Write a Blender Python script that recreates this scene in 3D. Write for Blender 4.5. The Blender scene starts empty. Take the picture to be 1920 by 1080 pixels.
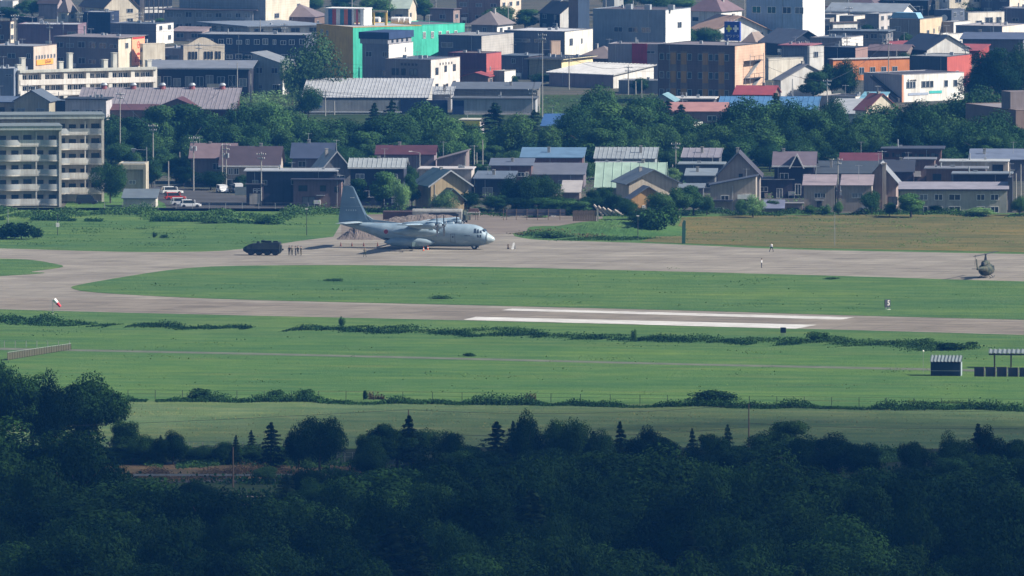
import bpy, bmesh, math, random
from math import radians, sin, cos, tan, atan, pi, sqrt
from mathutils import Vector, Matrix
import numpy as np

scene = bpy.context.scene
# ---------------------------------------------------------------- camera
FPX, CAMH, PITCH = 34000.0, 200.0, atan(2075/34000.0)
cd = bpy.data.cameras.new('camera'); cam = bpy.data.objects.new('camera', cd)
scene.collection.objects.link(cam)
cam.location = (0, 0, CAMH); cam.rotation_euler = (pi/2-PITCH, 0, 0)
cd.sensor_width = 36; cd.lens = FPX/1920*36; cd.clip_start = 1; cd.clip_end = 40000
scene.camera = cam
# ---------------------------------------------------------------- light
SUN_EL, SUN_AZ = 37.0, -8.0          # azimuth measured from +X towards +Y (away from the camera)
w = bpy.data.worlds.new('World'); scene.world = w; w.use_nodes = True
nt = w.node_tree; bg = nt.nodes['Background']
sky = nt.nodes.new('ShaderNodeTexSky'); sky.sky_type = 'NISHITA'; sky.sun_disc = False
sky.sun_elevation = radians(SUN_EL); sky.sun_rotation = radians(90-SUN_AZ)
sky.air_density = 1.2; sky.dust_density = 0.6; sky.ozone_density = 2.0
nt.links.new(sky.outputs[0], bg.inputs[0]); bg.inputs[1].default_value = 0.060
ld = bpy.data.lights.new('sun', 'SUN'); ld.energy = 5.0; ld.angle = radians(0.5); ld.color = (1.0, 0.93, 0.83)
sun = bpy.data.objects.new('sun', ld); scene.collection.objects.link(sun)
sd = Vector((cos(radians(SUN_EL))*cos(radians(SUN_AZ)), cos(radians(SUN_EL))*sin(radians(SUN_AZ)), sin(radians(SUN_EL))))
sun.rotation_euler = sd.to_track_quat('Z', 'Y').to_euler(); sun.location = (300, 2500, 600)
vs = scene.view_settings; vs.view_transform = 'Standard'; vs.look = 'None'; vs.exposure = 0.95; vs.gamma = 1; vs.use_curve_mapping = False
scene.cycles.use_denoising = True
scene.cycles.max_bounces = 4; scene.cycles.volume_bounces = 0; scene.cycles.transparent_max_bounces = 6
scene.cycles.diffuse_bounces = 2; scene.cycles.glossy_bounces = 2; scene.cycles.transmission_bounces = 2
scene.cycles.sample_clamp_indirect = 4; scene.cycles.use_adaptive_sampling = False
HAZE_DENSITY, HAZE_COLOR = 0.000057, (0.08, 0.38, 1.0)
CLOUD_Y, CLOUD_RY, CLOUD_D = 1420, 1405, 0.0105
C = scene.collection
R = random.Random(7)

# ---------------------------------------------------------------- pixel <-> ground
_F = Vector((0, cos(PITCH), -sin(PITCH))); _U = Vector((0, sin(PITCH), cos(PITCH)))
def G(px, py, z=0.0):
    d = _F + Vector((1, 0, 0))*((px-960)/FPX) - _U*((py-540)/FPX)
    t = (CAMH-z)/-d.z
    return Vector((d.x*t, d.y*t, z))
def S(py):                                   # pixels per metre for something standing on the ground at row py
    p = G(960, py); return FPX/(p.y*cos(PITCH)+CAMH*sin(PITCH))

# ---------------------------------------------------------------- tags
def tag(o, label=None, cat=None, group=None, kind=None):
    if label: o['label'] = label
    if cat: o['category'] = cat
    if group: o['group'] = group
    if kind: o['kind'] = kind
    return o
def empty(name, loc, rz=0.0, label=None, cat=None, group=None):
    o = bpy.data.objects.new(name, None); C.objects.link(o); o.location = loc; o.rotation_euler = (0, 0, rz)
    return tag(o, label, cat, group)
def inst(name, me, parent=None, loc=(0, 0, 0), rot=(0, 0, 0), sc=None):
    o = bpy.data.objects.new(name, me); C.objects.link(o); o.parent = parent; o.location = loc; o.rotation_euler = rot
    if sc is not None: o.scale = sc
    return o
def kids(o): return [c for c in C.objects if c.parent == o]
def copy_tree(o, tree, loc, rz=None, sc=None, label=None):
    """tree: list of (part, [sub parts])"""
    r = o.copy(); C.objects.link(r); r.location = loc
    if rz is not None: r.rotation_euler = (0, 0, rz)
    if sc is not None: r.scale = sc
    if label: r['label'] = label
    for p, subs in tree:
        c = p.copy(); C.objects.link(c); c.parent = r
        for s_ in subs:
            d = s_.copy(); C.objects.link(d); d.parent = c
    return r

# ---------------------------------------------------------------- mesh builder
class MB:
    def __init__(s): s.v = []; s.f = []; s.m = []
    def add(s, vs_, fs, mi=0):
        n = len(s.v); s.v += [tuple(x) for x in vs_]; s.f += [tuple(n+i for i in f) for f in fs]; s.m += [mi]*len(fs); return s
    def box(s, x0, x1, y0, y1, z0, z1, mi=0):
        return s.add([(x0,y0,z0),(x1,y0,z0),(x1,y1,z0),(x0,y1,z0),(x0,y0,z1),(x1,y0,z1),(x1,y1,z1),(x0,y1,z1)],
              [(0,3,2,1),(4,5,6,7),(0,1,5,4),(1,2,6,5),(2,3,7,6),(3,0,4,7)], mi)
    def cyl(s, p0, p1, r0, r1=None, n=8, mi=0, cap=True):
        p0 = Vector(p0); p1 = Vector(p1); r1 = r0 if r1 is None else r1
        d = (p1-p0).normalized(); a = d.orthogonal().normalized(); b = d.cross(a)
        vs_ = [p0+(a*cos(2*pi*i/n)+b*sin(2*pi*i/n))*r0 for i in range(n)]+[p1+(a*cos(2*pi*i/n)+b*sin(2*pi*i/n))*r1 for i in range(n)]
        fs = [(i, (i+1) % n, n+(i+1) % n, n+i) for i in range(n)]
        if cap: fs += [tuple(range(n-1, -1, -1)), tuple(range(n, 2*n))]
        return s.add(vs_, fs, mi)
    def loft(s, rings, mi=0, cap=True):
        n = len(rings[0]); vs_ = [p for r in rings for p in r]; fs = []
        for k in range(len(rings)-1):
            for i in range(n): fs.append((k*n+i, k*n+(i+1) % n, (k+1)*n+(i+1) % n, (k+1)*n+i))
        if cap: fs += [tuple(range(n-1, -1, -1)), tuple(range((len(rings)-1)*n, len(rings)*n))]
        return s.add(vs_, fs, mi)
    def prism(s, poly, off, mi=0):           # poly: 3d points, off: extrusion vector
        n = len(poly); off = Vector(off); a = [Vector(p) for p in poly]; b = [p+off for p in a]
        return s.add(a+b, [tuple(range(n-1, -1, -1)), tuple(range(n, 2*n))]+[(i, (i+1) % n, n+(i+1) % n, n+i) for i in range(n)], mi)
    def mesh(s, name, mats, smooth=False):
        me = bpy.data.meshes.new(name); me.from_pydata(s.v, [], s.f)
        if not isinstance(mats, (list, tuple)): mats = [mats]
        for m in mats: me.materials.append(m)
        if len(mats) > 1: me.polygons.foreach_set('material_index', s.m)
        bm = bmesh.new(); bm.from_mesh(me); bmesh.ops.recalc_face_normals(bm, faces=bm.faces); bm.to_mesh(me); bm.free()
        if smooth: me.polygons.foreach_set('use_smooth', [True]*len(me.polygons))
        me.update(); return me
    def build(s, name, mats, parent=None, loc=(0, 0, 0), rot=(0, 0, 0), smooth=False):
        return inst(name, s.mesh(name, mats, smooth), parent, loc, rot)
_mc = {}
def cached(key, fn):
    if key not in _mc: _mc[key] = fn()
    return _mc[key]

# ---------------------------------------------------------------- materials
class NT:
    def __init__(s, name):
        s.m = bpy.data.materials.new(name); s.m.use_nodes = True; s.t = s.m.node_tree; s.b = s.t.nodes['Principled BSDF']
    def n(s, typ, **kw):
        x = s.t.nodes.new(typ)
        for k, v in kw.items(): setattr(x, k, v)
        return x
    def l(s, a, b): s.t.links.new(a, b)
    def coord(s, kind='Object', scale=(1, 1, 1), rot=(0, 0, 0)):
        c = s.n('ShaderNodeTexCoord'); mp = s.n('ShaderNodeMapping'); mp.inputs['Scale'].default_value = scale; mp.inputs['Rotation'].default_value = rot
        s.l(c.outputs[kind], mp.inputs['Vector']); return mp.outputs[0]
    def noise(s, vec, scale, detail=4, rough=0.55):
        x = s.n('ShaderNodeTexNoise'); x.inputs['Scale'].default_value = scale; x.inputs['Detail'].default_value = detail
        x.inputs['Roughness'].default_value = rough; s.l(vec, x.inputs['Vector']); return x.outputs['Fac']
    def ramp(s, fac, stops):
        x = s.n('ShaderNodeValToRGB'); e = x.color_ramp.elements
        while len(e) < len(stops): e.new(0.5)
        for i, (p, c) in enumerate(stops): e[i].position = p; e[i].color = (*c, 1) if len(c) == 3 else c
        s.l(fac, x.inputs[0]); return x.outputs[0]
    def mix(s, fac, a, b, mode='MIX'):
        x = s.n('ShaderNodeMix', data_type='RGBA', blend_type=mode)
        for i, v in ((0, fac), (6, a), (7, b)):
            if hasattr(v, 'is_linked') or hasattr(v, 'links'): s.l(v, x.inputs[i])
            elif i == 0: x.inputs[0].default_value = v
            else: x.inputs[i].default_value = (*v, 1)
        return x.outputs[2]
    def bump(s, h, strength=0.3, dist=0.1):
        x = s.n('ShaderNodeBump'); x.inputs['Strength'].default_value = strength; x.inputs['Distance'].default_value = dist
        s.l(h, x.inputs['Height']); s.l(x.outputs[0], s.b.inputs['Normal'])
    def fin(s, col, rough=0.8, metal=0.0, spec=0.3):
        if isinstance(col, tuple): s.b.inputs['Base Color'].default_value = (*col, 1)
        else: s.l(col, s.b.inputs['Base Color'])
        s.b.inputs['Roughness'].default_value = rough; s.b.inputs['Metallic'].default_value = metal
        s.b.inputs['Specular IOR Level'].default_value = spec
        return s.m
def g3(c, k): return tuple(max(0, min(1, x*k)) for x in c)

def plain(name, col, rough=0.6, metal=0, spec=0.4, var=0.12, scale=1.5):
    def mk():
        t = NT(name); f = t.noise(t.coord(), scale, 3)
        return t.fin(t.ramp(f, [(0.3, g3(col, 1-var)), (0.7, g3(col, 1+var))]), rough, metal, spec)
    return cached(('plain', name, col), mk)
def wallmat(col, style='render'):
    """painted render / siding / concrete: mottling, rain streaks, course lines"""
    def mk():
        t = NT('wall_'+style); v = t.coord()
        big = t.noise(v, 0.35, 4); streak = t.noise(t.coord(scale=(1.6, 1.6, 0.12)), 1.6, 4, 0.6)
        c = t.ramp(big, [(0.3, g3(col, 0.80)), (0.7, g3(col, 1.08))])
        st = t.ramp(streak, [(0.42, (1, 1, 1)), (0.72, (0.70, 0.67, 0.63))])
        c = t.mix(0.85, c, st, 'MULTIPLY')
        if style != 'concrete':
            wv = t.n('ShaderNodeTexWave', wave_type='BANDS', bands_direction='Z' if style == 'siding' else 'DIAGONAL')
            wv.inputs['Scale'].default_value = 0.55 if style == 'siding' else 0.25; t.l(v, wv.inputs['Vector'])
            ln = t.ramp(wv.outputs['Fac'], [(0.0, (0.82, 0.82, 0.82)), (0.14, (1, 1, 1))])
            if style == 'siding': c = t.mix(0.8, c, ln, 'MULTIPLY')
        t.bump(big, 0.15, 0.05)
        return t.fin(c, 0.88, 0, 0.2)
    return cached(('wall', col, style), mk)
def roofmat(col, rough=0.6):
    lum = sum(col)/3; col = tuple(.82*(c*.80+lum*.20) for c in col)
    def mk():
        t = NT('roof_sheet'); v = t.coord()
        n1 = t.noise(v, 0.5, 5); n2 = t.noise(t.coord(scale=(1, 1, 1)), 6, 3)
        c = t.ramp(n1, [(0.3, g3(col, 0.82)), (0.72, g3(col, 1.12))])
        rust = t.ramp(n2, [(0.6, (1, 1, 1)), (0.8, (0.72, 0.62, 0.55))])
        c = t.mix(0.5, c, rust, 'MULTIPLY')
        return t.fin(c, rough, 0.0, 0.35)
    return cached(('roof', col), mk)
def leafmat(name, cols, trans=0.18):
    t = NT(name)
    oi = t.n('ShaderNodeObjectInfo'); geo = t.n('ShaderNodeNewGeometry')
    a = t.ramp(oi.outputs['Random'], [(0.0, g3(cols[0], .7)), (0.3, cols[1]), (0.55, g3(cols[2], 1.25)), (0.8, g3(cols[0], 1.0)), (1.0, g3(cols[2], 1.8))])
    f = t.noise(t.coord('Object'), 0.33, 3)
    a = t.mix(0.85, a, t.ramp(f, [(0.36, (0.5, 0.58, 0.62)), (0.66, (1.4, 1.32, 1.0))]), 'MULTIPLY')
    a = t.mix(0.75, a, t.ramp(geo.outputs['Random Per Island'], [(0.0, (0.84, 0.87, 0.88)), (0.6, (1, 1, 1)), (1.0, (1.16, 1.14, 1.06))]), 'MULTIPLY')
    m = t.fin(a, 0.85, 0, 0.05)
    tr = t.n('ShaderNodeBsdfTranslucent'); t.l(a, tr.inputs['Color'])
    mx = t.n('ShaderNodeMixShader'); mx.inputs[0].default_value = trans
    out = [n for n in t.t.nodes if n.type == 'OUTPUT_MATERIAL'][0]
    t.l(t.b.outputs[0], mx.inputs[1]); t.l(tr.outputs[0], mx.inputs[2]); t.l(mx.outputs[0], out.inputs['Surface'])
    return m
def grassmat(name, c1, c2, c3, dry=(0.20, 0.18, 0.07), dryamt=0.35, gx=0.84):
    c1, c2, c3, dry = g3(c1, gx), g3(c2, gx), g3(c3, gx), g3(dry, gx)
    t = NT(name); v = t.coord('Object')
    big = t.noise(t.coord('Object', (0.35, 1, 1)), 0.02, 5, 0.6); mid = t.noise(v, 0.12, 5, 0.65); fine = t.noise(v, 1.6, 6, 0.7)
    tiny = t.noise(t.coord('Object', (1.0, 0.3, 1)), 5.0, 4, 0.7)
    c = t.ramp(mid, [(0.28, c1), (0.5, c2), (0.72, c3)])
    c = t.mix(0.75, c, t.ramp(big, [(0.35, (0.78, 0.86, 0.9)), (0.66, (1.22, 1.12, 1.0))]), 'MULTIPLY')
    stk = t.noise(t.coord('Object', (0.06, 0.5, 1), (0, 0, radians(14))), 0.5, 5, 0.7)
    c = t.mix(0.6, c, t.ramp(stk, [(0.36, (0.76, 0.84, 0.86)), (0.62, (1.2, 1.14, 1.05))]), 'MULTIPLY')
    c = t.mix(0.7, c, t.ramp(fine, [(0.3, (0.66, 0.72, 0.68)), (0.5, (1, 1, 1)), (0.72, (1.3, 1.25, 1.15))]), 'MULTIPLY')
    c = t.mix(0.6, c, t.ramp(tiny, [(0.3, (0.7, 0.72, 0.7)), (0.7, (1.25, 1.22, 1.2))]), 'MULTIPLY')
    d = t.noise(t.coord('Object', (0.4, 1.4, 1)), 0.075, 6, 0.7)
    c = t.mix(t.ramp(d, [(0.55, (0, 0, 0)), (0.72, (dryamt,)*3)]), c, dry)
    wv = t.n('ShaderNodeTexWave', wave_type='BANDS', bands_direction='Y'); wv.inputs['Scale'].default_value = 0.035; wv.inputs['Distortion'].default_value = 1.5; wv.inputs['Detail Scale'].default_value = 0.2
    t.l(t.coord('Object', (1, 1, 1), (0, 0, radians(15))), wv.inputs['Vector'])
    c = t.mix(0.6, c, t.ramp(wv.outputs['Fac'], [(0.3, (0.86, 0.92, 0.92)), (0.7, (1.10, 1.05, 1.0))]), 'MULTIPLY')
    pt = t.noise(t.coord('Object', (0.5, 1, 1)), 0.045, 6, 0.75)
    c = t.mix(0.8, c, t.ramp(pt, [(0.40, (0.80, 0.90, 0.92)), (0.50, (1.0, 1.0, 1.0)), (0.62, (1.28, 1.14, 0.96))]), 'MULTIPLY')
    t.bump(fine, 0.9, 0.5)
    return t.fin(c, 0.95, 0, 0.1)
def pavemat(name, col, crack=True):
    col = g3(col, .66)
    t = NT(name); v = t.coord('Object')
    a = t.noise(t.coord('Object', (0.25, 1.0, 1), (0, 0, radians(16))), 0.35, 6, 0.65); b = t.noise(v, 0.06, 4); fine = t.noise(v, 2.5, 5, 0.7)
    c = t.ramp(a, [(0.27, g3(col, 0.58)), (0.5, col), (0.73, g3(col, 1.42))])
    c = t.mix(0.8, c, t.ramp(b, [(0.35, (0.84, 0.82, 0.80)), (0.68, (1.16, 1.16, 1.14))]), 'MULTIPLY')
    tr = t.noise(t.coord('Object', (0.03, 0.8, 1), (0, 0, radians(17))), 1.0, 5, 0.75)
    c = t.mix(0.7, c, t.ramp(tr, [(0.38, (0.72, 0.70, 0.68)), (0.6, (1.15, 1.15, 1.14))]), 'MULTIPLY')
    c = t.mix(0.6, c, t.ramp(fine, [(0.3, (0.75,)*3), (0.7, (1.2,)*3)]), 'MULTIPLY')
    if crack:
        br = t.n('ShaderNodeTexBrick'); br.inputs['Scale'].default_value = 1.0; br.inputs['Mortar Size'].default_value = 0.09
        br.inputs['Brick Width'].default_value = 7.5; br.inputs['Row Height'].default_value = 5.0; br.offset = 0.0
        br.inputs['Color1'].default_value = (1, 1, 1, 1); br.inputs['Color2'].default_value = (0.86, 0.85, 0.84, 1); br.inputs['Mortar'].default_value = (0.52, 0.54, 0.45, 1)
        t.l(t.coord('Object', (1, 1, 1), (0, 0, radians(16))), br.inputs['Vector'])
        c = t.mix(0.75, c, br.outputs['Color'], 'MULTIPLY')
    t.bump(fine, 0.2, 0.02)
    return t.fin(c, 0.9, 0, 0.2)
M = {}
M['glass'] = plain('window_glass', (0.028, 0.04, 0.055), 0.12, 0, 0.6, 0.2)
M['glass2'] = plain('curtained_glass', (0.16, 0.18, 0.19), 0.2, 0, 0.5, 0.3, 0.6)
M['white'] = plain('white_paint', (0.72, 0.71, 0.68), 0.6)
M['alu'] = plain('aluminium', (0.34, 0.36, 0.38), 0.45, 0.2)
M['dark'] = plain('dark_metal', (0.03, 0.033, 0.04), 0.6)
M['steel'] = plain('galvanised_steel', (0.27, 0.29, 0.30), 0.5, 0.2)
M['concrete'] = plain('concrete', (0.30, 0.29, 0.27), 0.9, 0, 0.2)
M['rubber'] = plain('rubber', (0.015, 0.015, 0.016), 0.85)
M['wood'] = plain('weathered_wood', (0.13, 0.09, 0.06), 0.85)
M['bark'] = plain('bark', (0.055, 0.045, 0.036), 0.95)
M['birch'] = plain('pale_bark', (0.30, 0.29, 0.26), 0.9)
M['red'] = plain('red_paint', (0.42, 0.03, 0.03), 0.5)
M['orange'] = plain('orange_plastic', (0.75, 0.13, 0.03), 0.5)
M['skin'] = plain('skin', (0.42, 0.26, 0.18), 0.7)
def col(name, c, rough=0.6): return plain(name, c, rough)
# ================================================================ ground, roads, fields
def arc(pts, n=1): return pts
def sheet(name, pts, z, m, parent=None, kind='structure'):
    """pts in photo pixels on the ground -> flat polygon sheet"""
    vs_ = [G(x, y, 0) for x, y in pts]
    bm = bmesh.new(); bv = [bm.verts.new((p.x, p.y, z)) for p in vs_]
    bm.faces.new(bv); bmesh.ops.triangulate(bm, faces=bm.faces); bmesh.ops.recalc_face_normals(bm, faces=bm.faces)
    if sum(f.normal.z for f in bm.faces) < 0: bmesh.ops.reverse_faces(bm, faces=bm.faces)
    me = bpy.data.meshes.new(name); bm.to_mesh(me); bm.free(); me.materials.append(m)
    o = inst(name, me, parent)
    if kind: o['kind'] = kind
    return o
def smooth_line(pts, n=6):
    out = []
    for i in range(len(pts)-1):
        p0 = pts[max(i-1, 0)]; p1 = pts[i]; p2 = pts[i+1]; p3 = pts[min(i+2, len(pts)-1)]
        for k in range(n):
            t = k/n
            out.append(tuple(0.5*((2*p1[j])+(-p0[j]+p2[j])*t+(2*p0[j]-5*p1[j]+4*p2[j]-p3[j])*t*t+(-p0[j]+3*p1[j]-3*p2[j]+p3[j])*t**3) for j in (0, 1)))
    out.append(pts[-1]); return out

MG = grassmat('mown_grass', (0.070, 0.145, 0.042), (0.092, 0.178, 0.055), (0.122, 0.200, 0.072), (0.15, 0.17, 0.06), 0.3)
MG2 = grassmat('meadow_grass', (0.068, 0.150, 0.042), (0.088, 0.180, 0.052), (0.115, 0.200, 0.068), (0.17, 0.17, 0.07), 0.5)
MH = grassmat('hay_meadow', (0.088, 0.150, 0.060), (0.120, 0.185, 0.080), (0.165, 0.220, 0.110), (0.20, 0.21, 0.11), 0.6)
MT = grassmat('dry_grass', (0.11, 0.115, 0.04), (0.17, 0.15, 0.06), (0.20, 0.17, 0.075), (0.09, 0.14, 0.045), 0.75)
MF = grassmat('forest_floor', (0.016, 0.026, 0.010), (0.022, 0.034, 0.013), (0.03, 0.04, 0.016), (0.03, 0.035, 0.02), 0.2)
MF2_ = 0
MF2 = grassmat('rough_verge', (0.03, 0.055, 0.02), (0.042, 0.072, 0.028), (0.06, 0.09, 0.038), (0.09, 0.10, 0.05), 0.4)
MTOWN = grassmat('town_yard', (0.07, 0.075, 0.06), (0.10, 0.10, 0.09), (0.13, 0.125, 0.115), (0.05, 0.09, 0.03), 0.7)
MREED = grassmat('reed_bed', (0.15, 0.105, 0.06), (0.20, 0.14, 0.08), (0.24, 0.17, 0.10), (0.12, 0.12, 0.05), 0.4)
MRUN = pavemat('old_concrete', (0.30, 0.262, 0.215))
MTAXI = pavemat('pale_concrete', (0.355, 0.322, 0.272))
MASPH = pavemat('asphalt', (0.085, 0.085, 0.088), False)
MDIRT = pavemat('bare_dirt', (0.26, 0.22, 0.185), False)

# terrain: one sheet, flat plain, rising behind the wood to the hill the picture is taken from, hills far away
def terrain():
    xs = [-6000, -3000, -1500, -800, -400, -150, 0, 150, 400, 800, 1500, 3000, 6000]
    ys = [-3000, -1500, -600, -200, 0, 100, 300, 600, 900, 1200, 1500, 1800, 2000, 2170, 2600, 3400, 4500, 6500, 9000, 12000]
    def h(x, y):
        if y < 2170: return 196.0*min(1, max(0, (2170-y)/2170.0))
        return 0.0
    vs_ = [(x, y, h(x, y)) for y in ys for x in xs]; nx = len(xs)
    fs = [(j*nx+i, j*nx+i+1, (j+1)*nx+i+1, (j+1)*nx+i) for j in range(len(ys)-1) for i in range(nx-1)]
    me = bpy.data.meshes.new('ground'); me.from_pydata(vs_, [], fs); me.materials.append(MG); me.update()
    o = inst('ground', me); o['kind'] = 'structure'; return o
terrain()
Z1, Z2, Z3, Z4 = 0.02, 0.04, 0.055, 0.07
# airfield paving (runway, taxiway and apron share the old concrete)
up = smooth_line([(-900, 452), (-300, 461), (0, 466), (210, 472), (330, 472.5), (420, 470), (500, 461), (560, 452), (625, 444)])
upr = smooth_line([(965, 443), (1000, 449), (1080, 452), (1180, 455), (1330, 461), (1500, 468), (1920, 476.5), (2700, 492)])
low = [(2700, 645), (1920, 628), (1530, 617), (1240, 610), (860, 600.5), (480, 592), (240, 586.5), (0, 580), (-900, 560)]
sheet('taxiway', up+[(640, 418), (700, 412), (860, 409), (1120, 407), (1120, 414), (990, 424), (960, 436)]+upr+low, Z1, MTAXI)
isl = smooth_line([(140, 543), (134, 538.5), (160, 532), (230, 520), (300, 509), (360, 502.5), (420, 499.5), (520, 498), (700, 498), (1000, 503), (1400, 513), (1650, 520), (1920, 528), (2700, 545)])
isl2 = smooth_line([(2700, 618), (1920, 600), (1640, 593), (1300, 583), (900, 573), (480, 563), (300, 556), (190, 549.5), (150, 545.5)])
sheet('median_grass', isl+isl2, Z3, MG)
sheet('corner_grass', smooth_line([(-900, 470), (-300, 480), (0, 485.5), (60, 488), (100, 494.5), (118, 499), (108, 503), (60, 509.5), (0, 518), (-900, 560)]), Z3, MG)
# runway itself: slightly darker strip inside the paving
sheet('runway', [(-900, 540), (0, 558), (140, 560), (300, 561), (480, 567.5), (900, 577.5), (1300, 587), (1640, 596.5), (1920, 603.5), (2700, 621)]+[(2700, 643), (1920, 626.5), (1530, 615.5), (1240, 608.5), (860, 599), (480, 590.5), (240, 585), (0, 578.5), (-900, 559)], Z2, MRUN)
def marking(pts, label):
    t = cached('markmat', lambda: mark_mat())
    o = sheet('runway_marking', pts, Z3, t); return o
def mark_mat():
    t = NT('worn_white_paint'); v = t.coord('Object', (0.2, 1, 1), (0, 0, radians(16)))
    n = t.noise(v, 0.9, 6, 0.7)
    c = t.ramp(n, [(0.36, (0.22, 0.20, 0.17)), (0.45, (0.42, 0.40, 0.37)), (0.58, (0.58, 0.57, 0.54))])
    return t.fin(c, 0.8)
marking([(960, 579.0), (1602, 595.5), (1576, 599.8), (940, 582.2)], '')
marking([(892, 594.5), (1532, 609.5), (1492, 617.0), (868, 600.0)], '')
# fields
sheet('meadow', [(-400, 617), (0, 622), (500, 632), (1000, 646), (1500, 660), (1920, 670), (2700, 690), (2700, 790), (1920, 766), (1200, 757), (600, 752), (0, 748), (-900, 744)], Z1, MG2)
sheet('hay_field', [(-900, 746), (0, 750), (600, 754), (1200, 759), (1920, 768), (2700, 780), (2700, 850), (1920, 842), (1000, 838), (600, 840), (-900, 838)], Z1+.01, MH)
sheet('path', [(130, 655), (500, 662.5), (900, 672), (1300, 682), (1745, 691), (2300, 704), (2300, 708.5), (1745, 695), (1300, 685.5), (900, 675.5), (500, 666), (130, 658.5), (-300, 652), (-300, 646)], Z2, plain('track_soil', (0.095, 0.105, 0.07), 0.9, var=.3, scale=.3))
sheet('dry_field', smooth_line([(1278, 408), (1270, 425), (1240, 440), (1200, 453)])+[(1330, 458), (1500, 465), (1920, 473), (2700, 486), (2700, 402), (1920, 402), (1600, 403), (1400, 404)], Z2, MT)
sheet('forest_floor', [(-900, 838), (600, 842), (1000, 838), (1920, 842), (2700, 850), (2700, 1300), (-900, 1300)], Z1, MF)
sheet('reed_bed', [(150, 872), (690, 868), (700, 897), (150, 899)], Z2, MREED)
sheet('road', [(150, 901), (700, 899.5), (700, 904), (150, 906)], Z2, MASPH)
sheet('verge_grass', [(150, 907), (700, 905), (700, 928), (150, 930)], Z2, MF2)
sheet('gravel_yard', [(440, 930), (520, 929), (524, 955), (436, 957)], Z2, MDIRT)
sheet('town_ground', [(-900, 388), (200, 390), (640, 391), (1100, 400), (1400, 400), (2900, 398), (2900, -450), (-900, -450)], Z1, MTOWN)
sheet('street', [(285, 349), (330, 352), (480, 372), (560, 391), (330, 391), (300, 378), (285, 362)], Z2+.005, MASPH)
sheet('street', [(1425, 372), (1510, 372), (1515, 392), (1420, 392)], Z2, MASPH)
sheet('green_verge', [(130, 372), (226, 358), (300, 362), (312, 390), (120, 390)], Z2, MG2)
sheet('gravel_lot', [(830, 396), (1130, 396), (1130, 410), (960, 438), (640, 440), (640, 405)], Z1+.015, MDIRT)
sheet('green_verge', [(430, 165), (560, 168), (560, 225), (430, 225)], Z2, MF2)
sheet('green_verge', [(1000, 178), (1240, 178), (1240, 250), (1000, 250)], Z2, MF2)
sheet('green_verge', [(195, 215), (1930, 215), (1930, 330), (195, 330)], Z2+.01, MF2)

# ---------------------------------------------------------------- plants
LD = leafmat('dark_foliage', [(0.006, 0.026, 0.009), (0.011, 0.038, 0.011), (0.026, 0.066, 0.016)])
LM = leafmat('belt_foliage', [(0.023, 0.068, 0.025), (0.032, 0.083, 0.029), (0.048, 0.102, 0.033)])
LL = leafmat('light_foliage', [(0.085, 0.17, 0.07), (0.10, 0.19, 0.08), (0.11, 0.19, 0.08)])
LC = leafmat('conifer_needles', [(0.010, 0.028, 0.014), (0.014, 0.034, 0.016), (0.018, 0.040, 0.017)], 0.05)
LW = leafmat('weeds', [(0.050, 0.115, 0.038), (0.06, 0.128, 0.043), (0.07, 0.135, 0.05)])
LG = leafmat('field_weeds', [(0.06, 0.13, 0.045), (0.08, 0.15, 0.05), (0.10, 0.16, 0.06)], .4)
LB = leafmat('brown_weeds', [(0.08, 0.055, 0.035), (0.09, 0.065, 0.04), (0.07, 0.06, 0.035)])
LR = leafmat('reeds', [(0.20, 0.14, 0.085), (0.24, 0.165, 0.10), (0.18, 0.135, 0.085)])
def quads_mesh(name, P, N, sz, m, asp=1.0, rng=None):
    """leaf faces: centres P (n,3), rough normals N (n,3), sizes sz (n)"""
    n = len(P); rng = rng or np.random.RandomState(1)
    N = N + rng.normal(0, 0.38, (n, 3)); N /= np.linalg.norm(N, axis=1)[:, None]+1e-9
    A = np.cross(N, rng.normal(0, 1, (n, 3))); A /= np.linalg.norm(A, axis=1)[:, None]+1e-9
    B_ = np.cross(N, A)
    a = A*sz[:, None]*0.5; b = B_*sz[:, None]*0.5*asp
    k = rng.uniform(0.25, 0.8, (n, 1))
    V = np.stack([P-a, P-b*k, P+a, P+b], 1).reshape(-1, 3)
    me = bpy.data.meshes.new(name); me.vertices.add(4*n); me.vertices.foreach_set('co', V.astype(np.float32).ravel())
    me.loops.add(4*n); me.loops.foreach_set('vertex_index', np.arange(4*n, dtype=np.int32))
    me.polygons.add(n); me.polygons.foreach_set('loop_start', np.arange(0, 4*n, 4, dtype=np.int32))
    me.polygons.foreach_set('loop_total', np.full(n, 4, dtype=np.int32))
    me.materials.append(m); me.update(calc_edges=True); return me
def broad_crown(seed, n, leaf, m, rx=4.6, rz=4.2, zc=7.6, lobes=26, name='crown', low=0.0):
    rng = np.random.RandomState(seed)
    L = rng.normal(0, 1, (lobes, 3)); L /= np.linalg.norm(L, axis=1)[:, None]
    L *= rng.uniform(0.35, 0.95, (lobes, 1)); L[:, 2] = np.maximum(L[:, 2], -0.80+low)
    top = np.array([rx, rx*rng.uniform(0.85, 1.0), rz]); Lc = L*top*0.86+np.array([0, 0, zc])
    lr = rng.uniform(0.26, 0.56, lobes)*rx*(1-0.22*np.abs(L[:, 2]))
    idx = rng.choice(lobes, n, p=lr**2/np.sum(lr**2))
    d = rng.normal(0, 1, (n, 3)); d /= np.linalg.norm(d, axis=1)[:, None]; d[:, 2] = d[:, 2]*0.85+0.12
    r = lr[idx]*(1-0.35*rng.uniform(0, 1, n)**2.2)*rng.uniform(0.9, 1.16, n)
    P = Lc[idx]+d*r[:, None]; P += rng.normal(0, 0.10, P.shape)
    return quads_mesh(name, P, d, rng.uniform(0.6, 1.3, n)*leaf, m, 0.8, rng)
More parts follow.
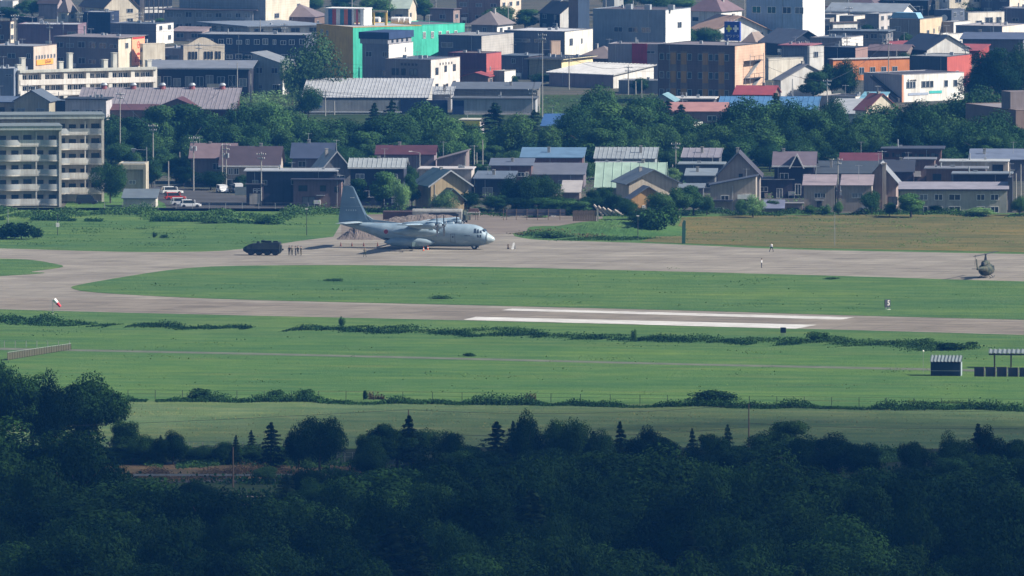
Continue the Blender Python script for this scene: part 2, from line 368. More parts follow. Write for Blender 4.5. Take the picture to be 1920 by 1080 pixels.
def conifer_crown(seed, n, leaf, m, h=11.0, rad=2.6, name='crown', z0=1.0):
    rng = np.random.RandomState(seed); tiers = int(h*1.0)
    t = rng.randint(0, tiers, n)/tiers; nb = 7
    br = rng.randint(0, nb, n); ang = br*2*pi/nb+t*37+rng.normal(0, 0.22, n)
    lim = rad*(1-t)**0.8*(0.80+0.75*np.sin(br*5.1+t*90+seed)*np.cos(br*2.3+t*31)); rr = rng.uniform(0.05, 1, n)**0.6*lim
    z = z0+t*(h-z0)-rr*0.28+rng.normal(0, 0.16, n)
    P = np.stack([np.cos(ang)*rr, np.sin(ang)*rr, z], 1)
    top = rng.uniform(0, 1, n) < 0.03; P[top] = np.stack([rng.normal(0, .08, top.sum()), rng.normal(0, .08, top.sum()), h-rng.uniform(0, 1.0, top.sum())], 1)
    N = np.stack([np.cos(ang)*.3, np.sin(ang)*.3, np.ones(n)], 1)
    return quads_mesh(name, P, N, rng.uniform(0.6, 1.3, n)*leaf, m, 0.6, rng)
def trunk_mesh(seed, h, r, m, limbs=5, name='trunk'):
    rr = random.Random(seed); b = MB(); p = Vector((0, 0, -0.1)); k = 5
    for i in range(k):
        q = Vector((rr.uniform(-.15, .15), rr.uniform(-.15, .15), h*(i+1)/k)); b.cyl(p, q, r*(1-i/k*0.75), r*(1-(i+1)/k*0.75), 7); p = q
    for i in range(limbs):
        z = h*rr.uniform(0.35, 0.85); a = rr.uniform(0, 2*pi); l = rr.uniform(1.8, 3.4)
        b.cyl((0, 0, z), (cos(a)*l, sin(a)*l, z+l*rr.uniform(.5, 1)), r*.38, r*.12, 5)
    return b.mesh(name, m)
# variants: (trunk mesh, crown mesh, nominal height, nominal width)
BV = {}
for key, m, n, leaf in (('D', LD, 17000, 0.31), ('M', LM, 12000, 0.36), ('L', LL, 9000, 0.38)):
    BV[key] = []
    for i in range(5 if key != 'L' else 3):
        rx, rz = [(4.6, 4.2), (4.0, 4.9), (5.2, 3.9), (3.6, 4.4), (4.9, 4.6)][i]
        cr = broad_crown(11*i+ord(key) % 97, n, leaf, m, rx, rz, 1.1+rz*0.98, [26, 34, 22, 18, 30][i])
        tk = trunk_mesh(i, 6.5, 0.26, M['birch'] if (key == 'M' and i == 1) else M['bark'])
        BV[key].append((tk, cr, 1.1+rz*2.08, rx*2.0))
CV = [(trunk_mesh(50+i, 9, 0.16, M['bark'], 0), conifer_crown(60+i, 6500, 0.46, LC, 11, [2.9, 3.4, 2.5][i]), 11.0, [4.6, 5.6, 3.8][i]) for i in range(3)]
SV = [broad_crown(80+i, 1500, 0.30, mm, 1.7, 1.1, 1.0, 9, 'foliage', 0.3) for i, mm in enumerate((LW, LM, LD, LL))]
TREES = []
def tree(kind, x, yb, hpx, wpx, label, group=None, v=None, name=None, cat='tree'):
    """x, yb: photo pixel where it stands; hpx/wpx: size in photo pixels"""
    s = S(yb); p = G(x, yb)
    if kind == 'C': wpx *= 1.25
    if kind == 'C' and yb > 860: hpx *= .9
    if kind == 'C': tk, cr, nh, nw = CV[R.randrange(3) if v is None else v]; nm = 'conifer_tree'
    else: vs_ = BV[kind]; tk, cr, nh, nw = vs_[R.randrange(len(vs_)) if v is None else v]; nm = 'broadleaf_tree'
    sz = hpx/s/nh; sx = wpx/s/nw
    o = empty(name or nm, p, R.uniform(0, 6.28), label, cat, group)
    if kind == 'C': o.rotation_euler = (R.uniform(-.04, .04), R.uniform(-.04, .04), R.uniform(0, 6.28))
    o.scale = (sx, sx*R.uniform(.9, 1.1), sz)
    inst('trunk', tk, o); inst('crown', cr, o)
    TREES.append((o, x, yb, hpx)); return o
def shrub(x, yb, hpx, wpx, label, v=0, group=None):
    s = S(yb); o = empty('shrub', G(x, yb), R.uniform(0, 6), label, 'shrub', group)
    o.scale = (wpx/s/3.6, wpx/s/3.6*.9, hpx/s/2.1)
    inst('stem', cached('stem', lambda: MB().cyl((0, 0, -.05), (0, 0, .9), .06, .03, 5).mesh('stem', M['bark'])), o)
    inst('foliage', SV[v], o); return o
def tufts(name, line, width, n, hm, leaf, m, seed=3, gap=0.0, label=None, clump=6.0):
    """an uncountable strip of weeds along a pixel polyline; width in m, height hm"""
    rng = np.random.RandomState(seed); pts = [G(*p) for p in line]
    seg = [(pts[i+1]-pts[i]).length for i in range(len(pts)-1)]; tot = sum(seg); cum = np.cumsum([0]+seg)
    u = rng.uniform(0, tot, n)
    ph = rng.uniform(0, 6, 4)
    f = 0.5+0.25*np.sin(u/clump+ph[0])+0.25*np.sin(u/clump*2.3+ph[1])+0.15*np.sin(u/clump*5.1+ph[2])
    keep = f > gap; u = u[keep]; f = np.clip(f[keep], .15, 1.1); k = np.searchsorted(cum, u, side='right')-1; k = np.clip(k, 0, len(seg)-1)
    A = np.array([[p.x, p.y] for p in pts]); D = A[1:]-A[:-1]; t = (u-cum[k])/np.array(seg)[k]
    XY = A[k]+D[k]*t[:, None]; w_ = rng.normal(0, 0.30, len(u))+0.9*(f-.6)+0.35*np.sin(u/clump*1.7); nrm = np.stack([-D[k][:, 1], D[k][:, 0]], 1)/np.array(seg)[k][:, None]
    XY = XY+nrm*(w_*width)[:, None]
    z = rng.uniform(0.0, 1, len(u))**1.3*hm*1.25*f*rng.uniform(.5, 1.3, len(u))*np.clip(1.1-np.abs(w_)*.8, .3, 1)
    P = np.column_stack([XY, z]); N = rng.normal(0, 1, P.shape)
    me = quads_mesh(name, P, N, rng.uniform(.6, 1.4, len(u))*leaf, m, 1.0, rng)
    o = inst(name, me); tag(o, label, None, None, 'stuff'); return o

def specks(label, corners, n, m, seed, hm=.35, leaf=.3, stretch=3.0):
    """scattered low weed clumps over a field given by four pixel corners"""
    rng = np.random.RandomState(seed); c = [G(*p) for p in corners]; P = []
    uv = rng.uniform(0, 1, (n, 2))
    cs_ = rng.uniform(0, 1, (max(4, n//14), 2)); pick = rng.randint(0, len(cs_), n); near = rng.uniform(0, 1, n) < .55
    uv[near] = np.clip(cs_[pick[near]]+rng.normal(0, 1, (near.sum(), 2))*np.array([.02, .03]), 0, 1)
    for u, v in uv:
        a = c[0].lerp(c[1], u); b = c[3].lerp(c[2], u); q = a.lerp(b, v); k = rng.randint(3, 16); w_ = rng.uniform(.3, stretch)
        for _ in range(k): P.append((q.x+rng.normal(0, w_), q.y+rng.normal(0, .5), rng.uniform(.03, hm)))
    P = np.array(P); me = quads_mesh('weeds', P, rng.normal(0, .25, P.shape)+np.array([.2, -.1, 1.2]), rng.uniform(.5, 1.3, len(P))*leaf, m, 1.0, rng)
    o = inst('weeds', me); tag(o, label, None, None, 'stuff'); return o
# ================================================================ buildings
CREAM=(.60,.54,.43); WHITE=(.66,.645,.61); GREY=(.30,.31,.33); DGREY=(.14,.15,.17); BROWN=(.17,.12,.10); TAN=(.42,.34,.25)
PINKG=(.33,.27,.27); NAVY=(.028,.040,.075); BLACK=(.03,.033,.04); SLATE=(.10,.13,.17); MAROON=(.16,.045,.05); RBROWN=(.115,.085,.085)
BEIGE=(.40,.36,.29); OLIVE=(.36,.33,.25); LGREY=(.46,.47,.48); BLUEG=(.20,.27,.35); ORANGE=(.48,.17,.06); MINT=(.30,.48,.38); PALEB=(.55,.60,.66)
SIGNL = []      # landmarks for labels: (px, py, words)
def frame_mesh(w_, h_, key, split):
    def mk():
        b = MB(); t = 0.09; d = 0.10
        b.box(-w_/2, w_/2, -d, 0, 0, t); b.box(-w_/2, w_/2, -d, 0, h_-t, h_); b.box(-w_/2, -w_/2+t, -d, 0, t, h_-t); b.box(w_/2-t, w_/2, -d, 0, t, h_-t)
        if split: b.box(-t/2, t/2, -d*.8, 0, t, h_-t)
        return b.mesh('window_frame', M[key])
    return cached(('fr', round(w_, 1), round(h_, 1), key, split), mk)
def pane_mesh(w_, h_, key):
    return cached(('pn', round(w_, 1), round(h_, 1), key), lambda: MB().box(-w_/2+.08, w_/2-.08, -.04, -.005, .08, h_-.08).mesh('pane', M[key]))
def window(root, W, D, face, u, z, w_, h_, fr='alu', gl='glass', split=True, name='window'):
    w_ = round(w_, 1); h_ = round(h_, 1)
    loc, rz = {'f': ((u, 0, z), 0), 'r': ((W, u, z), pi/2), 'l': ((0, u, z), -pi/2)}[face]
    o = inst(name, frame_mesh(w_, h_, fr, split), root, loc, (0, 0, rz))
    inst('pane', pane_mesh(w_, h_, gl), o); return o
def roof_parts(root, kind, W, D, H, rc, rh, ov, wm, seams, trim):
    rm = roofmat(rc); t = 0.16
    if kind == 'flat':
        b = MB(); e = 0.28
        b.box(-.04, W+.04, -.04, e, H+.002, H+.14); b.box(-.04, W+.04, D-e, D+.04, H+.002, H+.14); b.box(-.04, e, e, D-e, H+.002, H+.14); b.box(W-e, W+.04, e, D-e, H+.002, H+.14)
        b.build('parapet', trim or wm, root)
        return MB().box(e, W-e, e, D-e, H-.2, H+.015).build('roof', rm, root)
    if kind == 'slab':      # flat roof with a projecting eave and fascia
        MB().box(-ov, W+ov, -ov, D+ov, H, H+.12).build('fascia', trim or rm, root)
        return MB().box(-ov+.06, W+ov-.06, -ov+.06, D+ov-.06, H+.12, H+.20).build('roof', rm, root)
    b = MB()
    def slab(q):           # q: 4 pts, thickened downwards
        b.prism(q, (0, 0, -t))
    sl = []
    if kind == 'gx':       # ridge parallel to the front
        k = rh/(D/2)
        sl = [[(-ov, -ov, H-ov*k+t), (W+ov, -ov, H-ov*k+t), (W+ov, D/2, H+rh+t), (-ov, D/2, H+rh+t)],
              [(W+ov, D+ov, H-ov*k+t), (-ov, D+ov, H-ov*k+t), (-ov, D/2, H+rh+t), (W+ov, D/2, H+rh+t)]]
    elif kind == 'gy':     # gable faces the front
        k = rh/(W/2)
        sl = [[(-ov, -ov, H-ov*k+t), (W/2, -ov, H+rh+t), (W/2, D+ov, H+rh+t), (-ov, D+ov, H-ov*k+t)],
              [(W/2, -ov, H+rh+t), (W+ov, -ov, H-ov*k+t), (W+ov, D+ov, H-ov*k+t), (W/2, D+ov, H+rh+t)]]
    elif kind == 'shed':   # rises to the back
        k = rh/D
        sl = [[(-ov, -ov, H-ov*k+t), (W+ov, -ov, H-ov*k+t), (W+ov, D+ov, H+rh+ov*k+t), (-ov, D+ov, H+rh+ov*k+t)]]
    elif kind in ('sx', 'sxl'):   # rises to the left (sxl) or right (sx)
        a_, c_ = (H, H+rh) if kind == 'sx' else (H+rh, H)
        k = (c_-a_)/W
        sl = [[(-ov, -ov, a_-ov*k+t), (W+ov, -ov, c_+ov*k+t), (W+ov, D+ov, c_+ov*k+t), (-ov, D+ov, a_-ov*k+t)]]
    elif kind == 'hip':
        r_ = min(W, D)/2; k = rh/r_
        z0 = H-ov*k+t; z1 = H+rh+t
        A_, B_, C_, D_ = (-ov, -ov, z0), (W+ov, -ov, z0), (W+ov, D+ov, z0), (-ov, D+ov, z0)
        if W >= D: p, q = (r_, D/2, z1), (W-r_+.01, D/2, z1)
        else: p, q = (W/2, r_, z1), (W/2, D-r_+.01, z1)
        if W >= D: fs = [(0,1,5,4), (1,2,5), (2,3,4,5), (3,0,4), (3,2,1,0)]
        else: fs = [(0,1,4), (1,2,5,4), (2,3,5), (3,0,4,5), (3,2,1,0)]
        b.add([A_, B_, C_, D_, p, q], fs)
        return b.build('roof', rm, root)
    for q in sl: slab(q)
    ro = b.build('roof', rm, root)
    if trim:               # barge boards along the front edge
        tb = MB()
        for q in sl:
            if kind in ('gy', 'sx', 'sxl'): tb.prism([(q[0][0], -ov-.06, q[0][2]+.03), (q[1][0], -ov-.06, q[1][2]+.03), (q[1][0], -ov-.06, q[1][2]-.3), (q[0][0], -ov-.06, q[0][2]-.3)], (0, .05, 0))
        if kind in ('gx', 'shed'):
            z = sl[0][0][2]; tb.box(-ov, W+ov, -ov-.1, -ov-.01, z-.28, z+.02)
        tb.build('fascia', trim, ro)
    if seams:
        sb = MB()
        for q in sl:
            p0, p1, p2, p3 = [Vector(x) for x in q]
            if kind == 'gy': p0, p1, p2, p3 = p0, p3, p2, p1     # ribs run down the slope
            elif kind in ('sx', 'sxl'): p0, p1, p2, p3 = p0, p3, p2, p1
            L_ = (p1-p0).length; n = max(2, int(L_/seams))
            for i in range(n+1):
                u = i/n; a_ = p0.lerp(p1, u); c_ = p3.lerp(p2, u); e = (p1-p0).normalized()*0.045
                sb.prism([a_-e, a_+e, c_+e, c_-e], (0, 0, .09))
        so = sb.build('roof_seams', roofmat(g3(rc, 1.12)), ro); so['kind'] = 'stuff'
    return ro
BLD = {}
def B(label, xl, xm, xr, yt, yb, a=24, D=None, wall=CREAM, roof='flat', rc=GREY, rh=1.6, ov=.35, wins='auto', st='render',
      name='building', cat=None, seams=0, trim=None, wall_r=None, fr='alu', n=None, cols=None, wr='auto', clutter=True, ww=1.6, wh=1.1):
    s = S(yb); ar = radians(a)
    W = (xm-xl)/(s*cos(ar)); D = D or (xr-xm)/(s*sin(ar)); H = (yb-yt)/s/0.9967
    root = empty(name, G(xm, yb)-Vector((cos(ar), -sin(ar), 0))*W, -ar, label, cat or {'house': 'house', 'shed': 'shed', 'warehouse': 'warehouse', 'shop': 'shop'}.get(name, 'building'))
    wm = wallmat(wall, st); b = MB()
    mats = [wm] + ([wallmat(wall_r, st)] if wall_r else [])  # on many buildings wall and wall_r put shade and sunlight into the colour
    base = -0.4
    if roof in ('flat', 'slab', 'hip'):
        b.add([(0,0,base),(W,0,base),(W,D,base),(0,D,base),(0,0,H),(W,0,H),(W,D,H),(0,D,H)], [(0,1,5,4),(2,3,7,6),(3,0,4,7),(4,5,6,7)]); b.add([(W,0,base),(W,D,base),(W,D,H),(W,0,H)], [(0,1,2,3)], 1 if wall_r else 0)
    else:
        if roof == 'gy': pf = [(0,0,base),(W,0,base),(W,0,H),(W/2,0,H+rh),(0,0,H)]; b.prism(pf, (0, D, 0))
        elif roof == 'gx': pf = [(0,0,base),(0,D,base),(0,D,H),(0,D/2,H+rh),(0,0,H)]; b.prism(pf, (W, 0, 0))
        elif roof == 'shed': pf = [(0,0,base),(0,D,base),(0,D,H+rh),(0,0,H)]; b.prism(pf, (W, 0, 0))
        elif roof == 'sx': pf = [(0,0,base),(W,0,base),(W,0,H+rh),(0,0,H)]; b.prism(pf, (0, D, 0))
        elif roof == 'sxl': pf = [(0,0,base),(W,0,base),(W,0,H),(0,0,H+rh)]; b.prism(pf, (0, D, 0))
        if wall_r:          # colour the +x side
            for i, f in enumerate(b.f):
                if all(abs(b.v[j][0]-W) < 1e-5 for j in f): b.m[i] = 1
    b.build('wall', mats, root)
    roof_parts(root, roof, W, D, H, rc, rh, ov, wm, seams, trim)
    n = n or max(1, round(H/3.0)); sh = H/n; rr = random.Random(int(xl*7+yt*3))
    if wins == 'auto':
        nc = cols or max(1, int(W/3.6))
        for k in range(n):
            for c in range(nc):
                if rr.random() < 0.16 and not cols: continue
                wd = ww*rr.choice([.6, 1, 1, 1.2])
                if wd > W/nc*.85: wd = W/nc*.7
                window(root, W, D, 'f', W*(c+.5)/nc+rr.uniform(-.25, .25), k*sh+sh*.36, wd, min(wh*rr.choice([.8, 1, 1.15]), sh*.5), fr, rr.choice(['glass', 'glass', 'glass2']))
    elif wins:
        for (u, z, w_, h_) in wins: window(root, W, D, 'f', u*W, z*H, w_, h_, fr, rr.choice(['glass', 'glass', 'glass2']))
    if wr == 'auto' and a > 8:
        nc = max(1, int(D/4.0))
        for k in range(n):
            for c in range(nc):
                if rr.random() < 0.2: continue
                window(root, W, D, 'r', D*(c+.5)/nc, k*sh+sh*.38, min(ww, D/nc*.6), min(wh, sh*.45), fr, 'glass')
    elif wr and wr != 'auto':
        for (u, z, w_, h_) in wr: window(root, W, D, 'r', u*D, z*H, w_, h_, fr, 'glass')
    if clutter and roof in ('flat', 'slab') and W > 5 and D > 4:
        for i in range(rr.randint(1, 3)):
            x = rr.uniform(.1, .85)*W; y = rr.uniform(.25, .7)*D; q = rr.uniform(.4, .9)
            MB().box(x, x+q, y, y+.4, H+.02, H+rr.uniform(.5, .9)).build('air_conditioner', M['alu'], root)
        if rr.random() < .5: x = rr.uniform(.2, .8)*W; MB().cyl((x, D*.5, H), (x, D*.5, H+rr.uniform(1.0, 1.8)), .14, .14, 8).build('flue', M['steel'], root)
    elif clutter and roof in ('gx', 'gy', 'shed', 'hip') and H > 3:
        x = rr.uniform(.2, .8)*W; zt = H+rh+rr.uniform(.3, .8); y = D*.5
        MB().box(x-.28, x+.28, y-.28, y+.28, H-.1, zt).box(x-.34, x+.34, y-.34, y+.34, zt, zt+.08).build('chimney', M['concrete'], root)
    if clutter and W > 6:
        x = rr.uniform(.05, .95)*W
        MB().cyl((x, -.07, 0), (x, -.07, H-.1), .05, .05, 6).build('downpipe', M['alu'], root)
    if name in ('house', 'shop', 'building') and W > 3 and H > 2.5:
        zt = H+(rh if roof in ('gx', 'gy', 'shed', 'hip', 'sx', 'sxl') else 0)
        if rr.random() < .6:
            x = rr.uniform(.15, .85)*W; hh = rr.uniform(1.4, 2.6); q = MB().cyl((x, D*.5, H*.9), (x, D*.5, zt+hh), .05, .04, 5)
            q.cyl((x-.7, D*.5, zt+hh-.15), (x+.7, D*.5, zt+hh-.15), .035, .035, 4)
            for u in (-.6, -.2, .2, .6): q.cyl((x+u, D*.5-.35, zt+hh-.15), (x+u, D*.5+.35, zt+hh-.15), .03, .03, 4)
            q.build('aerial', M['alu'], root)
        if rr.random() < .55 and W > 5:
            x = rr.uniform(.1, .8)*W; q = MB().box(x, x+1.3, -.75, -.15, .6, 1.35)
            for u in (.05, 1.15): q.box(x+u, x+u+.08, -.7, -.2, -.2, .6)
            q.build('oil_tank', M['alu'] if rr.random() < .6 else M['white'], root)
        if rr.random() < .5 and wins and W > 5:
            x = rr.uniform(.1, .85)*W; MB().box(x, x+1.0, -.06, -.005, -.1, 2.0).build('door', M['dark'] if rr.random() < .5 else wallmat(BROWN), root)
            MB().box(x-.3, x+1.3, -.8, -.01, 2.2, 2.32).build('canopy', M['alu'], root)
    BLD[label] = (root, W, D, H)
    SIGNL.append(((xl+xm)/2, (yt+yb)/2, label))
    return root, W, D, H
def text_mesh(body, size, m, depth=.03, name='lettering'):
    cu = bpy.data.curves.new('t', 'FONT'); cu.body = body; cu.size = size; cu.extrude = depth; cu.align_x = 'CENTER'; cu.align_y = 'CENTER'; cu.resolution_u = 2
    o = bpy.data.objects.new('t', cu); C.objects.link(o)
    dg = bpy.context.evaluated_depsgraph_get(); me = bpy.data.meshes.new_from_object(o.evaluated_get(dg)); me.name = name
    bpy.data.objects.remove(o); me.materials.clear(); me.materials.append(m); return me

X0 = None
# ---------------- far row of the town, top of the frame, left to right
B('small white gabled house at the top left corner', -8, 24, 34, 3, 34, 24, wall=WHITE, rc=RBROWN, name='house')
B('brown roofed house behind the cream pyramid roofed house', 72, 108, 118, 6, 36, 24, wall=PINKG, roof='gx', rc=RBROWN, name='house')
B('cream house with little brown pyramid roof, upper left', 108, 127, 133, 19, 46, 24, wall=CREAM, roof='hip', rc=(.24,.19,.17), rh=2.6, name='house', D=5)
B('dark brown steep roofed house with cream gable end, upper left', 148, 196, 224, 14, 50, 62, D=9, wall=CREAM, roof='gx', rc=BROWN, rh=4.2, name='house')
B('tall plain blue grey block at the top edge, left of the half timbered building', 209, 262, 270, -45, 45, 24, wall=SLATE, D=10, wins=None)
r_, W_, D_, H_ = B('white half timbered building with dark lattice, top edge', 262, 270, 322, -30, 48, 62, wall=WHITE, wr=None, wins=None)
lat = MB()
for i in range(6): lat.box(W_+.01, W_+.07, D_*i/6, D_*i/6+.18, 0, H_)
for k in range(4): lat.box(W_+.01, W_+.09, 0, D_, H_*(k+.55)/4, H_*(k+.55)/4+.18)
lat.build('timber_lattice', M['dark'], r_)
for i in range(6):
    for k in range(2): window(r_, W_, D_, 'r', D_*(i+.6)/6, H_*(.12+.33*k), .9, 1.8, 'dark')
B('black cube shaped building, left of the long grey flat roofed building', 155, 207, 212, 24, 68, 12, D=9, wall=NAVY, wins=None, rc=GREY)
B('small black garage with white lean-to, upper left', 32, 70, 82, 33, 52, 24, wall=BLACK, rc=WHITE, wins=None, name='shed')
B('long low purple brown building painted with a faded mural', 32, 146, 156, 47, 88, 10, D=10, wall=(.20,.14,.17), rc=LGREY, wins=[(.9,.5,2,1)], st='concrete')
B('brown building at the left edge above the orange banner shop', -20, 19, 26, 41, 82, 24, wall=BROWN, wall_r=CREAM, rc=GREY)
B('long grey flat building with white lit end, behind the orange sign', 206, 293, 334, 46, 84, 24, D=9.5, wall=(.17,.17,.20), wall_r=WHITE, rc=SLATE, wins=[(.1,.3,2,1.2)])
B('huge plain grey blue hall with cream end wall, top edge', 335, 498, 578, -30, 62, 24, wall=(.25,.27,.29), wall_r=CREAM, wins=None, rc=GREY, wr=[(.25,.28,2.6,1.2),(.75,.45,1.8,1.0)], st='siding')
B('low grey annexe with brown eaves in front of the huge grey hall', 308, 474, 487, 20, 62, 10, D=8, wall=(.30,.31,.32), roof='slab', rc=RBROWN, ov=1.2, cols=9, ww=2.2)
B('long blue grey roofed school like building with white lit walls', 378, 468, 604, 50, 72, 62, wall=LGREY, wall_r=WHITE, roof='slab', rc=(.20,.25,.32), ov=1.3, n=1, ww=2.4, wh=1.8)
B('brown hip roofed house left of the yellow rooftop box', 505, 590, 606, 32, 58, 16, D=10, wall=BROWN, roof='hip', rc=(.20,.15,.16), rh=2.6, name='house')
B('low pinkish roofed shop beside the white garden building', 322, 378, 392, 60, 78, 24, wall=PINKG, roof='shed', rc=(.30,.22,.21), rh=.8, name='shop')
B('long dark blue grey block with a row of small windows', 370, 574, 600, 67, 122, 12, D=14, wall=(.065,.075,.10), rc=(.28,.29,.30), cols=12, n=2, ww=1.3, wh=1.2, fr='white')
B('grey shop wall left of the curved parapet building', 300, 344, 352, 92, 124, 24, D=12, wall=(.31,.29,.29), rc=SLATE, name='shop', n=1, cols=1, ww=3.4)
B('cream block with two windows, right of the orange sign', 262, 268, 309, 83, 130, 62, wall=CREAM, rc=GREY, n=2, wr=[(.38,.2,1.5,1.1),(.7,.2,1.5,1.1)])
# cream hall with curved parapet
r_, W_, D_, H_ = B('cream hall with a curved parapet and slit windows', 338, 344, 424, 86, 124, 75, D=9.6, wall=GREY, wall_r=(.66,.58,.46), rc=RBROWN, wins=None, wr=None, name='hall', clutter=False)
cp = [(W_+.02, 0, H_-.5), (W_+.02, D_, H_-.5)]
for i in range(21):
    u = 1-i/20; cp.append((W_+.02, D_*u, H_+.25+1.6*max(0, cos((u-.47)/.40*pi/2))**1.6))
MB().prism(cp, (-.35, 0, 0)).build('curved_parapet', wallmat((.66,.58,.46)), r_)
for u in (.15,.23,.31,.53,.61,.69,.80,.88): window(r_, W_, D_, 'r', D_*u, H_*.34, .5, 1.7, 'dark', 'glass', False)
# orange sign block
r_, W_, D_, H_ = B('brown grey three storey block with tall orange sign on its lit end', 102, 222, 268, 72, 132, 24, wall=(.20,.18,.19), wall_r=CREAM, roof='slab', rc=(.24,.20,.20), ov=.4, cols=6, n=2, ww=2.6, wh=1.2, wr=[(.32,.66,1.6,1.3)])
sg = MB().box(W_+.08, W_+.24, D_*.50, D_*.99, H_*.10, H_*1.02).build('sign_panel', plain('orange_sign', (.80, .36, .20), .5), r_)
inst('lettering', text_mesh('まるみ', 1.5, M['red'], name='lettering'), sg, (W_+.27, D_*.745, H_*.27), (pi/2, 0, pi/2))
inst('lettering', text_mesh('お酒の', .7, M['red'], name='lettering'), sg, (W_+.27, D_*.745, H_*.45), (pi/2, 0, pi/2))
em = MB()
for i in range(20):
    a0, a1 = 2*pi*i/20, 2*pi*(i+1)/20
    em.prism([(0, cos(a0)*.62, sin(a0)*.8), (0, cos(a1)*.62, sin(a1)*.8), (0, cos(a1)*.45, sin(a1)*.6), (0, cos(a0)*.45, sin(a0)*.6)], (.04, 0, 0))
em.box(0, .04, -.3, .3, -.1, .1); em.build('emblem', M['red'], sg, (W_+.25, D_*.745, H_*.74))
MB().box(W_+.25, W_+.30, D_*.52, D_*.97, H_*.93, H_*.98).build('sign_band', M['red'], sg)
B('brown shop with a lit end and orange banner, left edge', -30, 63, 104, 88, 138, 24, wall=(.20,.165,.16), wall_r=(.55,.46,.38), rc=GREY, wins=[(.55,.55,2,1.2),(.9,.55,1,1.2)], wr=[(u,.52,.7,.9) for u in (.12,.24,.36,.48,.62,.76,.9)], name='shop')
r_, W_, D_, H_ = BLD['brown shop with a lit end and orange banner, left edge']
sg = MB().box(W_+.1, W_+.2, D_*.1, D_*.82, H_*.30, H_*.50).build('banner', plain('orange_banner', (.85, .35, .07), .5), r_)
inst('lettering', text_mesh('まるみ', 1.0, M['dark']), sg, (W_+.23, D_*.58, H_*.40), (pi/2, 0, pi/2))
B('grey blue building at the left edge beside the long cream terrace', -40, 26, 32, 130, 190, 16, D=10, wall=(.20,.23,.28), rc=LGREY, wins=[(.85,.78,1.5,.4)])
# long cream hotel-like terrace
r_, W_, D_, H_ = B('long cream terrace block with white balcony bands and roof chimneys', 28, 34, 284, 136, 189, 62, wall=CREAM, wall_r=(.62,.57,.49), rc=(.26,.26,.25), wins=None, wr=None, clutter=False)
band = wallmat((.80,.75,.68))
for k, z in enumerate((.16, .55)):
    MB().box(W_+.01, W_+1.3, -.1, D_+.1, H_*z, H_*z+1.15).build('balcony', band, r_)
MB().box(W_-.5, W_+1.5, -.3, D_+.3, H_-.05, H_+.5).build('eave', wallmat((.52,.52,.46)), r_)
for i in range(7):
    u = D_*i/6; MB().box(W_+.02, W_+1.2, u-.45, u+.45, -.2, H_-.06).build('pier', wallmat((.70,.66,.58)), r_)
    if i < 6:
        for k in range(2):
            for q in (.28, .55, .76): window(r_, W_, D_, 'r', D_*(i+q)/6, H_*(.30+.38*k), 1.1, 1.4, 'white')
for u, hh in ((.02, 1.6), (.05, 3.0), (.33, 2.0), (.40, 3.8), (.66, 2.2), (.73, 3.6), (.985, 1.8)):
    MB().box(W_-1.8, W_-.6, D_*u-.5, D_*u+.5, H_-.1, H_+hh).box(W_-1.9, W_-.5, D_*u-.6, D_*u+.6, H_+hh, H_+hh+.15).build('chimney', wallmat((.55,.54,.48)), r_)
B('dark stable like hall with long grey roof, right of the cream terrace', 282, 466, 478, 128, 182, 5, D=20, wall=(.035,.035,.045), roof='gx', rc=(.20,.22,.26), rh=1.1, ov=1.0, cols=9, n=1, ww=2.4, wh=2.2, trim=M['alu'], clutter=False)
r_, W_, D_, H_ = BLD['dark stable like hall with long grey roof, right of the cream terrace']
MB().box(W_*.58, W_*.74, -.6, -.05, 0, 2.9).build('door', wallmat(CREAM), r_)
B('house with long lean slate roof beside the big light green tree', 473, 530, 562, 120, 178, 24, D=8, wall=(.26,.29,.31), roof='sxl', rh=2.2, rc=(.22,.24,.26), wall_r=WHITE, name='house')
B('small dark house with blue grey roof, lower left town', -20, 66, 84, 192, 222, 10, D=7, wall=TAN, roof='gx', rc=(.10,.15,.24), rh=1.0, name='house', fr='dark')
B('beige gabled house between the dark roofed house and the grey box', 26, 92, 102, 190, 224, 14, D=8, wall=OLIVE, roof='gy', rc=SLATE, rh=2.2, name='house', wins=[(.2,.3,1.8,1.2),(.75,.3,1.8,1.2)])
B('pale grey two storey box house with dark cornice above the apartment block', 122, 199, 206, 187, 228, 8, D=8, wall=(.44,.42,.43), roof='slab', rc=BLACK, ov=.4, name='house', wins=[(.25,.35,1.6,.9),(.55,.35,1.0,.9),(.7,.35,1.0,.9),(.85,.35,1.0,.9)])
B('dark annexe in front of the pale grey box house', 104, 124, 128, 190, 222, 8, D=7, wall=BLACK, rc=SLATE, name='shed', wins=None)
r_, W_, D_, H_ = B('long pink grey ribbed metal roof with turbine vents', 145, 438, 452, 205, 222, 3, D=19, wall=(.09,.03,.04), roof='shed', rc=(.27,.235,.25), rh=3.4, ov=.5, seams=.9, name='warehouse', wins=None, clutter=False)
for px in (183, 238, 293, 349, 406):
    u = (px-145)/293*W_; z = H_+3.4
    v_ = MB().cyl((u, D_-.6, z-.2), (u, D_-.6, z+.6), .75, .6, 10).build('vent', col('vent_red', (.2,.05,.05)), r_)
    MB().cyl((u, D_-.6, z+.6), (u, D_-.6, z+.85), .5, .8, 10).cyl((u, D_-.6, z+.85), (u, D_-.6, z+1.3), .8, .45, 10).build('cowl', M['alu'], v_)
B('low red hip roof in front of the pink ribbed roof', 292, 372, 380, 202, 222, 5, D=10, wall=BROWN, roof='gy', rc=(.12,.035,.04), rh=1.8, name='house', wins=None)
B('second low red roof at the left end of the pink ribbed roof', 204, 292, 300, 207, 226, 5, D=8, wall=BROWN, roof='gx', rc=(.13,.05,.055), rh=1.0, name='house', wins=None)

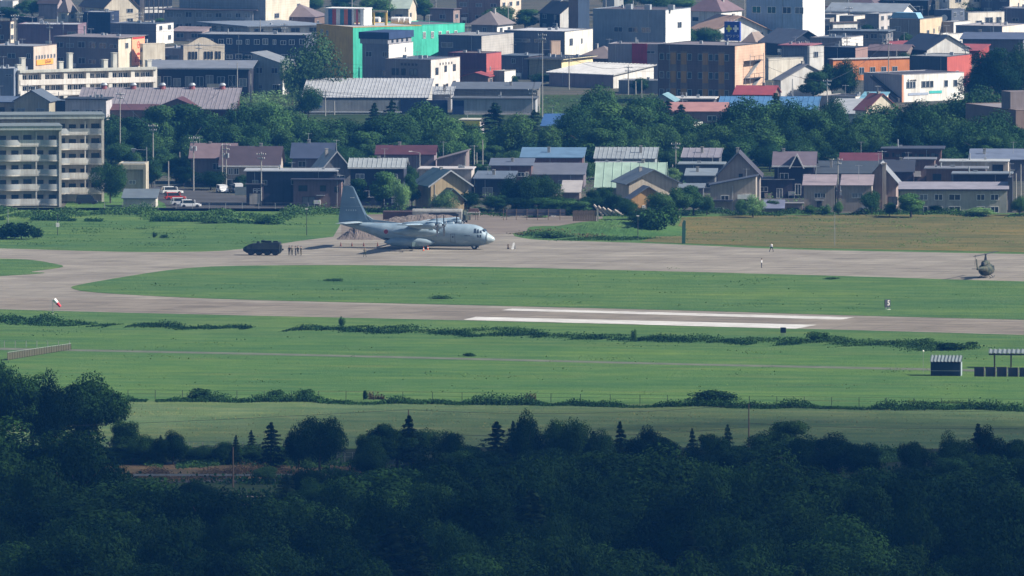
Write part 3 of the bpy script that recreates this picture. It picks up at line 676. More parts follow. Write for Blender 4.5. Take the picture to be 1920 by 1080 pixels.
# ---------------- yellow and turquoise hall
YEL = (.62, .37, .07); TEAL = (.08, .55, .38)
r_, W_, D_, H_ = B('big yellow and turquoise game hall with striped rooftop tower', 592, 662, 790, 52, 150, 62, wall=YEL, wall_r=TEAL, rc=LGREY, wins=[(.15,.8,1.2,1.4),(.3,.8,1.0,1.2)], wr=None, name='game_hall', cat='hall', clutter=False)
r2, W2, D2, H2 = B('turquoise wing of the game hall with small white framed windows', 700, 787, 871, 48, 112, 50, wall=TEAL, wall_r=TEAL, rc=(.17,.15,.16), wins=None, wr=[(u,.62,.8,1.5) for u in (.1,.28,.45,.62,.8)], fr='white', clutter=False)
t_ = empty('rooftop_tower', G(592, 150), -radians(20), 'striped white, red and blue open rooftop tower on the yellow hall', 'tower')
sc_ = S(150); zt = (150-54)/sc_; TW = 70/sc_
t_.location = G(608, 146)+Vector((0, 4, (146-50)/S(146)+.3))
MB().box(0, TW*1.15, 0, 5, 3.55, 3.75).build('roof', M['white'], t_)
cs = [(.5,.5,.5),(.05,.14,.30),(.35,.06,.05),(.6,.6,.6),(.06,.2,.25),(.5,.12,.06),(.03,.05,.12),(.62,.62,.6),(.45,.06,.08),(.55,.56,.58)]
for i, c_ in enumerate(cs):
    x = TW*1.12*i/len(cs); MB().box(x, x+TW*1.12/len(cs)*(.95 if i < 7 else .5), .05 if i < 8 else .3, .25, 0, 3.55).build('panel', col('tower_panel', c_), t_)
MB().box(TW*1.05, TW*1.13, 0, 5, 0, 3.55).build('side_panel', M['white'], t_)
fr_ = empty('rooftop_arch', G(698, 148)+Vector((0, 3, (148-50)/S(148)+.2)), -radians(16), 'yellow goal shaped frame on the game hall roof', 'arch')
ym = col('yellow_paint', (.62, .42, .10))
for x in (0, 2.9): MB().box(x, x+.45, 0, .45, 0, 2.9).build('post', ym, fr_)
MB().box(-.1, 3.45, -.02, .47, 2.9, 3.3).build('crossbeam', wallmat((.6,.52,.36)), fr_)
for i, px in enumerate((705, 742, 752, 762)):
    t2 = empty('rooftop_tank', G(px, 140)+Vector((0, 2, (140-46)/S(140))), radians(-20), ['small round white tank beside the yellow frame', 'first of three white roof tanks on the game hall', 'middle one of three white roof tanks on the game hall', 'last of three white roof tanks, nearest the turquoise wing'][i], 'tank', 'white tanks on the game hall roof')
    MB().cyl((-.9, 0, .9), (.9, 0, .9), .75, .75, 14).build('drum', M['white'], t2); MB().box(-.8, -.6, -.4, .4, 0, .5).box(.6, .8, -.4, .4, 0, .5).build('stand', M['steel'], t2)

B('grey building with blue top storey in front of the game hall', 679, 729, 784, 84, 168, 24, D=13, wall=(.22,.22,.25), wall_r=WHITE, rc=GREY, wins=[(.25,.72,1.5,1.2),(.85,.72,1.2,1.2),(.9,.3,1.6,1.2)], wr=[(.68,.80,.5,1.1)])
r_, W_, D_, H_ = BLD['grey building with blue top storey in front of the game hall']
MB().box(-.5, W_*.97, -.1, D_*.97, H_+.16, H_+1.2).build('top_storey', wallmat((.30,.30,.32)), r_)
MB().box(-.8, W_+.15, -.2, D_+.1, H_+1.2, H_+2.7).build('roof_band', wallmat((.035,.06,.13)), r_)
for u in (.18,.38,.58,.78): MB().box(W_*.97+.0, W_*.97+.08, D_*u-.5, D_*u+.5, H_+.35, H_+1.05).build('window', M['glass'], r_)
B('three storey grey block with white end and three window column', 722, 808, 862, 113, 178, 24, wall=(.215,.20,.21), wall_r=(.60,.56,.52), rc=SLATE, n=2,
  wins=[(.22,.55,1.6,1.5),(.40,.55,1.0,1.5),(.62,.55,1.8,1.5)], wr=[(.2,.56,1.5,1.6),(.5,.62,1.2,1.4),(.8,.62,1.4,1.5),(.2,.12,1.5,1.4),(.55,.12,1.0,1.2),(.8,.15,1.4,1.4)], fr='dark')
r_, W_, D_, H_ = BLD['three storey grey block with white end and three window column']
for u in (.34,.42,.50,.58,.66): MB().box(W_*u, W_*u+.5, -.07, -.01, H_-1.3, H_-.8).build('letter', M['dark'], r_)
for u in (.3,.4,.5,.6,.7): MB().box(W_+.01, W_+.07, D_*u, D_*u+.45, H_-1.3, H_-.8).build('letter', M['dark'], r_)
# farm co-operative store
r_, W_, D_, H_ = B('long co-operative store with big pale ribbed metal roof', 568, 800, 846, 184, 214, 4, D=16, wall=(.40,.39,.36), roof='shed', rc=(.44,.45,.46), rh=3.2, ov=.4, seams=.75, name='store', cat='store', wins=None, wr=None, clutter=False, trim=M['dark'])
MB().box(-.3, W_*.775, -.5, -.02, .7, H_-.5).build('fascia_wall', wallmat((.36,.36,.35)), r_)
MB().box(W_*.79, W_*1.17, -.55, -.02, -.3, H_-.4).build('dark_sign_wall', wallmat((.028,.045,.10)), r_)
MB().box(-.3, W_*.8, -.62, -.05, .3, .6).build('plinth', M['white'], r_)
for i in range(9): MB().box(-.75, -.32, -.4, .6, -.3+i*.36, -.3+i*.36+.32).build('brick_course', col('pink_brick', (.40,.28,.26)), r_)
bl = col('logo_blue', (.02, .12, .30))
lg = MB()
for q in ([(.0,.3),(.5,.0),(1.0,.3),(1.3,1.2),(1.0,1.25),(.8,.55),(.5,.4),(.1,.55)], [(1.1,.3),(1.7,1.5),(2.4,.3),(2.0,.3),(1.65,.95),(1.4,.5)], [(1.6,.3),(1.9,.6),(3.0,.1),(2.6,.0)]):
    lg.prism([(x, 0, z) for x, z in q], (0, -.08, 0))
lg.build('logo', bl, r_, (W_*.05, -.52, 1.4))
inst('lettering', text_mesh('八雲町', 1.15, M['white']), r_, (W_*.99, -.63, .55), (pi/2, 0, 0))
B('low right extension of the co-operative store with ribbed roof', 802, 846, 852, 178, 206, 4, D=8, wall=GREY, roof='shed', rc=(.40,.42,.43), rh=1.2, seams=.75, name='shed', wins=None)
B('long dark green roofed shed behind the grey panel building', 846, 1008, 1014, 168, 200, 3, D=11, wall=(.22,.21,.19), roof='shed', rc=(.12,.14,.17), rh=.9, name='warehouse', wins=None)
r_, W_, D_, H_ = B('long grey panel building with navy left bay', 848, 1004, 1012, 186, 216, 3, D=9, wall=(.34,.35,.37), roof='slab', rc=(.10,.11,.12), ov=.3, name='warehouse', wins=None)
MB().box(0, W_*.14, -.12, -.01, .2, H_-.3).build('navy_bay', wallmat((.03,.05,.12)), r_)
MB().box(W_*.15, W_*.95, -.14, -.01, -.2, .35).build('plinth', wallmat((.55,.5,.47)), r_)
B('tiny shop with a yellow sign among the trees', 862, 900, 906, 226, 262, 8, D=6, wall=(.42,.38,.40), roof='slab', rc=CREAM, name='shop', wins=[(.3,.2,1.4,1.6),(.75,.2,1.4,1.6)], fr='white')
r_, W_, D_, H_ = BLD['tiny shop with a yellow sign among the trees']
MB().box(.1, W_*1.0, -.4, -.02, H_-1.1, H_-.1).build('sign', col('yellow_sign', (.72, .60, .10)), r_)
B('small cream house with vivid blue roof among the belt trees', 1016, 1050, 1056, 236, 262, 12, D=8, wall=CREAM, roof='gx', rc=(.03,.14,.38), rh=2.2, name='house')

# ---------------- centre top
B('brown two storey house with ribbed walls at the top edge, centre', 856, 938, 977, 0, 44, 24, wall=(.27,.19,.17), wall_r=(.62,.52,.42), rc=RBROWN, st='siding', name='house')
B('mint green gabled roof at the top edge behind the green hall', 732, 766, 774, 16, 44, 12, D=9, wall=CREAM, roof='gx', rc=(.42,.52,.42), rh=2.4, name='house')
B('dark brown house at the top edge right of the mint roof', 806, 850, 862, 18, 46, 24, wall=(.26,.20,.18), roof='slab', rc=RBROWN, name='house')
B('brown hip roofed house left of the long white walled block', 884, 932, 955, 44, 72, 24, D=9, wall=(.22,.21,.22), wall_r=WHITE, roof='hip', rc=(.22,.18,.17), rh=2.5, ov=.7, name='house')
B('black roofed house with white gable at the top, centre', 1012, 1050, 1078, 26, 62, 62, D=7, wall=BLACK, wall_r=WHITE, roof='gx', rc=BLACK, rh=2.6, name='house')
B('tall dark tower block at the top edge with brown lit strip', 1066, 1084, 1106, -40, 66, 62, D=3, wall=(.2,.15,.13), wall_r=(.06,.09,.14), wins=None, wr=None)
B('dark fronted concrete block with ribbed lit end', 822, 903, 963, 68, 118, 24, wall=(.10,.115,.15), wall_r=(.42,.40,.37), rc=(.30,.29,.28), wins=[(.2,.55,3,1.2)], wr=None, st='siding')
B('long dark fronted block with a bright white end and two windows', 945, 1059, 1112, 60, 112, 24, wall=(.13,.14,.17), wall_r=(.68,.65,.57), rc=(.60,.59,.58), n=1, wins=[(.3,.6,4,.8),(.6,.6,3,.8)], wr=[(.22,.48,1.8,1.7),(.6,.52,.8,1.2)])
B('small white block right of the bright white end', 1108, 1113, 1143, 58, 100, 62, wall=WHITE, n=1, wr=[(.3,.3,.6,1)])
B('small tan tiled box in front of the dark fronted block', 1031, 1034, 1051, 78, 116, 62, wall=(.46,.34,.26), rc=GREY, wins=None, wr=None, name='shed')
B('red walled building, its shaded front coloured in maroon', 840, 912, 940, 101, 160, 24, wall=(.12,.045,.07), wall_r=(.38,.10,.09), rc=BROWN, wins=None, wr=[(.25,.45,.5,.9)])  # front maroon is the red wall with its shade put in
B('slate grey building right of the white three window end', 861, 896, 899, 109, 158, 20, D=8, wall=(.10,.16,.21), rc=RBROWN, wins=[(.75,.35,.8,1.6)])
B('olive and yellow building with a pale fascia band', 992, 1053, 1112, 112, 150, 24, wall=(.30,.27,.18), wall_r=(.70,.60,.36), rc=BLACK, n=1, roof='slab', trim=wallmat((.66,.60,.42)), ov=.8, wr=[(.15,.45,1.4,.5),(.5,.5,1.0,.5),(.8,.5,.6,.4)])
B('brown grey low building in front of the tan tiled box', 938, 990, 996, 106, 148, 20, D=9, wall=(.17,.14,.16), rc=SLATE, roof='slab')
B('hip roofed brown house above the white ribbed roof', 1084, 1150, 1166, 108, 136, 24, D=9, wall=(.12,.10,.10), wall_r=(.42,.28,.22), roof='hip', rc=(.25,.19,.17), rh=2.2, ov=.8, name='house')
B('small white shed with grey front in front of the red building', 925, 946, 973, 134, 164, 24, D=6, wall=(.26,.25,.23), wall_r=WHITE, rc=(.4,.38,.35), wins=None, wr=None, name='shed')
B('little red roofed lean-to over a blue canopy', 866, 915, 922, 144, 166, 12, D=6, wall=BROWN, roof='gy', rc=(.36,.05,.05), rh=.8, name='shed', wins=None)
r_, W_, D_, H_ = B('low hall with long white ribbed roof', 1030, 1150, 1234, 141, 166, 40, D=14, wall=(.24,.20,.22), wall_r=(.62,.60,.56), roof='shed', rc=(.56,.55,.53), rh=1.6, seams=1.0, ov=.5, name='warehouse', wins=None, wr=None)
B('grey flat shed to the left of the brown hotel', 1160, 1234, 1238, 152, 176, 10, D=7, wall=(.25,.26,.27), rc=GREY, name='shed', wins=None)
B('grey street wall carrying a red panel and blue vending machine', 1140, 1234, 1240, 84, 150, 12, D=9, wall=(.26,.25,.27), rc=(.24,.2,.2), wins=[(.85,.75,2,.6),(.82,.3,1.4,.7)])
r_, W_, D_, H_ = BLD['grey street wall carrying a red panel and blue vending machine']
MB().box(W_*.48, W_*.78, -.2, -.01, H_*.45, H_*1.03).build('red_panel', wallmat((.32,.03,.05)), r_)
MB().box(W_*.57, W_*.76, -.8, -.22, H_*.16, H_*.40).build('vending_machine', col('vending_blue', (.03,.10,.42)), r_)
B('large grey blue two storey block with white ribbed end', 1112, 1248, 1296, 20, 104, 24, wall=(.22,.26,.31), wall_r=(.66,.66,.64), rc=RBROWN, n=2, wins=[(.35,.5,2.2,1.2),(.55,.5,2.4,1.2),(.73,.5,2.2,1.2)], wr=[(.55,.58,2.2,1.4)])
r_, W_, D_, H_ = BLD['large grey blue two storey block with white ribbed end']
for u in (.40, .66, .98): MB().box(W_*u, W_*u+1.4, 2, 3, H_, H_+1.2).build('roof_unit', M['alu'], r_)
B('grey block behind the large grey blue block, top edge', 1130, 1152, 1158, -30, 30, 16, D=8, wall=(.30,.31,.30), wins=None)
B('maroon roofed house right of the white ribbed end', 1290, 1352, 1366, 20, 52, 30, D=10, wall=WHITE, wall_r=WHITE, roof='hip', rc=(.20,.12,.13), rh=3.6, ov=.5, name='house', wins='auto', fr='dark')
r_, W_, D_, H_ = B('terracotta roofed hall with white lower arcade', 1296, 1336, 1440, 58, 86, 60, wall=WHITE, wall_r=WHITE, roof='gx', rc=(.46,.27,.17), rh=3.2, ov=.8, name='hall', n=1, ww=2.4, wh=1.6)
B('small brown hip roof beside the blue pharmacy sign', 1388, 1418, 1432, 82, 100, 24, D=8, wall=WHITE, roof='hip', rc=(.30,.22,.17), rh=2.4, ov=.7, name='house')
# hotel
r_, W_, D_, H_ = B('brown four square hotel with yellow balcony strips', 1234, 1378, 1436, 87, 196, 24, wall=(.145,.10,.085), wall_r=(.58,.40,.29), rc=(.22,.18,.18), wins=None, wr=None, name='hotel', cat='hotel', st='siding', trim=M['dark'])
for row in (.125, .425, .74):
    for px in (570, 635, 728, 815, 910, 1003, 1058, 1142): window(r_, W_, D_, 'f', (px-535)/680*W_, H_*row, 1.15, 1.5, 'alu', 'glass', False)
    for px in (672, 765, 955, 1097): MB().box((px-535)/680*W_-.62, (px-535)/680*W_+.62, -.18, -.01, H_*(row-.07), H_*(row+.13)).build('balcony_panel', wallmat((.40,.23,.07)), r_)
for px in (672, 765, 955, 1097): MB().box((px-535)/680*W_-.8, (px-535)/680*W_+.8, -.06, -.008, .2, H_*.9).build('strip', wallmat((.22,.17,.13)), r_)
st_ = empty('fire_escape', (0, 0, 0), 0); st_.parent = r_
bpy.data.objects.remove(st_)
for k in range(3):
    z = H_*(.12+.30*k)
    pl = MB().box(W_+.02, W_+1.5, D_*.30, D_*.75, z, z+.12).build('stair_landing', M['dark'], r_)
    b = MB()
    for u in (.30, .45, .60, .75): b.cyl((W_+1.45, D_*u, z), (W_+1.45, D_*u, z+1.1), .05, .05, 5)
    b.box(W_+1.4, W_+1.5, D_*.3, D_*.75, z+1.05, z+1.12); b.build('railing', M['dark'], pl)
    if k: MB().prism([(W_+.2, D_*.75, z), (W_+.2, D_*.3, z-H_*.30), (W_+.2, D_*.3, z-H_*.30+.22), (W_+.2, D_*.75, z+.22)], (.7, 0, 0)).build('stair_flight', M['steel'], r_)
for u in (.3, .75): MB().cyl((W_+1.45, D_*u, 0), (W_+1.45, D_*u, H_*.85), .07, .07, 6).build('stair_post', M['steel'], r_)
# blue sign
sp = empty('roof_sign', G(1358, 168)+Vector((0, 0, (168-84)/S(168)+.9)), -radians(16), 'blue rooftop pharmacy sign with yellow and white crosses', 'sign')
SWD = 30/S(168); SHH = 36/S(168)
MB().box(0, SWD, 0, 1.0, .0, SHH).build('board', col('sign_blue', (.025, .06, .33), .5), sp)
for i, (x, c_) in enumerate(((.30, (.75, .75, .08)), (.74, (.85, .85, .85)))):
    b = MB(); X = SWD*x; Z = SHH*.64; q = .25
    b.box(X-q, X+q, -.06, -.005, Z-.75, Z+.75).box(X-.62, X-q-.002, -.06, -.005, Z-q, Z+q).box(X+q+.002, X+.62, -.06, -.005, Z-q, Z+q)
    b.build('cross', col('cross_%d' % i, c_), sp)
inst('lettering', text_mesh('サツドラ', .78, M['white']), sp, (SWD*.53, -.05, SHH*.24), (pi/2, 0, 0))
for u in (.1, .9): MB().cyl((SWD*u, .5, -1.5), (SWD*u, .5, 0), .12, .12, 6).build('post', M['steel'], sp)
for u in (.2, .4, .6, .8): MB().cyl((SWD*u, .5, SHH), (SWD*u, .5, SHH+.5), .05, .05, 5).build('lamp_stub', M['white'], sp)

# ---------------- right top
B('tall pale blue block with bright white end, top edge', 1400, 1505, 1548, -60, 84, 24, wall=(.34,.44,.56), wall_r=(.70,.70,.69), rc=GREY, n=4, wins=[(u,z,2.2,1.6) for u in (.18,.45,.72,.94) for z in (.40,.72)]+[(u,.12,2.2,1.6) for u in (.7,.8)], wr=[(.25,.74,1.4,1.4),(.75,.74,1.2,1.4)], fr='white')
B('long grey roofed terrace with a white eave, top right', 1553, 1690, 1740, 22, 44, 20, D=9, wall=WHITE, wall_r=WHITE, roof='gx', rc=(.26,.30,.34), rh=1.6, ov=.6, name='house', trim=M['white'])
B('red fascia shop at the top edge right of the bright white end', 1550, 1600, 1614, 14, 36, 24, D=8, wall=WHITE, roof='slab', rc=RBROWN, trim=M['red'], name='shop')
B('brown hipped roof at the top edge, right of the red fascia shop', 1590, 1640, 1652, 8, 30, 24, D=9, wall=BROWN, roof='hip', rc=(.15,.10,.11), rh=2.4, name='house')
B('black low block at the top edge, right', 1650, 1740, 1756, 2, 30, 14, D=8, wall=BLACK, rc=SLATE)
B('grey box with narrow white end, below the grey terrace roof', 1536, 1568, 1578, 28, 62, 24, D=7, wall=(.25,.25,.25), wall_r=WHITE, rc=GREY, wins=None)
B('grey box with broad cream end, below the grey terrace roof', 1574, 1601, 1623, 31, 66, 24, D=8, wall=(.26,.26,.25), wall_r=(.74,.68,.6), rc=GREY, wins=None, wr=None)
B('second grey box with a striped awning, below the terrace', 1622, 1648, 1660, 27, 66, 24, D=8, wall=(.19,.20,.22), wall_r=(.5,.47,.45), rc=GREY)
B('narrow white shop with a row of windows above the tan shutter house', 1558, 1562, 1608, 43, 78, 62, wall=WHITE, roof='slab', rc=RBROWN, n=1, wr=[(u,.5,1.6,1.0) for u in (.12,.35,.58,.82)], name='shop')
B('slate box beside the tan shutter house', 1500, 1528, 1532, 39, 78, 16, D=8, wall=(.09,.12,.14), rc=SLATE, wins=None)
B('tan house with a big pale shutter', 1529, 1556, 1560, 37, 78, 8, D=8, wall=(.30,.28,.25), wins=[(.45,.25,3.6,2.6)], fr='alu', name='house')
B('black steep gable roofed house below the pale blue block', 1430, 1480, 1520, 80, 104, 62, D=9, wall=(.03,.04,.06), roof='gx', rc=(.10,.12,.17), rh=2.6, ov=.8, name='house', wins=None)
B('long grey block with a dark roof slab behind the small white cube', 1556, 1662, 1672, 60, 100, 12, D=8, wall=(.22,.21,.21), roof='slab', rc=(.13,.16,.19), ov=.6, cols=7, n=2, ww=1.6)
B('grey block with small white lit end and door', 1519, 1578, 1620, 72, 112, 24, wall=(.25,.24,.25), wall_r=WHITE, rc=SLATE, wins=[(.75,.4,1,.8)], wr=[(.3,.4,1.4,1.2),(.7,.35,.8,1.8)])
B('blue grey wall under a thin red roof edge', 1466, 1514, 1520, 86, 128, 16, D=9, wall=(.20,.23,.28), roof='slab', rc=(.36,.10,.12), ov=.8, wins=None)
B('white cube with one window left of the black wall', 1514, 1518, 1545, 88, 132, 62, wall=WHITE, rc=WHITE, n=1, wins=None, wr=[(.45,.55,1.1,1.3)])
B('black walled building with brown end, between white cube and orange shop', 1545, 1604, 1628, 90, 128, 24, wall=(.028,.035,.06), wall_r=(.30,.20,.18), rc=SLATE, wins=None, wr=None)
B('low brown shed roof behind the orange shop', 1626, 1700, 1712, 96, 124, 16, D=8, wall=(.2,.16,.15), roof='gx', rc=(.18,.12,.13), rh=1.2, name='house', wins=None)
B('white building with dark roof edge right of the brown hotel', 1436, 1441, 1507, 110, 150, 62, wall=(.40,.40,.38), wall_r=(.70,.65,.55), rc=BLACK, wins=None, wr=None)
B('house with broad grey sloping roof above the blue roof', 1452, 1464, 1530, 150, 186, 62, D=13, wall=WHITE, wall_r=WHITE, roof='gx', rc=(.20,.21,.24), rh=3.2, ov=.4, name='house', wins=None, wr=None)
r_, W_, D_, H_ = B('long orange building with dark windows and pale roof', 1555, 1562, 1712, 112, 152, 62, wall=(.22,.08,.04), wall_r=(.56,.20,.07), rc=LGREY, roof='slab', ov=.3, n=1, name='shop', wins=None, wr=[(u,.28,1.3,1.6) for u in (.22,.36,.50,.64,.78)], trim=wallmat((.5,.5,.5)))
B('stained cream and grey block with blue tank roof', 1668, 1725, 1769, 37, 88, 24, wall=(.24,.23,.21), wall_r=(.62,.50,.34), rc=BLACK, wins=[(.28,.55,1.5,1.2)], wr=[(.35,.40,1.4,1.2),(.62,.45,.7,1.1),(.85,.5,.5,1)])
r_, W_, D_, H_ = BLD['stained cream and grey block with blue tank roof']
MB().prism([(-.5, 1, H_+.2), (W_*.9, 1, H_+.2), (W_*.8, 1, H_+1.5), (W_*.1, 1, H_+1.5)], (0, 3, 0)).build('blue_roof', col('blue_roof', (.18,.34,.46)), r_)
B('grey box with white lit end right of the stained block', 1766, 1788, 1822, 42, 84, 30, D=8, wall=(.25,.25,.26), wall_r=WHITE, rc=GREY, wins=None, wr=None)
B('dark slate block with a round dish at the top right', 1752, 1784, 1796, 20, 60, 24, D=8, wall=(.10,.12,.16), rc=SLATE, wins=None)
r_, W_, D_, H_ = BLD['dark slate block with a round dish at the top right']
MB().cyl((W_*.6, -.3, H_*.65), (W_*.6, -.1, H_*.65), .8, .8, 14).build('dish', M['white'], r_)
B('cream two part house with dark roof line, top right', 1810, 1815, 1884, 24, 66, 62, wall=GREY, wall_r=(.78,.72,.62), rc=BLACK, n=1, wr=[(.3,.42,1.6,1.2),(.58,.48,2.0,1.6),(.85,.5,1.4,1.5)])
B('dark grey block at the right edge, top', 1880, 1940, 1960, 17, 64, 16, D=9, wall=(.15,.15,.19), rc=GREY, wins=[(.4,.5,1.6,.8)])
B('cream block at the very top right corner', 1840, 1893, 1930, -30, 30, 24, wall=(.10,.11,.15), wall_r=(.66,.58,.48), rc=GREY)
B('teal roofed cream house at the top edge, right', 1762, 1780, 1836, -6, 30, 62, D=10, wall=WHITE, wall_r=CREAM, roof='gx', rc=(.08,.26,.24), rh=2.4, name='house')
B('grey fronted block with cream end under the cream two part house', 1793, 1879, 1930, 50, 92, 24, wall=(.19,.20,.24), wall_r=(.66,.58,.50), rc=(.45,.4,.38), n=2, wins=None, wr=None)
B('long navy roofed building at the right edge', 1805, 1918, 1960, 74, 112, 8, D=16, wall=(.14,.14,.16), roof='gx', rc=(.09,.12,.20), rh=1.1, ov=.6, wins=[(.5,.3,1.2,1)])
B('navy roofed house with bright white gable end', 1690, 1738, 1791, 93, 124, 62, D=11, wall=BLACK, wall_r=WHITE, roof='gx', rc=(.035,.05,.085), rh=3.0, ov=.5, name='house', wins=None, wr=None)
B('small pinkish white house behind the navy roofed house', 1746, 1776, 1806, 66, 100, 30, D=8, wall=WHITE, wall_r=WHITE, rc=CREAM, name='house')
B('bright red low roof right of the white gable', 1789, 1836, 1846, 96, 120, 16, D=9, wall=(.3,.06,.06), roof='shed', rc=(.40,.06,.06), rh=1.0, name='shed', wins=None)
B('little red roof left of the navy roofed house', 1662, 1692, 1700, 92, 118, 16, D=8, wall=BROWN, roof='gx', rc=(.42,.08,.09), rh=1.6, name='house', wins=None)
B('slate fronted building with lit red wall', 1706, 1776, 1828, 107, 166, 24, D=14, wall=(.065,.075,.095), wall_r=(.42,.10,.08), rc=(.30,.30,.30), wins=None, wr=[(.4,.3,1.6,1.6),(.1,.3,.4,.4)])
# white lettered building
r_, W_, D_, H_ = B('white walled building with lettering and an outside stair', 1621, 1691, 1807, 141, 192, 50, D=18.0, wall=(.36,.35,.37), wall_r=(.74,.72,.67), rc=(.07,.06,.07), wins=None, wr=None, clutter=False, name='shop')
for u, w_ in ((.10, 1.0), (.145, 1.0), (.19, 1.0), (.345, 1.1), (.41, 1.1), (.475, 1.1), (.71, 1.1), (.86, 1.1)): window(r_, W_, D_, 'r', D_*u, H_*.50, w_, 1.5, 'alu', 'glass', False)
inst('lettering', text_mesh('G ocean', .75, M['dark']), r_, (W_+.06, D_*.16, H_*.80), (pi/2, 0, pi/2))
MB().box(W_+.02, W_+.08, D_*.10, D_*.42, H_*.24, H_*.33).build('sign_band', col('grey_sign', (.3,.34,.42)), r_)
MB().box(W_+.02, W_+.08, D_*.44, D_*.64, H_*.28, H_*.38).build('sign_band', col('green_sign', (.05,.40,.36)), r_)
MB().box(W_+.01, W_+.05, -.02, .5, .0, H_).build('corner_strip', wallmat((.6,.3,.18)), r_)
MB().prism([(W_*.25, -.9, H_*.85), (W_*.98, -.9, .1), (W_*.98, -.9, .9), (W_*.25, -.9, H_*.95)], (0, .8, 0)).build('outside_stair', M['dark'], r_)
# blue and red roofs
B('long vivid blue metal roof in front of the brown hotel', 1346, 1530, 1556, 208, 222, 3, D=22, wall=(.10,.14,.2), roof='shed', rc=(.045,.20,.42), rh=1.8, ov=.3, seams=1.2, name='warehouse', wins=None, clutter=False)
B('grey sloping roofed house right of the vivid blue roof', 1555, 1604, 1618, 214, 234, 8, D=14, wall=LGREY, roof='shed', rc=(.38,.40,.42), rh=2.4, name='house', wins=None)
B('cream gable with red roof peeping over the trees', 1604, 1624, 1646, 206, 240, 50, D=9, wall=CREAM, wall_r=CREAM, roof='gx', rc=(.26,.07,.07), rh=3.2, ov=.4, name='house')
B('teal roofed shed with white fascia below the white lettered building', 1610, 1652, 1660, 190, 220, 8, D=13, wall=CREAM, roof='shed', rc=(.14,.40,.52), rh=1.2, name='shed', wins=None, trim=M['white'])
B('flat dark roof with a white parapet above the vivid blue roof', 1534, 1604, 1652, 182, 206, 30, D=10, wall=(.36,.34,.32), wall_r=(.76,.73,.66), rc=(.04,.04,.05), wins=None, wr=None)
B('bright red hip roof at the foot of the hotel', 1378, 1448, 1462, 178, 206, 8, D=12, wall=BROWN, roof='gx', rc=(.36,.04,.05), rh=1.6, ov=.5, name='house', wins=None)
B('pinkish red long roof behind the belt trees, centre right', 1236, 1360, 1374, 209, 232, 3, D=13, wall=(.24,.16,.15), roof='gx', rc=(.46,.20,.17), rh=1.5, ov=.5, name='house', seams=0, fr='white', wins=[(.8,.2,2,1.2)])
B('teal hip roof left of the pinkish red roof', 1222, 1262, 1270, 190, 214, 8, D=9, wall=GREY, roof='gy', rc=(.16,.34,.40), rh=1.4, name='shed', wins=None)
B('low building with curved white ribbed awnings by the hotel', 1262, 1338, 1346, 186, 208, 5, D=8, wall=(.12,.11,.12), roof='slab', rc=(.60,.58,.55), ov=.5, name='shop')
B('little white walled hut in the belt trees, centre right', 1274, 1300, 1306, 232, 262, 20, D=6, wall=WHITE, rc=SLATE, name='shed', wins=None)
B('small white weathered house half hidden by the belt trees', 1540, 1556, 1568, 278, 308, 24, D=6, wall=(.60,.54,.44), roof='gx', rc=GREY, rh=1.4, name='house')
# tall brown block at the right edge
r_, W_, D_, H_ = B('tall plain brown block at the right edge with a raised stair head', 1905, 1990, 2040, 208, 312, 10, D=28, wall=(.20,.145,.125), rc=(.30,.26,.25), wins=None, wr=None, clutter=False)
r_.rotation_euler.z = radians(20)
MB().box(.4, 5, 4, 9, H_, H_+3.6).build('stair_head', wallmat((.20,.17,.17)), r_)
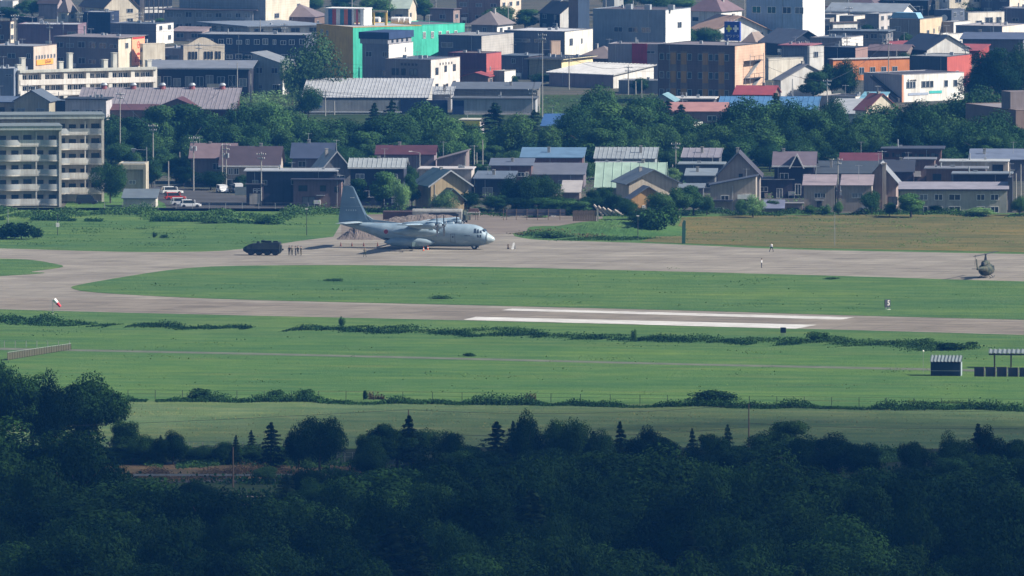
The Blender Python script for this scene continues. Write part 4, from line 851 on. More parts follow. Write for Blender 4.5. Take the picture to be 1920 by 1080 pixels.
# ================================================================ houses along the airfield
# apartment blocks
def apartment(label, x0, x1, yroof, yb, floors, off, ground=0):
    s = S(yb); W = (x1-x0)/s; H = (yb-yroof)/s; D = 9.0
    root = empty('apartment_block', G(x0, yb), radians(5), label, 'apartment block')
    wm = wallmat((.60,.56,.48), 'concrete'); wl = wallmat((.62,.59,.52), 'concrete')
    MB().box(0, W, 0, D, -.4, H-.7).build('wall', wm, root)
    MB().box(W+.002, W+.5, -1.7, D+.1, -.4, H+.15).build('end_wall', wl, root)
    MB().box(-.1, W+.6, -1.9, D+.2, H-.7, H).build('roof_slab', wallmat((.42,.46,.42), 'concrete'), root)
    MB().box(-.2, W+.7, -2.0, D+.3, H, H+.16).build('roof', roofmat((.18,.22,.22)), root)
    fh = 27.7/s
    for k in range(floors):
        z = H-.9-(k+1)*fh+.12
        # slab edge with the curved bays
        pts = [(0, 0), (0, -1.15)]
        n = 80; per = 82/s
        for i in range(n+1):
            x = W*i/n; u = ((x-off/s) % per)/per
            bul = .55*max(0, sin(pi*min(1, max(0, (u-.08)/.52)))) if u < .60 else 0
            pts.append((x, -1.15-bul))
        pts.append((W, 0))
        sl = MB(); pp = [(p[0], p[1], z) for p in pts]; sl.prism(pp, (0, 0, -.28)); so = sl.build('balcony_slab', wl, root)
        # parapet rail: pale solid panels and open rails
        m = len(pts)-1; run = None; cur = MB()
        def flush(t_):
            if cur.v: cur.build('balcony_rail' if t_ else 'balcony_panel', plain('frosted_rail', (.36,.38,.38), .5) if t_ else wallmat((.74,.72,.66), 'concrete'), so)
        for i in range(2, m-1):
            (xa, ya), (xb, yb_) = pts[i], pts[i+1]; u = (((xa+xb)/2-off/s) % per)/per
            t_ = .08 < u < .60
            if t_ != run: flush(run); cur = MB(); run = t_
            cur.prism([(xa, ya+.02, z+.02), (xb, yb_+.02, z+.02), (xb, yb_+.02, z+1.05), (xa, ya+.02, z+1.05)], (0, .05, 0))
        flush(run)
        cnt = int(W/(82/s)*3.9)
        for i in range(cnt):
            x = W*(i+.5)/cnt; w_ = 1.35 if i % 3 else 1.6
            window(root, W, D, 'f', x, z+.7 if i % 3 else z+.25, w_, 1.1 if i % 3 else 1.7, 'dark')
        for i in range(int(W/(82/s))+1):
            x = off/s+i*per-.35
            if 0 < x < W: MB().box(x, x+.25, -1.1, -.02, z, z+fh-.3).build('partition_fin', wl, root)
        MB().box(W-.06, W+.001, -1.15, -.02, z+.9, z+fh-.3).build('end_screen', wm, root)
    SIGNL.append(((x0+x1)/2, (yroof+yb)/2, label)); return root
apartment('rear beige apartment block with curved balconies, six storeys high', -90, 190, 216, 379, 5, 6)
apartment('nearer beige apartment block with curved balconies at the left edge', -100, 110, 237, 388, 5, 6)
r_, W_, D_, H_ = B('beige entrance building with recessed frame beside the apartments', 222, 272, 276, 308, 360, 4, D=8, wall=(.42,.38,.30), rc=(.3,.33,.31), name='entrance_building', cat='building', st='concrete', wins=[(.52,.28,1.4,.8)], fr='white', clutter=False)
MB().box(-.3, W_*.05, -.9, -.01, -.2, H_).box(W_*.95, W_*1.05, -.9, -.01, -.2, H_).box(W_*.055, W_*.945, -.9, -.01, H_*.82, H_*1.0).build('portal', wallmat((.50,.45,.35), 'concrete'), r_)
B('small pale store shed with grey sloping roof by the entrance building', 231, 292, 296, 372, 389, 3, D=6, wall=(.50,.47,.41), roof='shed', rc=(.13,.17,.20), rh=1.3, name='shed', wins=None, clutter=False)
B('pink grey house with maroon roof behind the car park', 358, 438, 444, 296, 346, 3, D=11, wall=(.24,.19,.18), roof='gx', rc=(.20,.13,.14), rh=2.5, name='house', wins=[(.6,.55,1.5,1.3)], ov=.5)
B('house with big dark brown roof and beige wall', 414, 522, 530, 310, 352, 3, D=14, wall=(.38,.33,.29), roof='gx', rc=(.075,.05,.06), rh=3.3, name='house', ov=.5, fr='white', wins=[(.06,.58,1.0,1.3),(.17,.58,1.0,1.3),(.27,.58,1.0,1.3),(.2,.05,2.2,1.4)], trim=M['white'])
B('navy roofed house between the brown roof and grey white gable', 548, 622, 630, 296, 340, 3, D=11, wall=(.16,.15,.18), roof='gx', rc=(.045,.065,.12), rh=2.6, name='house', wins=[(.25,.6,1.6,1.2)], ov=.5)
r_, W_, D_, H_ = B('long dark house under a pale flat metal roof strip', 462, 628, 634, 322, 386, 2, D=9, wall=(.055,.06,.08), roof='slab', rc=(.36,.38,.40), ov=.6, name='house', trim=M['alu'], cols=6, n=2, wins=[(.1,.6,1.2,1.0),(.2,.6,1.2,1.0),(.55,.62,1.6,1.1),(.7,.62,1.4,1.1),(.92,.62,1.4,1.1)])
B('brown rendered house with dark flat roof, left of the tail fin', 550, 640, 646, 338, 388, 3, D=7, wall=(.20,.15,.15), roof='slab', rc=(.045,.05,.08), ov=.6, name='house', fr='dark', wins=[(.2,.58,1.8,1.2),(.62,.58,1.2,1.2),(.9,.55,.9,1.1),(.32,.0,2.6,2.0)])
r_, W_, D_, H_ = B('small dark garage with white lettered hatch by the car park', 462, 494, 497, 346, 386, 3, D=5, wall=(.07,.06,.075), roof='slab', rc=(.15,.15,.18), name='shed', wins=None, clutter=False)
MB().box(W_*.18, W_*.82, -.09, -.01, .3, 2.4).build('door', wallmat((.50,.46,.40)), r_)
for u in (.50, .75): b = MB(); b.box(W_*u-.35, W_*u+.35, -.07, -.01, 3.3, 3.4).box(W_*u-.35, W_*u-.25, -.07, -.01, 2.6, 3.29).box(W_*u+.25, W_*u+.35, -.07, -.01, 2.6, 3.29).box(W_*u-.24, W_*u+.24, -.07, -.01, 2.95, 3.05).build('letter', M['white'], r_)
B('grey house with steep pale edged gable above the tail fin', 604, 658, 664, 316, 366, -12, D=9, wall=(.13,.14,.16), roof='gy', rc=(.30,.33,.34), rh=3.4, name='house', trim=M['alu'], wins=[(.6,.45,2.2,1.6)], ov=.6)
B('navy two storey house with grey metal roof, white framed windows', 657, 757, 764, 314, 386, 3, D=10, wall=(.038,.045,.07), roof='gx', rc=(.33,.37,.38), rh=1.4, seams=.9, name='house', fr='white', ov=.5, trim=M['white'], wins=[(.18,.70,1.7,1.0),(.80,.70,1.7,1.0),(.35,.22,2.2,1.3),(.82,.22,1.7,1.3)], ww=1.7)
B('long house with dark red roof among the trees', 706, 814, 820, 290, 328, 3, D=10, wall=(.22,.18,.20), roof='gx', rc=(.10,.025,.035), rh=1.5, name='house', fr='white', wins=[(.2,.5,2.0,1.0),(.5,.35,1.4,1.3)], ov=.4)
B('brown shingled roof house right of the dark red roof', 820, 874, 880, 300, 330, 4, D=9, wall=(.22,.18,.18), roof='sx', rc=(.24,.19,.19), rh=1.6, name='house', wins=None)
B('low white walled workshop with chimney pipes', 786, 884, 888, 318, 370, 4, D=8, wall=(.44,.40,.37), roof='slab', rc=(.55,.5,.48), name='workshop', cat='workshop', wins=[(.3,.6,1.6,1.2),(.8,.3,1.4,1.3)])
B('tan gabled house with teal green roof behind the aircraft', 808, 878, 880, 344, 392, -20, D=9, wall=(.40,.32,.20), roof='gy', rc=(.085,.17,.19), rh=2.6, name='house', wins=[(.18,.32,.7,1.3),(.48,.62,1.1,.5)], wr=None, fr='white', ov=.8, trim=M['alu'])
B('green roofed gabled porch of the tan house', 826, 870, 872, 373, 394, -20, D=3, wall=(.34,.27,.17), roof='gy', rc=(.085,.17,.19), rh=2.0, name='porch', cat='porch', wins=None, ov=.5, clutter=False)
B('dark blue two storey house with flat slate roofs', 890, 960, 968, 336, 372, 4, D=12, wall=(.035,.042,.06), roof='shed', rc=(.12,.16,.22), rh=.8, name='house', wins=[(.35,.1,2,1.8)])
B('brown upper storey with slate roof over the dark blue house', 920, 996, 1000, 311, 352, 3, D=8, wall=(.15,.095,.09), roof='shed', rc=(.12,.15,.21), rh=.9, name='house', fr='white', wins=[(.25,.50,1.3,.8),(.40,.50,.6,.8),(.75,.50,1.4,.9),(.9,.45,.7,1.2)], ov=.4)
B('brown house with bright blue roof and strip windows', 978, 1092, 1098, 296, 334, 3, D=9, wall=(.18,.10,.10), roof='shed', rc=(.10,.22,.36), rh=1.4, name='house', ov=.4, wins=[(.12,.62,1.8,.6),(.42,.62,2.0,.6),(.58,.62,1.4,.6),(.70,.62,1.4,.6)], fr='alu')
B('low grey hipped wing in front of the blue roofed house', 996, 1094, 1098, 328, 352, 3, D=11, wall=(.16,.14,.16), roof='shed', rc=(.14,.15,.19), rh=1.6, name='house', wins=[(.6,.2,1.8,1)])
B('small pale roofed shed by the dark hedge', 1054, 1086, 1090, 361, 392, 4, D=6, wall=(.22,.18,.17), roof='shed', rc=(.44,.40,.38), rh=1.8, name='shed', wins=None, clutter=False)
B('house with large mint green metal roof', 1120, 1242, 1250, 350, 384, 3, D=15, wall=(.26,.30,.28), roof='gx', rc=(.34,.50,.39), rh=4.2, seams=1.6, name='house', wins=None, ov=.6)
r_, W_, D_, H_ = BLD['house with large mint green metal roof']
B('grey ribbed roof shed behind the mint green roof', 1116, 1228, 1234, 298, 330, 3, D=10, wall=(.28,.32,.34), roof='shed', rc=(.30,.34,.36), rh=1.6, seams=.9, name='shed', wins=None)
B('low brown walled house under the grey ribbed shed', 1116, 1204, 1208, 308, 338, 3, D=6, wall=(.20,.13,.14), roof='slab', rc=(.35,.36,.38), name='house')
B('cream gabled house with slate roof, centre of the row', 1179, 1270, 1274, 341, 392, -14, D=10, wall=(.52,.46,.37), roof='gy', rc=(.13,.17,.21), rh=2.4, name='house', ov=.9, wins=[(.17,.35,.7,1.2),(.83,.38,.7,.9)], fr='white', wr=None)
B('orange rendered gabled annexe of the cream house', 1183, 1248, 1250, 371, 396, -14, D=3.4, wall=(.42,.26,.12), roof='gy', rc=(.12,.15,.20), rh=2.2, name='annexe', cat='house', ov=.6, wins=[(.38,.05,.7,1.1),(.56,.05,.7,1.1),(.9,.05,.9,1.1)], fr='white', clutter=False)
B('grey brown ribbed roof house with a round dish', 1280, 1348, 1356, 296, 330, 4, D=9, wall=(.10,.11,.13), roof='shed', rc=(.26,.24,.28), rh=1.3, seams=1.2, name='house', wins=None)
B('dark flat roofed house behind the slate shed', 1273, 1356, 1362, 309, 346, 3, D=8, wall=(.075,.085,.11), roof='slab', rc=(.22,.26,.28), name='house', wins=[(.25,.5,1.6,1.0),(.6,.5,1.2,1.0)])
B('slate roofed weatherboard shed left of the beige gable', 1286, 1340, 1346, 330, 362, 3, D=8, wall=(.12,.13,.14), roof='shed', rc=(.20,.25,.29), rh=.9, name='shed', wins=[(.3,.3,1.8,1),(.7,.3,1.8,1)], st='siding')
B('low slate lean-to beside the green bushes', 1274, 1318, 1322, 353, 384, 3, D=5, wall=(.10,.11,.13), roof='shed', rc=(.17,.21,.25), rh=.5, name='shed', wins=None, clutter=False)
B('large beige house with steep dark gable', 1346, 1424, 1430, 328, 380, 2, D=12, wall=(.30,.27,.25), roof='gy', rc=(.06,.055,.075), rh=4.2, name='house', ov=.6, wins=[(.55,.88,.8,.9)], fr='dark')
r_, W_, D_, H_ = B('grey beige house with sloping barn roof and small balcony', 1332, 1417, 1422, 348, 398, 3, D=6.5, wall=(.36,.32,.28), roof='sx', rc=(.06,.07,.10), rh=1.7, name='house', ov=.4, fr='white', wins=[(.32,.42,1.6,1.1),(.80,.36,1.5,1.7),(.2,-.0,1.6,.9),(.62,-.0,1.0,1.1),(.85,.0,1.4,1.3)])
MB().box(W_*.60, W_*.98, -1.1, -.02, 2.6, 2.75).box(W_*.60, W_*.98, -1.1, -1.04, 2.76, 3.5).build('balcony', M['white'], r_)
MB().box(-1.0, W_*.5, -1.3, .0-.02, 2.15, 2.45).build('porch_roof', roofmat((.07,.08,.12)), r_)
r_, W_, D_, H_ = B('black house with mauve roof and white trimmed dormer gable', 1452, 1526, 1530, 310, 372, 3, D=10, wall=(.035,.035,.055), roof='gx', rc=(.155,.12,.15), rh=2.3, name='house', ov=.5, trim=M['white'], fr='white', wins=[(.25,.58,1.7,1.2),(.82,.58,1.5,1.0),(.6,.1,1.2,2.2)])
MB().prism([(W_*.42, -.7, H_-.2), (W_*.72, -.7, H_-.2), (W_*.57, -.7, H_+1.9)], (0, 3.5, 0)).build('dormer', wallmat((.04,.04,.06)), r_)
dr_ = MB().prism([(W_*.38, -.85, H_-.5), (W_*.57, -.85, H_+2.25), (W_*.57, -.85, H_+2.05), (W_*.40, -.85, H_-.5)], (0, 3.8, 0)).prism([(W_*.76, -.85, H_-.5), (W_*.57, -.84, H_+2.25), (W_*.57, -.84, H_+2.05), (W_*.74, -.85, H_-.5)], (0, 3.8, 0)).build('dormer_roof', roofmat((.155,.12,.15)), r_)
MB().prism([(W_*.37, -.95, H_-.6), (W_*.57, -.95, H_+2.3), (W_*.57, -.95, H_+1.9), (W_*.405, -.95, H_-.6)], (0, .08, 0)).prism([(W_*.77, -.95, H_-.6), (W_*.571, -.95, H_+2.3), (W_*.571, -.95, H_+1.9), (W_*.735, -.95, H_-.6)], (0, .08, 0)).build('barge_board', M['white'], dr_)
B('low black carport wing with white eave, left of the dormer house', 1425, 1486, 1489, 337, 372, 3, D=7, wall=(.06,.055,.075), roof='slab', rc=(.06,.06,.09), ov=.4, trim=M['alu'], name='carport', cat='carport', wins=[(.12,.35,1.6,1.0),(.6,.0,1.2,2.0)], fr='white', clutter=False)
B('long house behind the mauve duplex with a red and a green roof', 1532, 1640, 1650, 326, 372, 3, D=12, wall=(.22,.18,.18), roof='shed', rc=(.055,.07,.085), rh=1.7, name='house', ov=.4, wins=[(.25,.3,2.6,1.2),(.5,.3,2.2,1.2)], fr='white')
B('low crimson roof left of the dark brown lodge', 1576, 1650, 1654, 303, 330, 3, D=9, wall=(.14,.09,.09), roof='gx', rc=(.15,.03,.045), rh=1.4, name='house', wins=None)
for i, (x0_, x1_) in enumerate(((1507, 1565), (1578, 1634))):
    B(('left half of the mauve roofed duplex', 'right half of the mauve roofed duplex')[i], x0_, x1_, x1_+3, 348, 397, 3, D=8, wall=(.32,.285,.25), roof='shed', rc=(.33,.26,.28), rh=1.5, name='house', ov=.3, fr='alu', wins=[(.45,.52,1.3,1.0),(.62,.52,1.0,1.0),(.75,.05,1.6,.6)], clutter=False)
r_, W_, D_, H_ = BLD['left half of the mauve roofed duplex']
B('beige gabled house with tall chimney right of the mauve duplex', 1622, 1680, 1688, 340, 392, 4, D=9, wall=(.33,.26,.235), roof='gy', rc=(.24,.26,.29), rh=3.4, name='house', ov=.7, wins=[(.9,.15,1.8,1.6)], fr='dark', clutter=False)
r_, W_, D_, H_ = BLD['beige gabled house with tall chimney right of the mauve duplex']
MB().box(W_*.56, W_*.56+.75, -.9, -.1, -.2, H_+3.4).box(W_*.56-.1, W_*.56+.85, -1, 0, H_+3.4, H_+3.6).build('chimney', wallmat((.38,.34,.30)), r_)
B('small garden shed with shiny blue roof', 1434, 1468, 1471, 391, 400, 2, D=5, wall=(.22,.19,.17), roof='shed', rc=(.16,.18,.28), rh=1.2, name='shed', wins=None, clutter=False)
B('low garden wall shed beside the parked van', 1471, 1504, 1506, 382, 398, 2, D=4, wall=(.26,.22,.20), roof='slab', rc=(.3,.28,.27), name='shed', wins=[(.5,.1,2.2,.7)], fr='dark', clutter=False)
B('dark brown lodge with long flat roof, right', 1657, 1764, 1769, 280, 326, 3, D=9, wall=(.13,.075,.07), roof='slab', rc=(.06,.07,.10), ov=.7, name='lodge', cat='house', cols=10, n=2, ww=.8, wh=.8, fr='dark')
B('dark roofed wing with a red eave below the brown lodge', 1650, 1712, 1716, 322, 366, 3, D=9, wall=(.08,.07,.09), roof='gx', rc=(.045,.055,.08), rh=2.0, name='house', wins=None)
r_, W_, D_, H_ = B('brown grey house with small white balcony', 1696, 1752, 1756, 300, 362, 3, D=7, wall=(.19,.14,.13), roof='slab', rc=(.16,.17,.20), name='house', wins=[(.3,.25,1.6,1),(.8,.3,1.2,1.4)], fr='dark', clutter=False)
MB().box(W_*.25, W_*.55, -1.2, -.02, 3.3, 3.45).box(W_*.25, W_*.55, -1.2, -1.14, 3.46, 4.4).build('balcony', M['white'], r_)
B('blue grey long roof at the right edge behind the white parapet', 1819, 1930, 1936, 300, 340, 3, D=10, wall=(.12,.12,.14), roof='shed', rc=(.15,.19,.28), rh=1.5, name='house')
B('white house with pale flat parapet roof, right', 1762, 1890, 1897, 304, 352, 3, D=8, wall=(.50,.44,.38), roof='slab', rc=(.45,.47,.47), ov=.2, name='house', wins=[(.85,.55,2.2,1.8),(.1,.5,2,1.4)], fr='dark', wr=None)
B('brown upper storey with long grey eave in front of the white house', 1737, 1848, 1852, 317, 368, 3, D=7, wall=(.22,.145,.12), roof='slab', rc=(.20,.21,.24), ov=.5, name='house', trim=M['alu'], wins=[(.18,.58,1.7,1.3),(.46,.55,1.0,1.6)], fr='dark')
B('black ribbed house front below the grey eave, right', 1788, 1894, 1899, 327, 376, 3, D=7, wall=(.045,.04,.055), roof='slab', rc=(.19,.23,.27), ov=.5, name='house', wins=[(.2,.35,1.0,1.6),(.32,.35,1.0,1.6),(.55,.35,1.0,1.6),(.65,.35,1.0,1.6)], fr='alu')
r_, W_, D_, H_ = B('long grey green two storey terrace with twelve windows, right', 1688, 1888, 1892, 356, 400, 2, D=8, wall=(.38,.37,.33), roof='shed', rc=(.30,.28,.33), rh=.9, name='terrace', cat='house', ov=.4, st='render', trim=M['dark'], fr='white', clutter=False,
  wins=[(u, z, w_, 1.2) for z in (.55, .03) for (u, w_) in ((.10,1.6),(.22,1.6),(.36,1.6),(.51,2.3),(.755,1.6),(.885,1.6))])
B('dark slate wing at the right end of the grey green terrace', 1890, 1898, 1901, 334, 398, 3, D=7, wall=(.05,.055,.07), rc=(.2,.22,.25), name='house', wins=None, clutter=False)

# ---------------------------------------------------------------- timber fence, sheds and clutter near the lot
def box_thing(name, label, cat, px, yb, w, d, h, m, rz=0, z=0):
    o = MB().box(-w/2, w/2, -d/2, d/2, z, z+h).build(name, m, None, G(px, yb), (0, 0, rz)); tag(o, label, cat); return o

# white workshop container behind the aircraft
o = empty('bus', G(774, 421), radians(-4), 'old white bus body with a dark side opening behind the dirt heap', 'bus')
MB().loft([[(x, y*1.2, z) for (y, z) in ((-1, .5), (1, .5), (1, 2.6), (.8, 3.0), (-.8, 3.0), (-1, 2.6))] for x in (0, 9.5)]).build('body', wallmat((.36,.36,.34)), o)
MB().prism([(2.8, -1.24, 1.0), (8.4, -1.24, 1.0), (9.0, -1.24, 2.0), (8.2, -1.24, 2.4), (3.2, -1.24, 2.3)], (0, .03, 0)).build('side_opening', M['dark'], o)
for x in (1.6, 7.8): MB().cyl((x, -1.25, .45), (x, -1.0, .45), .45, .45, 12).build('wheel', M['rubber'], o)
o = empty('container', G(750, 419), radians(-4), 'rusty brown storage container left of the old white bus', 'container')
MB().box(-3.2, 3.2, -1.2, 1.2, 0, 2.4).build('shell', plain('rust', (.10,.06,.055), .8), o)
b = MB()
for i in range(16): b.box(-3.1+i*.4, -2.95+i*.4, -1.28, -1.2, .1, 2.3)
q = b.build('rib_panel', plain('rust', (.10,.06,.055), .8), o); q['kind'] = 'stuff'
def camo_truck(label, px, yb, rz):
    o = empty('army_truck', G(px, yb), rz, label, 'truck')
    cm = cached('camo', camo)
    MB().box(-4.2, 1.6, -1.2, 1.2, 1.0, 1.3).build('chassis', M['dark'], o)
    MB().loft([[(x, y*1.2, z) for (y, z) in ((-1, 1.31), (1, 1.31), (1, 2.7), (.7, 3.1), (-.7, 3.1), (-1, 2.7))] for x in (-4.2, 1.0)]).build('canvas_cover', cm, o)
    c_ = MB().loft([[(x, y, z) for (y, z) in ((-1.15, .8), (1.15, .8), (1.15, zt_), (-1.15, zt_))] for x, zt_ in ((1.2, 2.6), (2.6, 2.6), (3.0, 1.9), (3.6, 1.8))]).build('cab', cm, o)
    MB().box(1.6, 2.4, -1.2, -1.16, 1.8, 2.4).build('window', M['glass'], c_)
    for x in (-3.2, -2.0, 2.4):
        for y in (-1.15, .85): MB().cyl((x, y, .55), (x, y+.3, .55), .55, .55, 12).build('wheel', M['rubber'], o)
def camo():
    t = NT('camouflage'); f = t.noise(t.coord(), .9, 2)
    c = t.ramp(f, [(0.0, (.020,.032,.026)), (.46, (.020,.032,.026)), (.5, (.045,.058,.035)), (.58, (.05,.045,.032)), (.62, (.014,.017,.016))]); return t.fin(c, .8)
camo_truck('camouflaged army truck with canvas cover behind the aircraft', 846, 420, radians(-25))
def camo_dark(): 
    t = NT('dark_camouflage'); f = t.noise(t.coord(), 1.3, 3)
    return t.fin(t.ramp(f, [(.42, (.012,.018,.022)), (.5, (.022,.032,.026)), (.62, (.010,.014,.020))]), .75)

# dirt heap
def heap(label, pts, px0, yb, depth, m, seed=1, name='dirt_heap'):
    """pts: ridge profile (photo px x, px height) from left to right"""
    s = S(yb); rng = np.random.RandomState(seed); nx, ny = 70, 16; vs_ = []
    xs = [p[0] for p in pts]; hs = [p[1] for p in pts]
    for j in range(ny+1):
        v = j/ny*2-1
        for i in range(nx+1):
            x = xs[0]+(xs[-1]-xs[0])*i/nx; h = np.interp(x, xs, hs)/s*(1-abs(v)**1.3)
            h += (rng.normal(0, .04)+.10*sin(i*.9+j)*cos(j*1.3+i*.31))*(1 if 0 < i < nx and abs(v) < 1 else 0)*min(1, h); g_ = G(x, yb); vs_.append((g_.x-G(px0, yb).x, v*depth/2+depth/2, max(-.05, h)))
    fs = [(j*(nx+1)+i, j*(nx+1)+i+1, (j+1)*(nx+1)+i+1, (j+1)*(nx+1)+i) for j in range(ny) for i in range(nx)]
    me = bpy.data.meshes.new(name); me.from_pydata(vs_, [], fs); me.materials.append(m); me.update()
    o = inst(name, me, None, G(px0, yb)); tag(o, label, 'dirt heap'); return o
hm = NT('heap_soil'); _f = hm.noise(hm.coord(), .8, 6, .7); hm.bump(_f, .8, .3); HM = hm.fin(hm.ramp(_f, [(.3, (.105,.085,.075)), (.7, (.19,.158,.14))]), .95)
heap('brown gravel heap standing behind the tail of the aircraft', [(631, 0), (650, 14), (668, 27), (676, 28), (690, 20), (715, 8), (732, 0)], 631, 450, 7, HM, 2)
heap('long low reddish soil heap behind the wing of the aircraft', [(690, 0), (705, 10), (740, 19), (790, 24), (840, 23), (856, 20), (880, 5), (890, 0)], 690, 428, 8, HM, 4)

mg = heap('grassy mound at the corner between the apron and the dry field', [(985, 0), (1030, 6), (1080, 10), (1120, 18), (1165, 21), (1210, 17), (1250, 8), (1290, 0)], 985, 444, 36, MG2, 6, 'mound'); mg['kind'] = 'structure'
# lot fence with net
fe = empty('net_fence', G(862, 413), 0, 'long post and dark net fence beside the gravel lot', 'fence')
s = S(413)
for x in (862, 892, 896, 944, 950, 968, 988, 1008, 1028, 1050): MB().cyl(((x-862)/s, 0, -.1), ((x-862)/s, 0, 2.2), .06, .06, 6).build('post', M['wood'], fe)
MB().box((948-862)/s, (1060-862)/s, .08, .10, .9, 2.15).build('net', plain('net', (.07,.075,.10), .9), fe)
MB().box(0, (1060-862)/s, .02, .07, 1.5, 1.56).build('rail', M['wood'], fe)
bf = empty('board_fence', G(1074, 415), 0, 'dark brown board fence with a pale end post beside the leaning poles', 'fence'); s = S(415)
for i in range(14): MB().box(i*.32, i*.32+.29, 0, .06, -.1, 2.05+.06*(i % 3)).build('board', M['wood'], bf)
MB().box(4.6, 4.95, -.05, .2, -.1, 2.4).build('end_post', M['concrete'], bf)
for i, x in enumerate((1122, 1130, 1138, 1147, 1160)):
    o = tag(MB().cyl((-.9, 0, 2.2-.25*i), (.9, 0, .1), .22, .26, 9).build('log', plain('pale_log', (.34,.30,.27), .9), None, G(x, 405), (0, 0, .1*i)), ['first leaning pale pole beside the board fence', 'second leaning pale pole from the board fence', 'middle one of five leaning pale poles', 'fourth leaning pale pole from the board fence', 'short leaning pale pole farthest from the board fence'][i], 'pole', 'pale poles leaning by the board fence')
o = empty('white_stall', G(888, 405), 0, 'white table stall with rusty sheets piled on top behind the fence', 'stall'); MB().box(-1.3, 1.3, -.6, .6, .6, .8).build('table_top', M['white'], o)
for x in (-1.2, 1.1): MB().box(x, x+.1, -.5, .5, 0, .6).build('leg', M['white'], o)
MB().prism([(-1.2, -.5, .85), (1.2, -.5, .85), (.8, -.5, 1.5), (-.7, -.5, 1.4)], (0, 1, 0)).build('rusty_sheet', plain('rust2', (.13,.07,.06), .9), o)
box_thing('crate', 'white crate beside the net fence', 'crate', 1038, 406, .9, .7, .8, M['white'])
# ================================================================ poles and street things
def pole(x, ytop, yb, label, kind=0, lean=0.0, name='utility_pole', r=.15):
    """kind 0 plain, 1 crossarms with insulators, 2 + transformer cans, 3 street lamp, 4 antenna"""
    s = S(yb); h = (yb-ytop)/s; o = empty(name, G(x, yb), R.uniform(-.4, .1), label, 'pole' if kind != 3 else 'street lamp')
    m = M['concrete'] if name == 'utility_pole' and yb < 800 else (M['wood'] if yb >= 800 else M['steel'])
    MB().cyl((0, 0, -.2), (lean*h, 0, h), r, r*.62, 8).build('shaft', m, o)
    L_ = lambda z: lean*z
    if kind in (1, 2):
        for dz, w_ in ((.5, 1.9), (1.3, 1.4)):
            z = h-dz; a = MB().box(L_(z)-w_/2, L_(z)+w_/2, -.12, .0, z-.06, z+.06).build('crossarm', M['steel'], o)
            b = MB()
            for u in (-.45, -.2, .2, .45): MB().cyl((L_(z)+u*w_, -.06, z+.06), (L_(z)+u*w_, -.06, z+.3), .07, .05, 6).build('insulator', M['white'], a)
    if kind == 2:
        for u in (-.42, .42): MB().cyl((L_(h)+u, -.1, h-2.9), (L_(h)+u, -.1, h-2.0), .24, .24, 10).build('transformer', M['alu'], o)
    if kind == 3:
        a = MB().cyl((L_(h), 0, h-.05), (L_(h)-1.6, 0, h+.25), .05, .04, 6).build('arm', m, o); MB().box(L_(h)-2.2, L_(h)-1.5, -.12, .12, h+.18, h+.32).build('lamp_head', M['white'], a)
    if kind == 4:
        a = MB().cyl((-.9, 0, h-.2), (.9, 0, h-.2), .03, .03, 5).build('antenna_boom', M['alu'], o)
        b = MB()
        for u in (-.8, -.4, 0, .4, .8): MB().cyl((u, -.5, h-.2), (u, .5, h-.2), .025, .025, 4).build('antenna_rod', M['alu'], a)
    return o, Vector((G(x, yb).x+lean*h, G(x, yb).y, h))
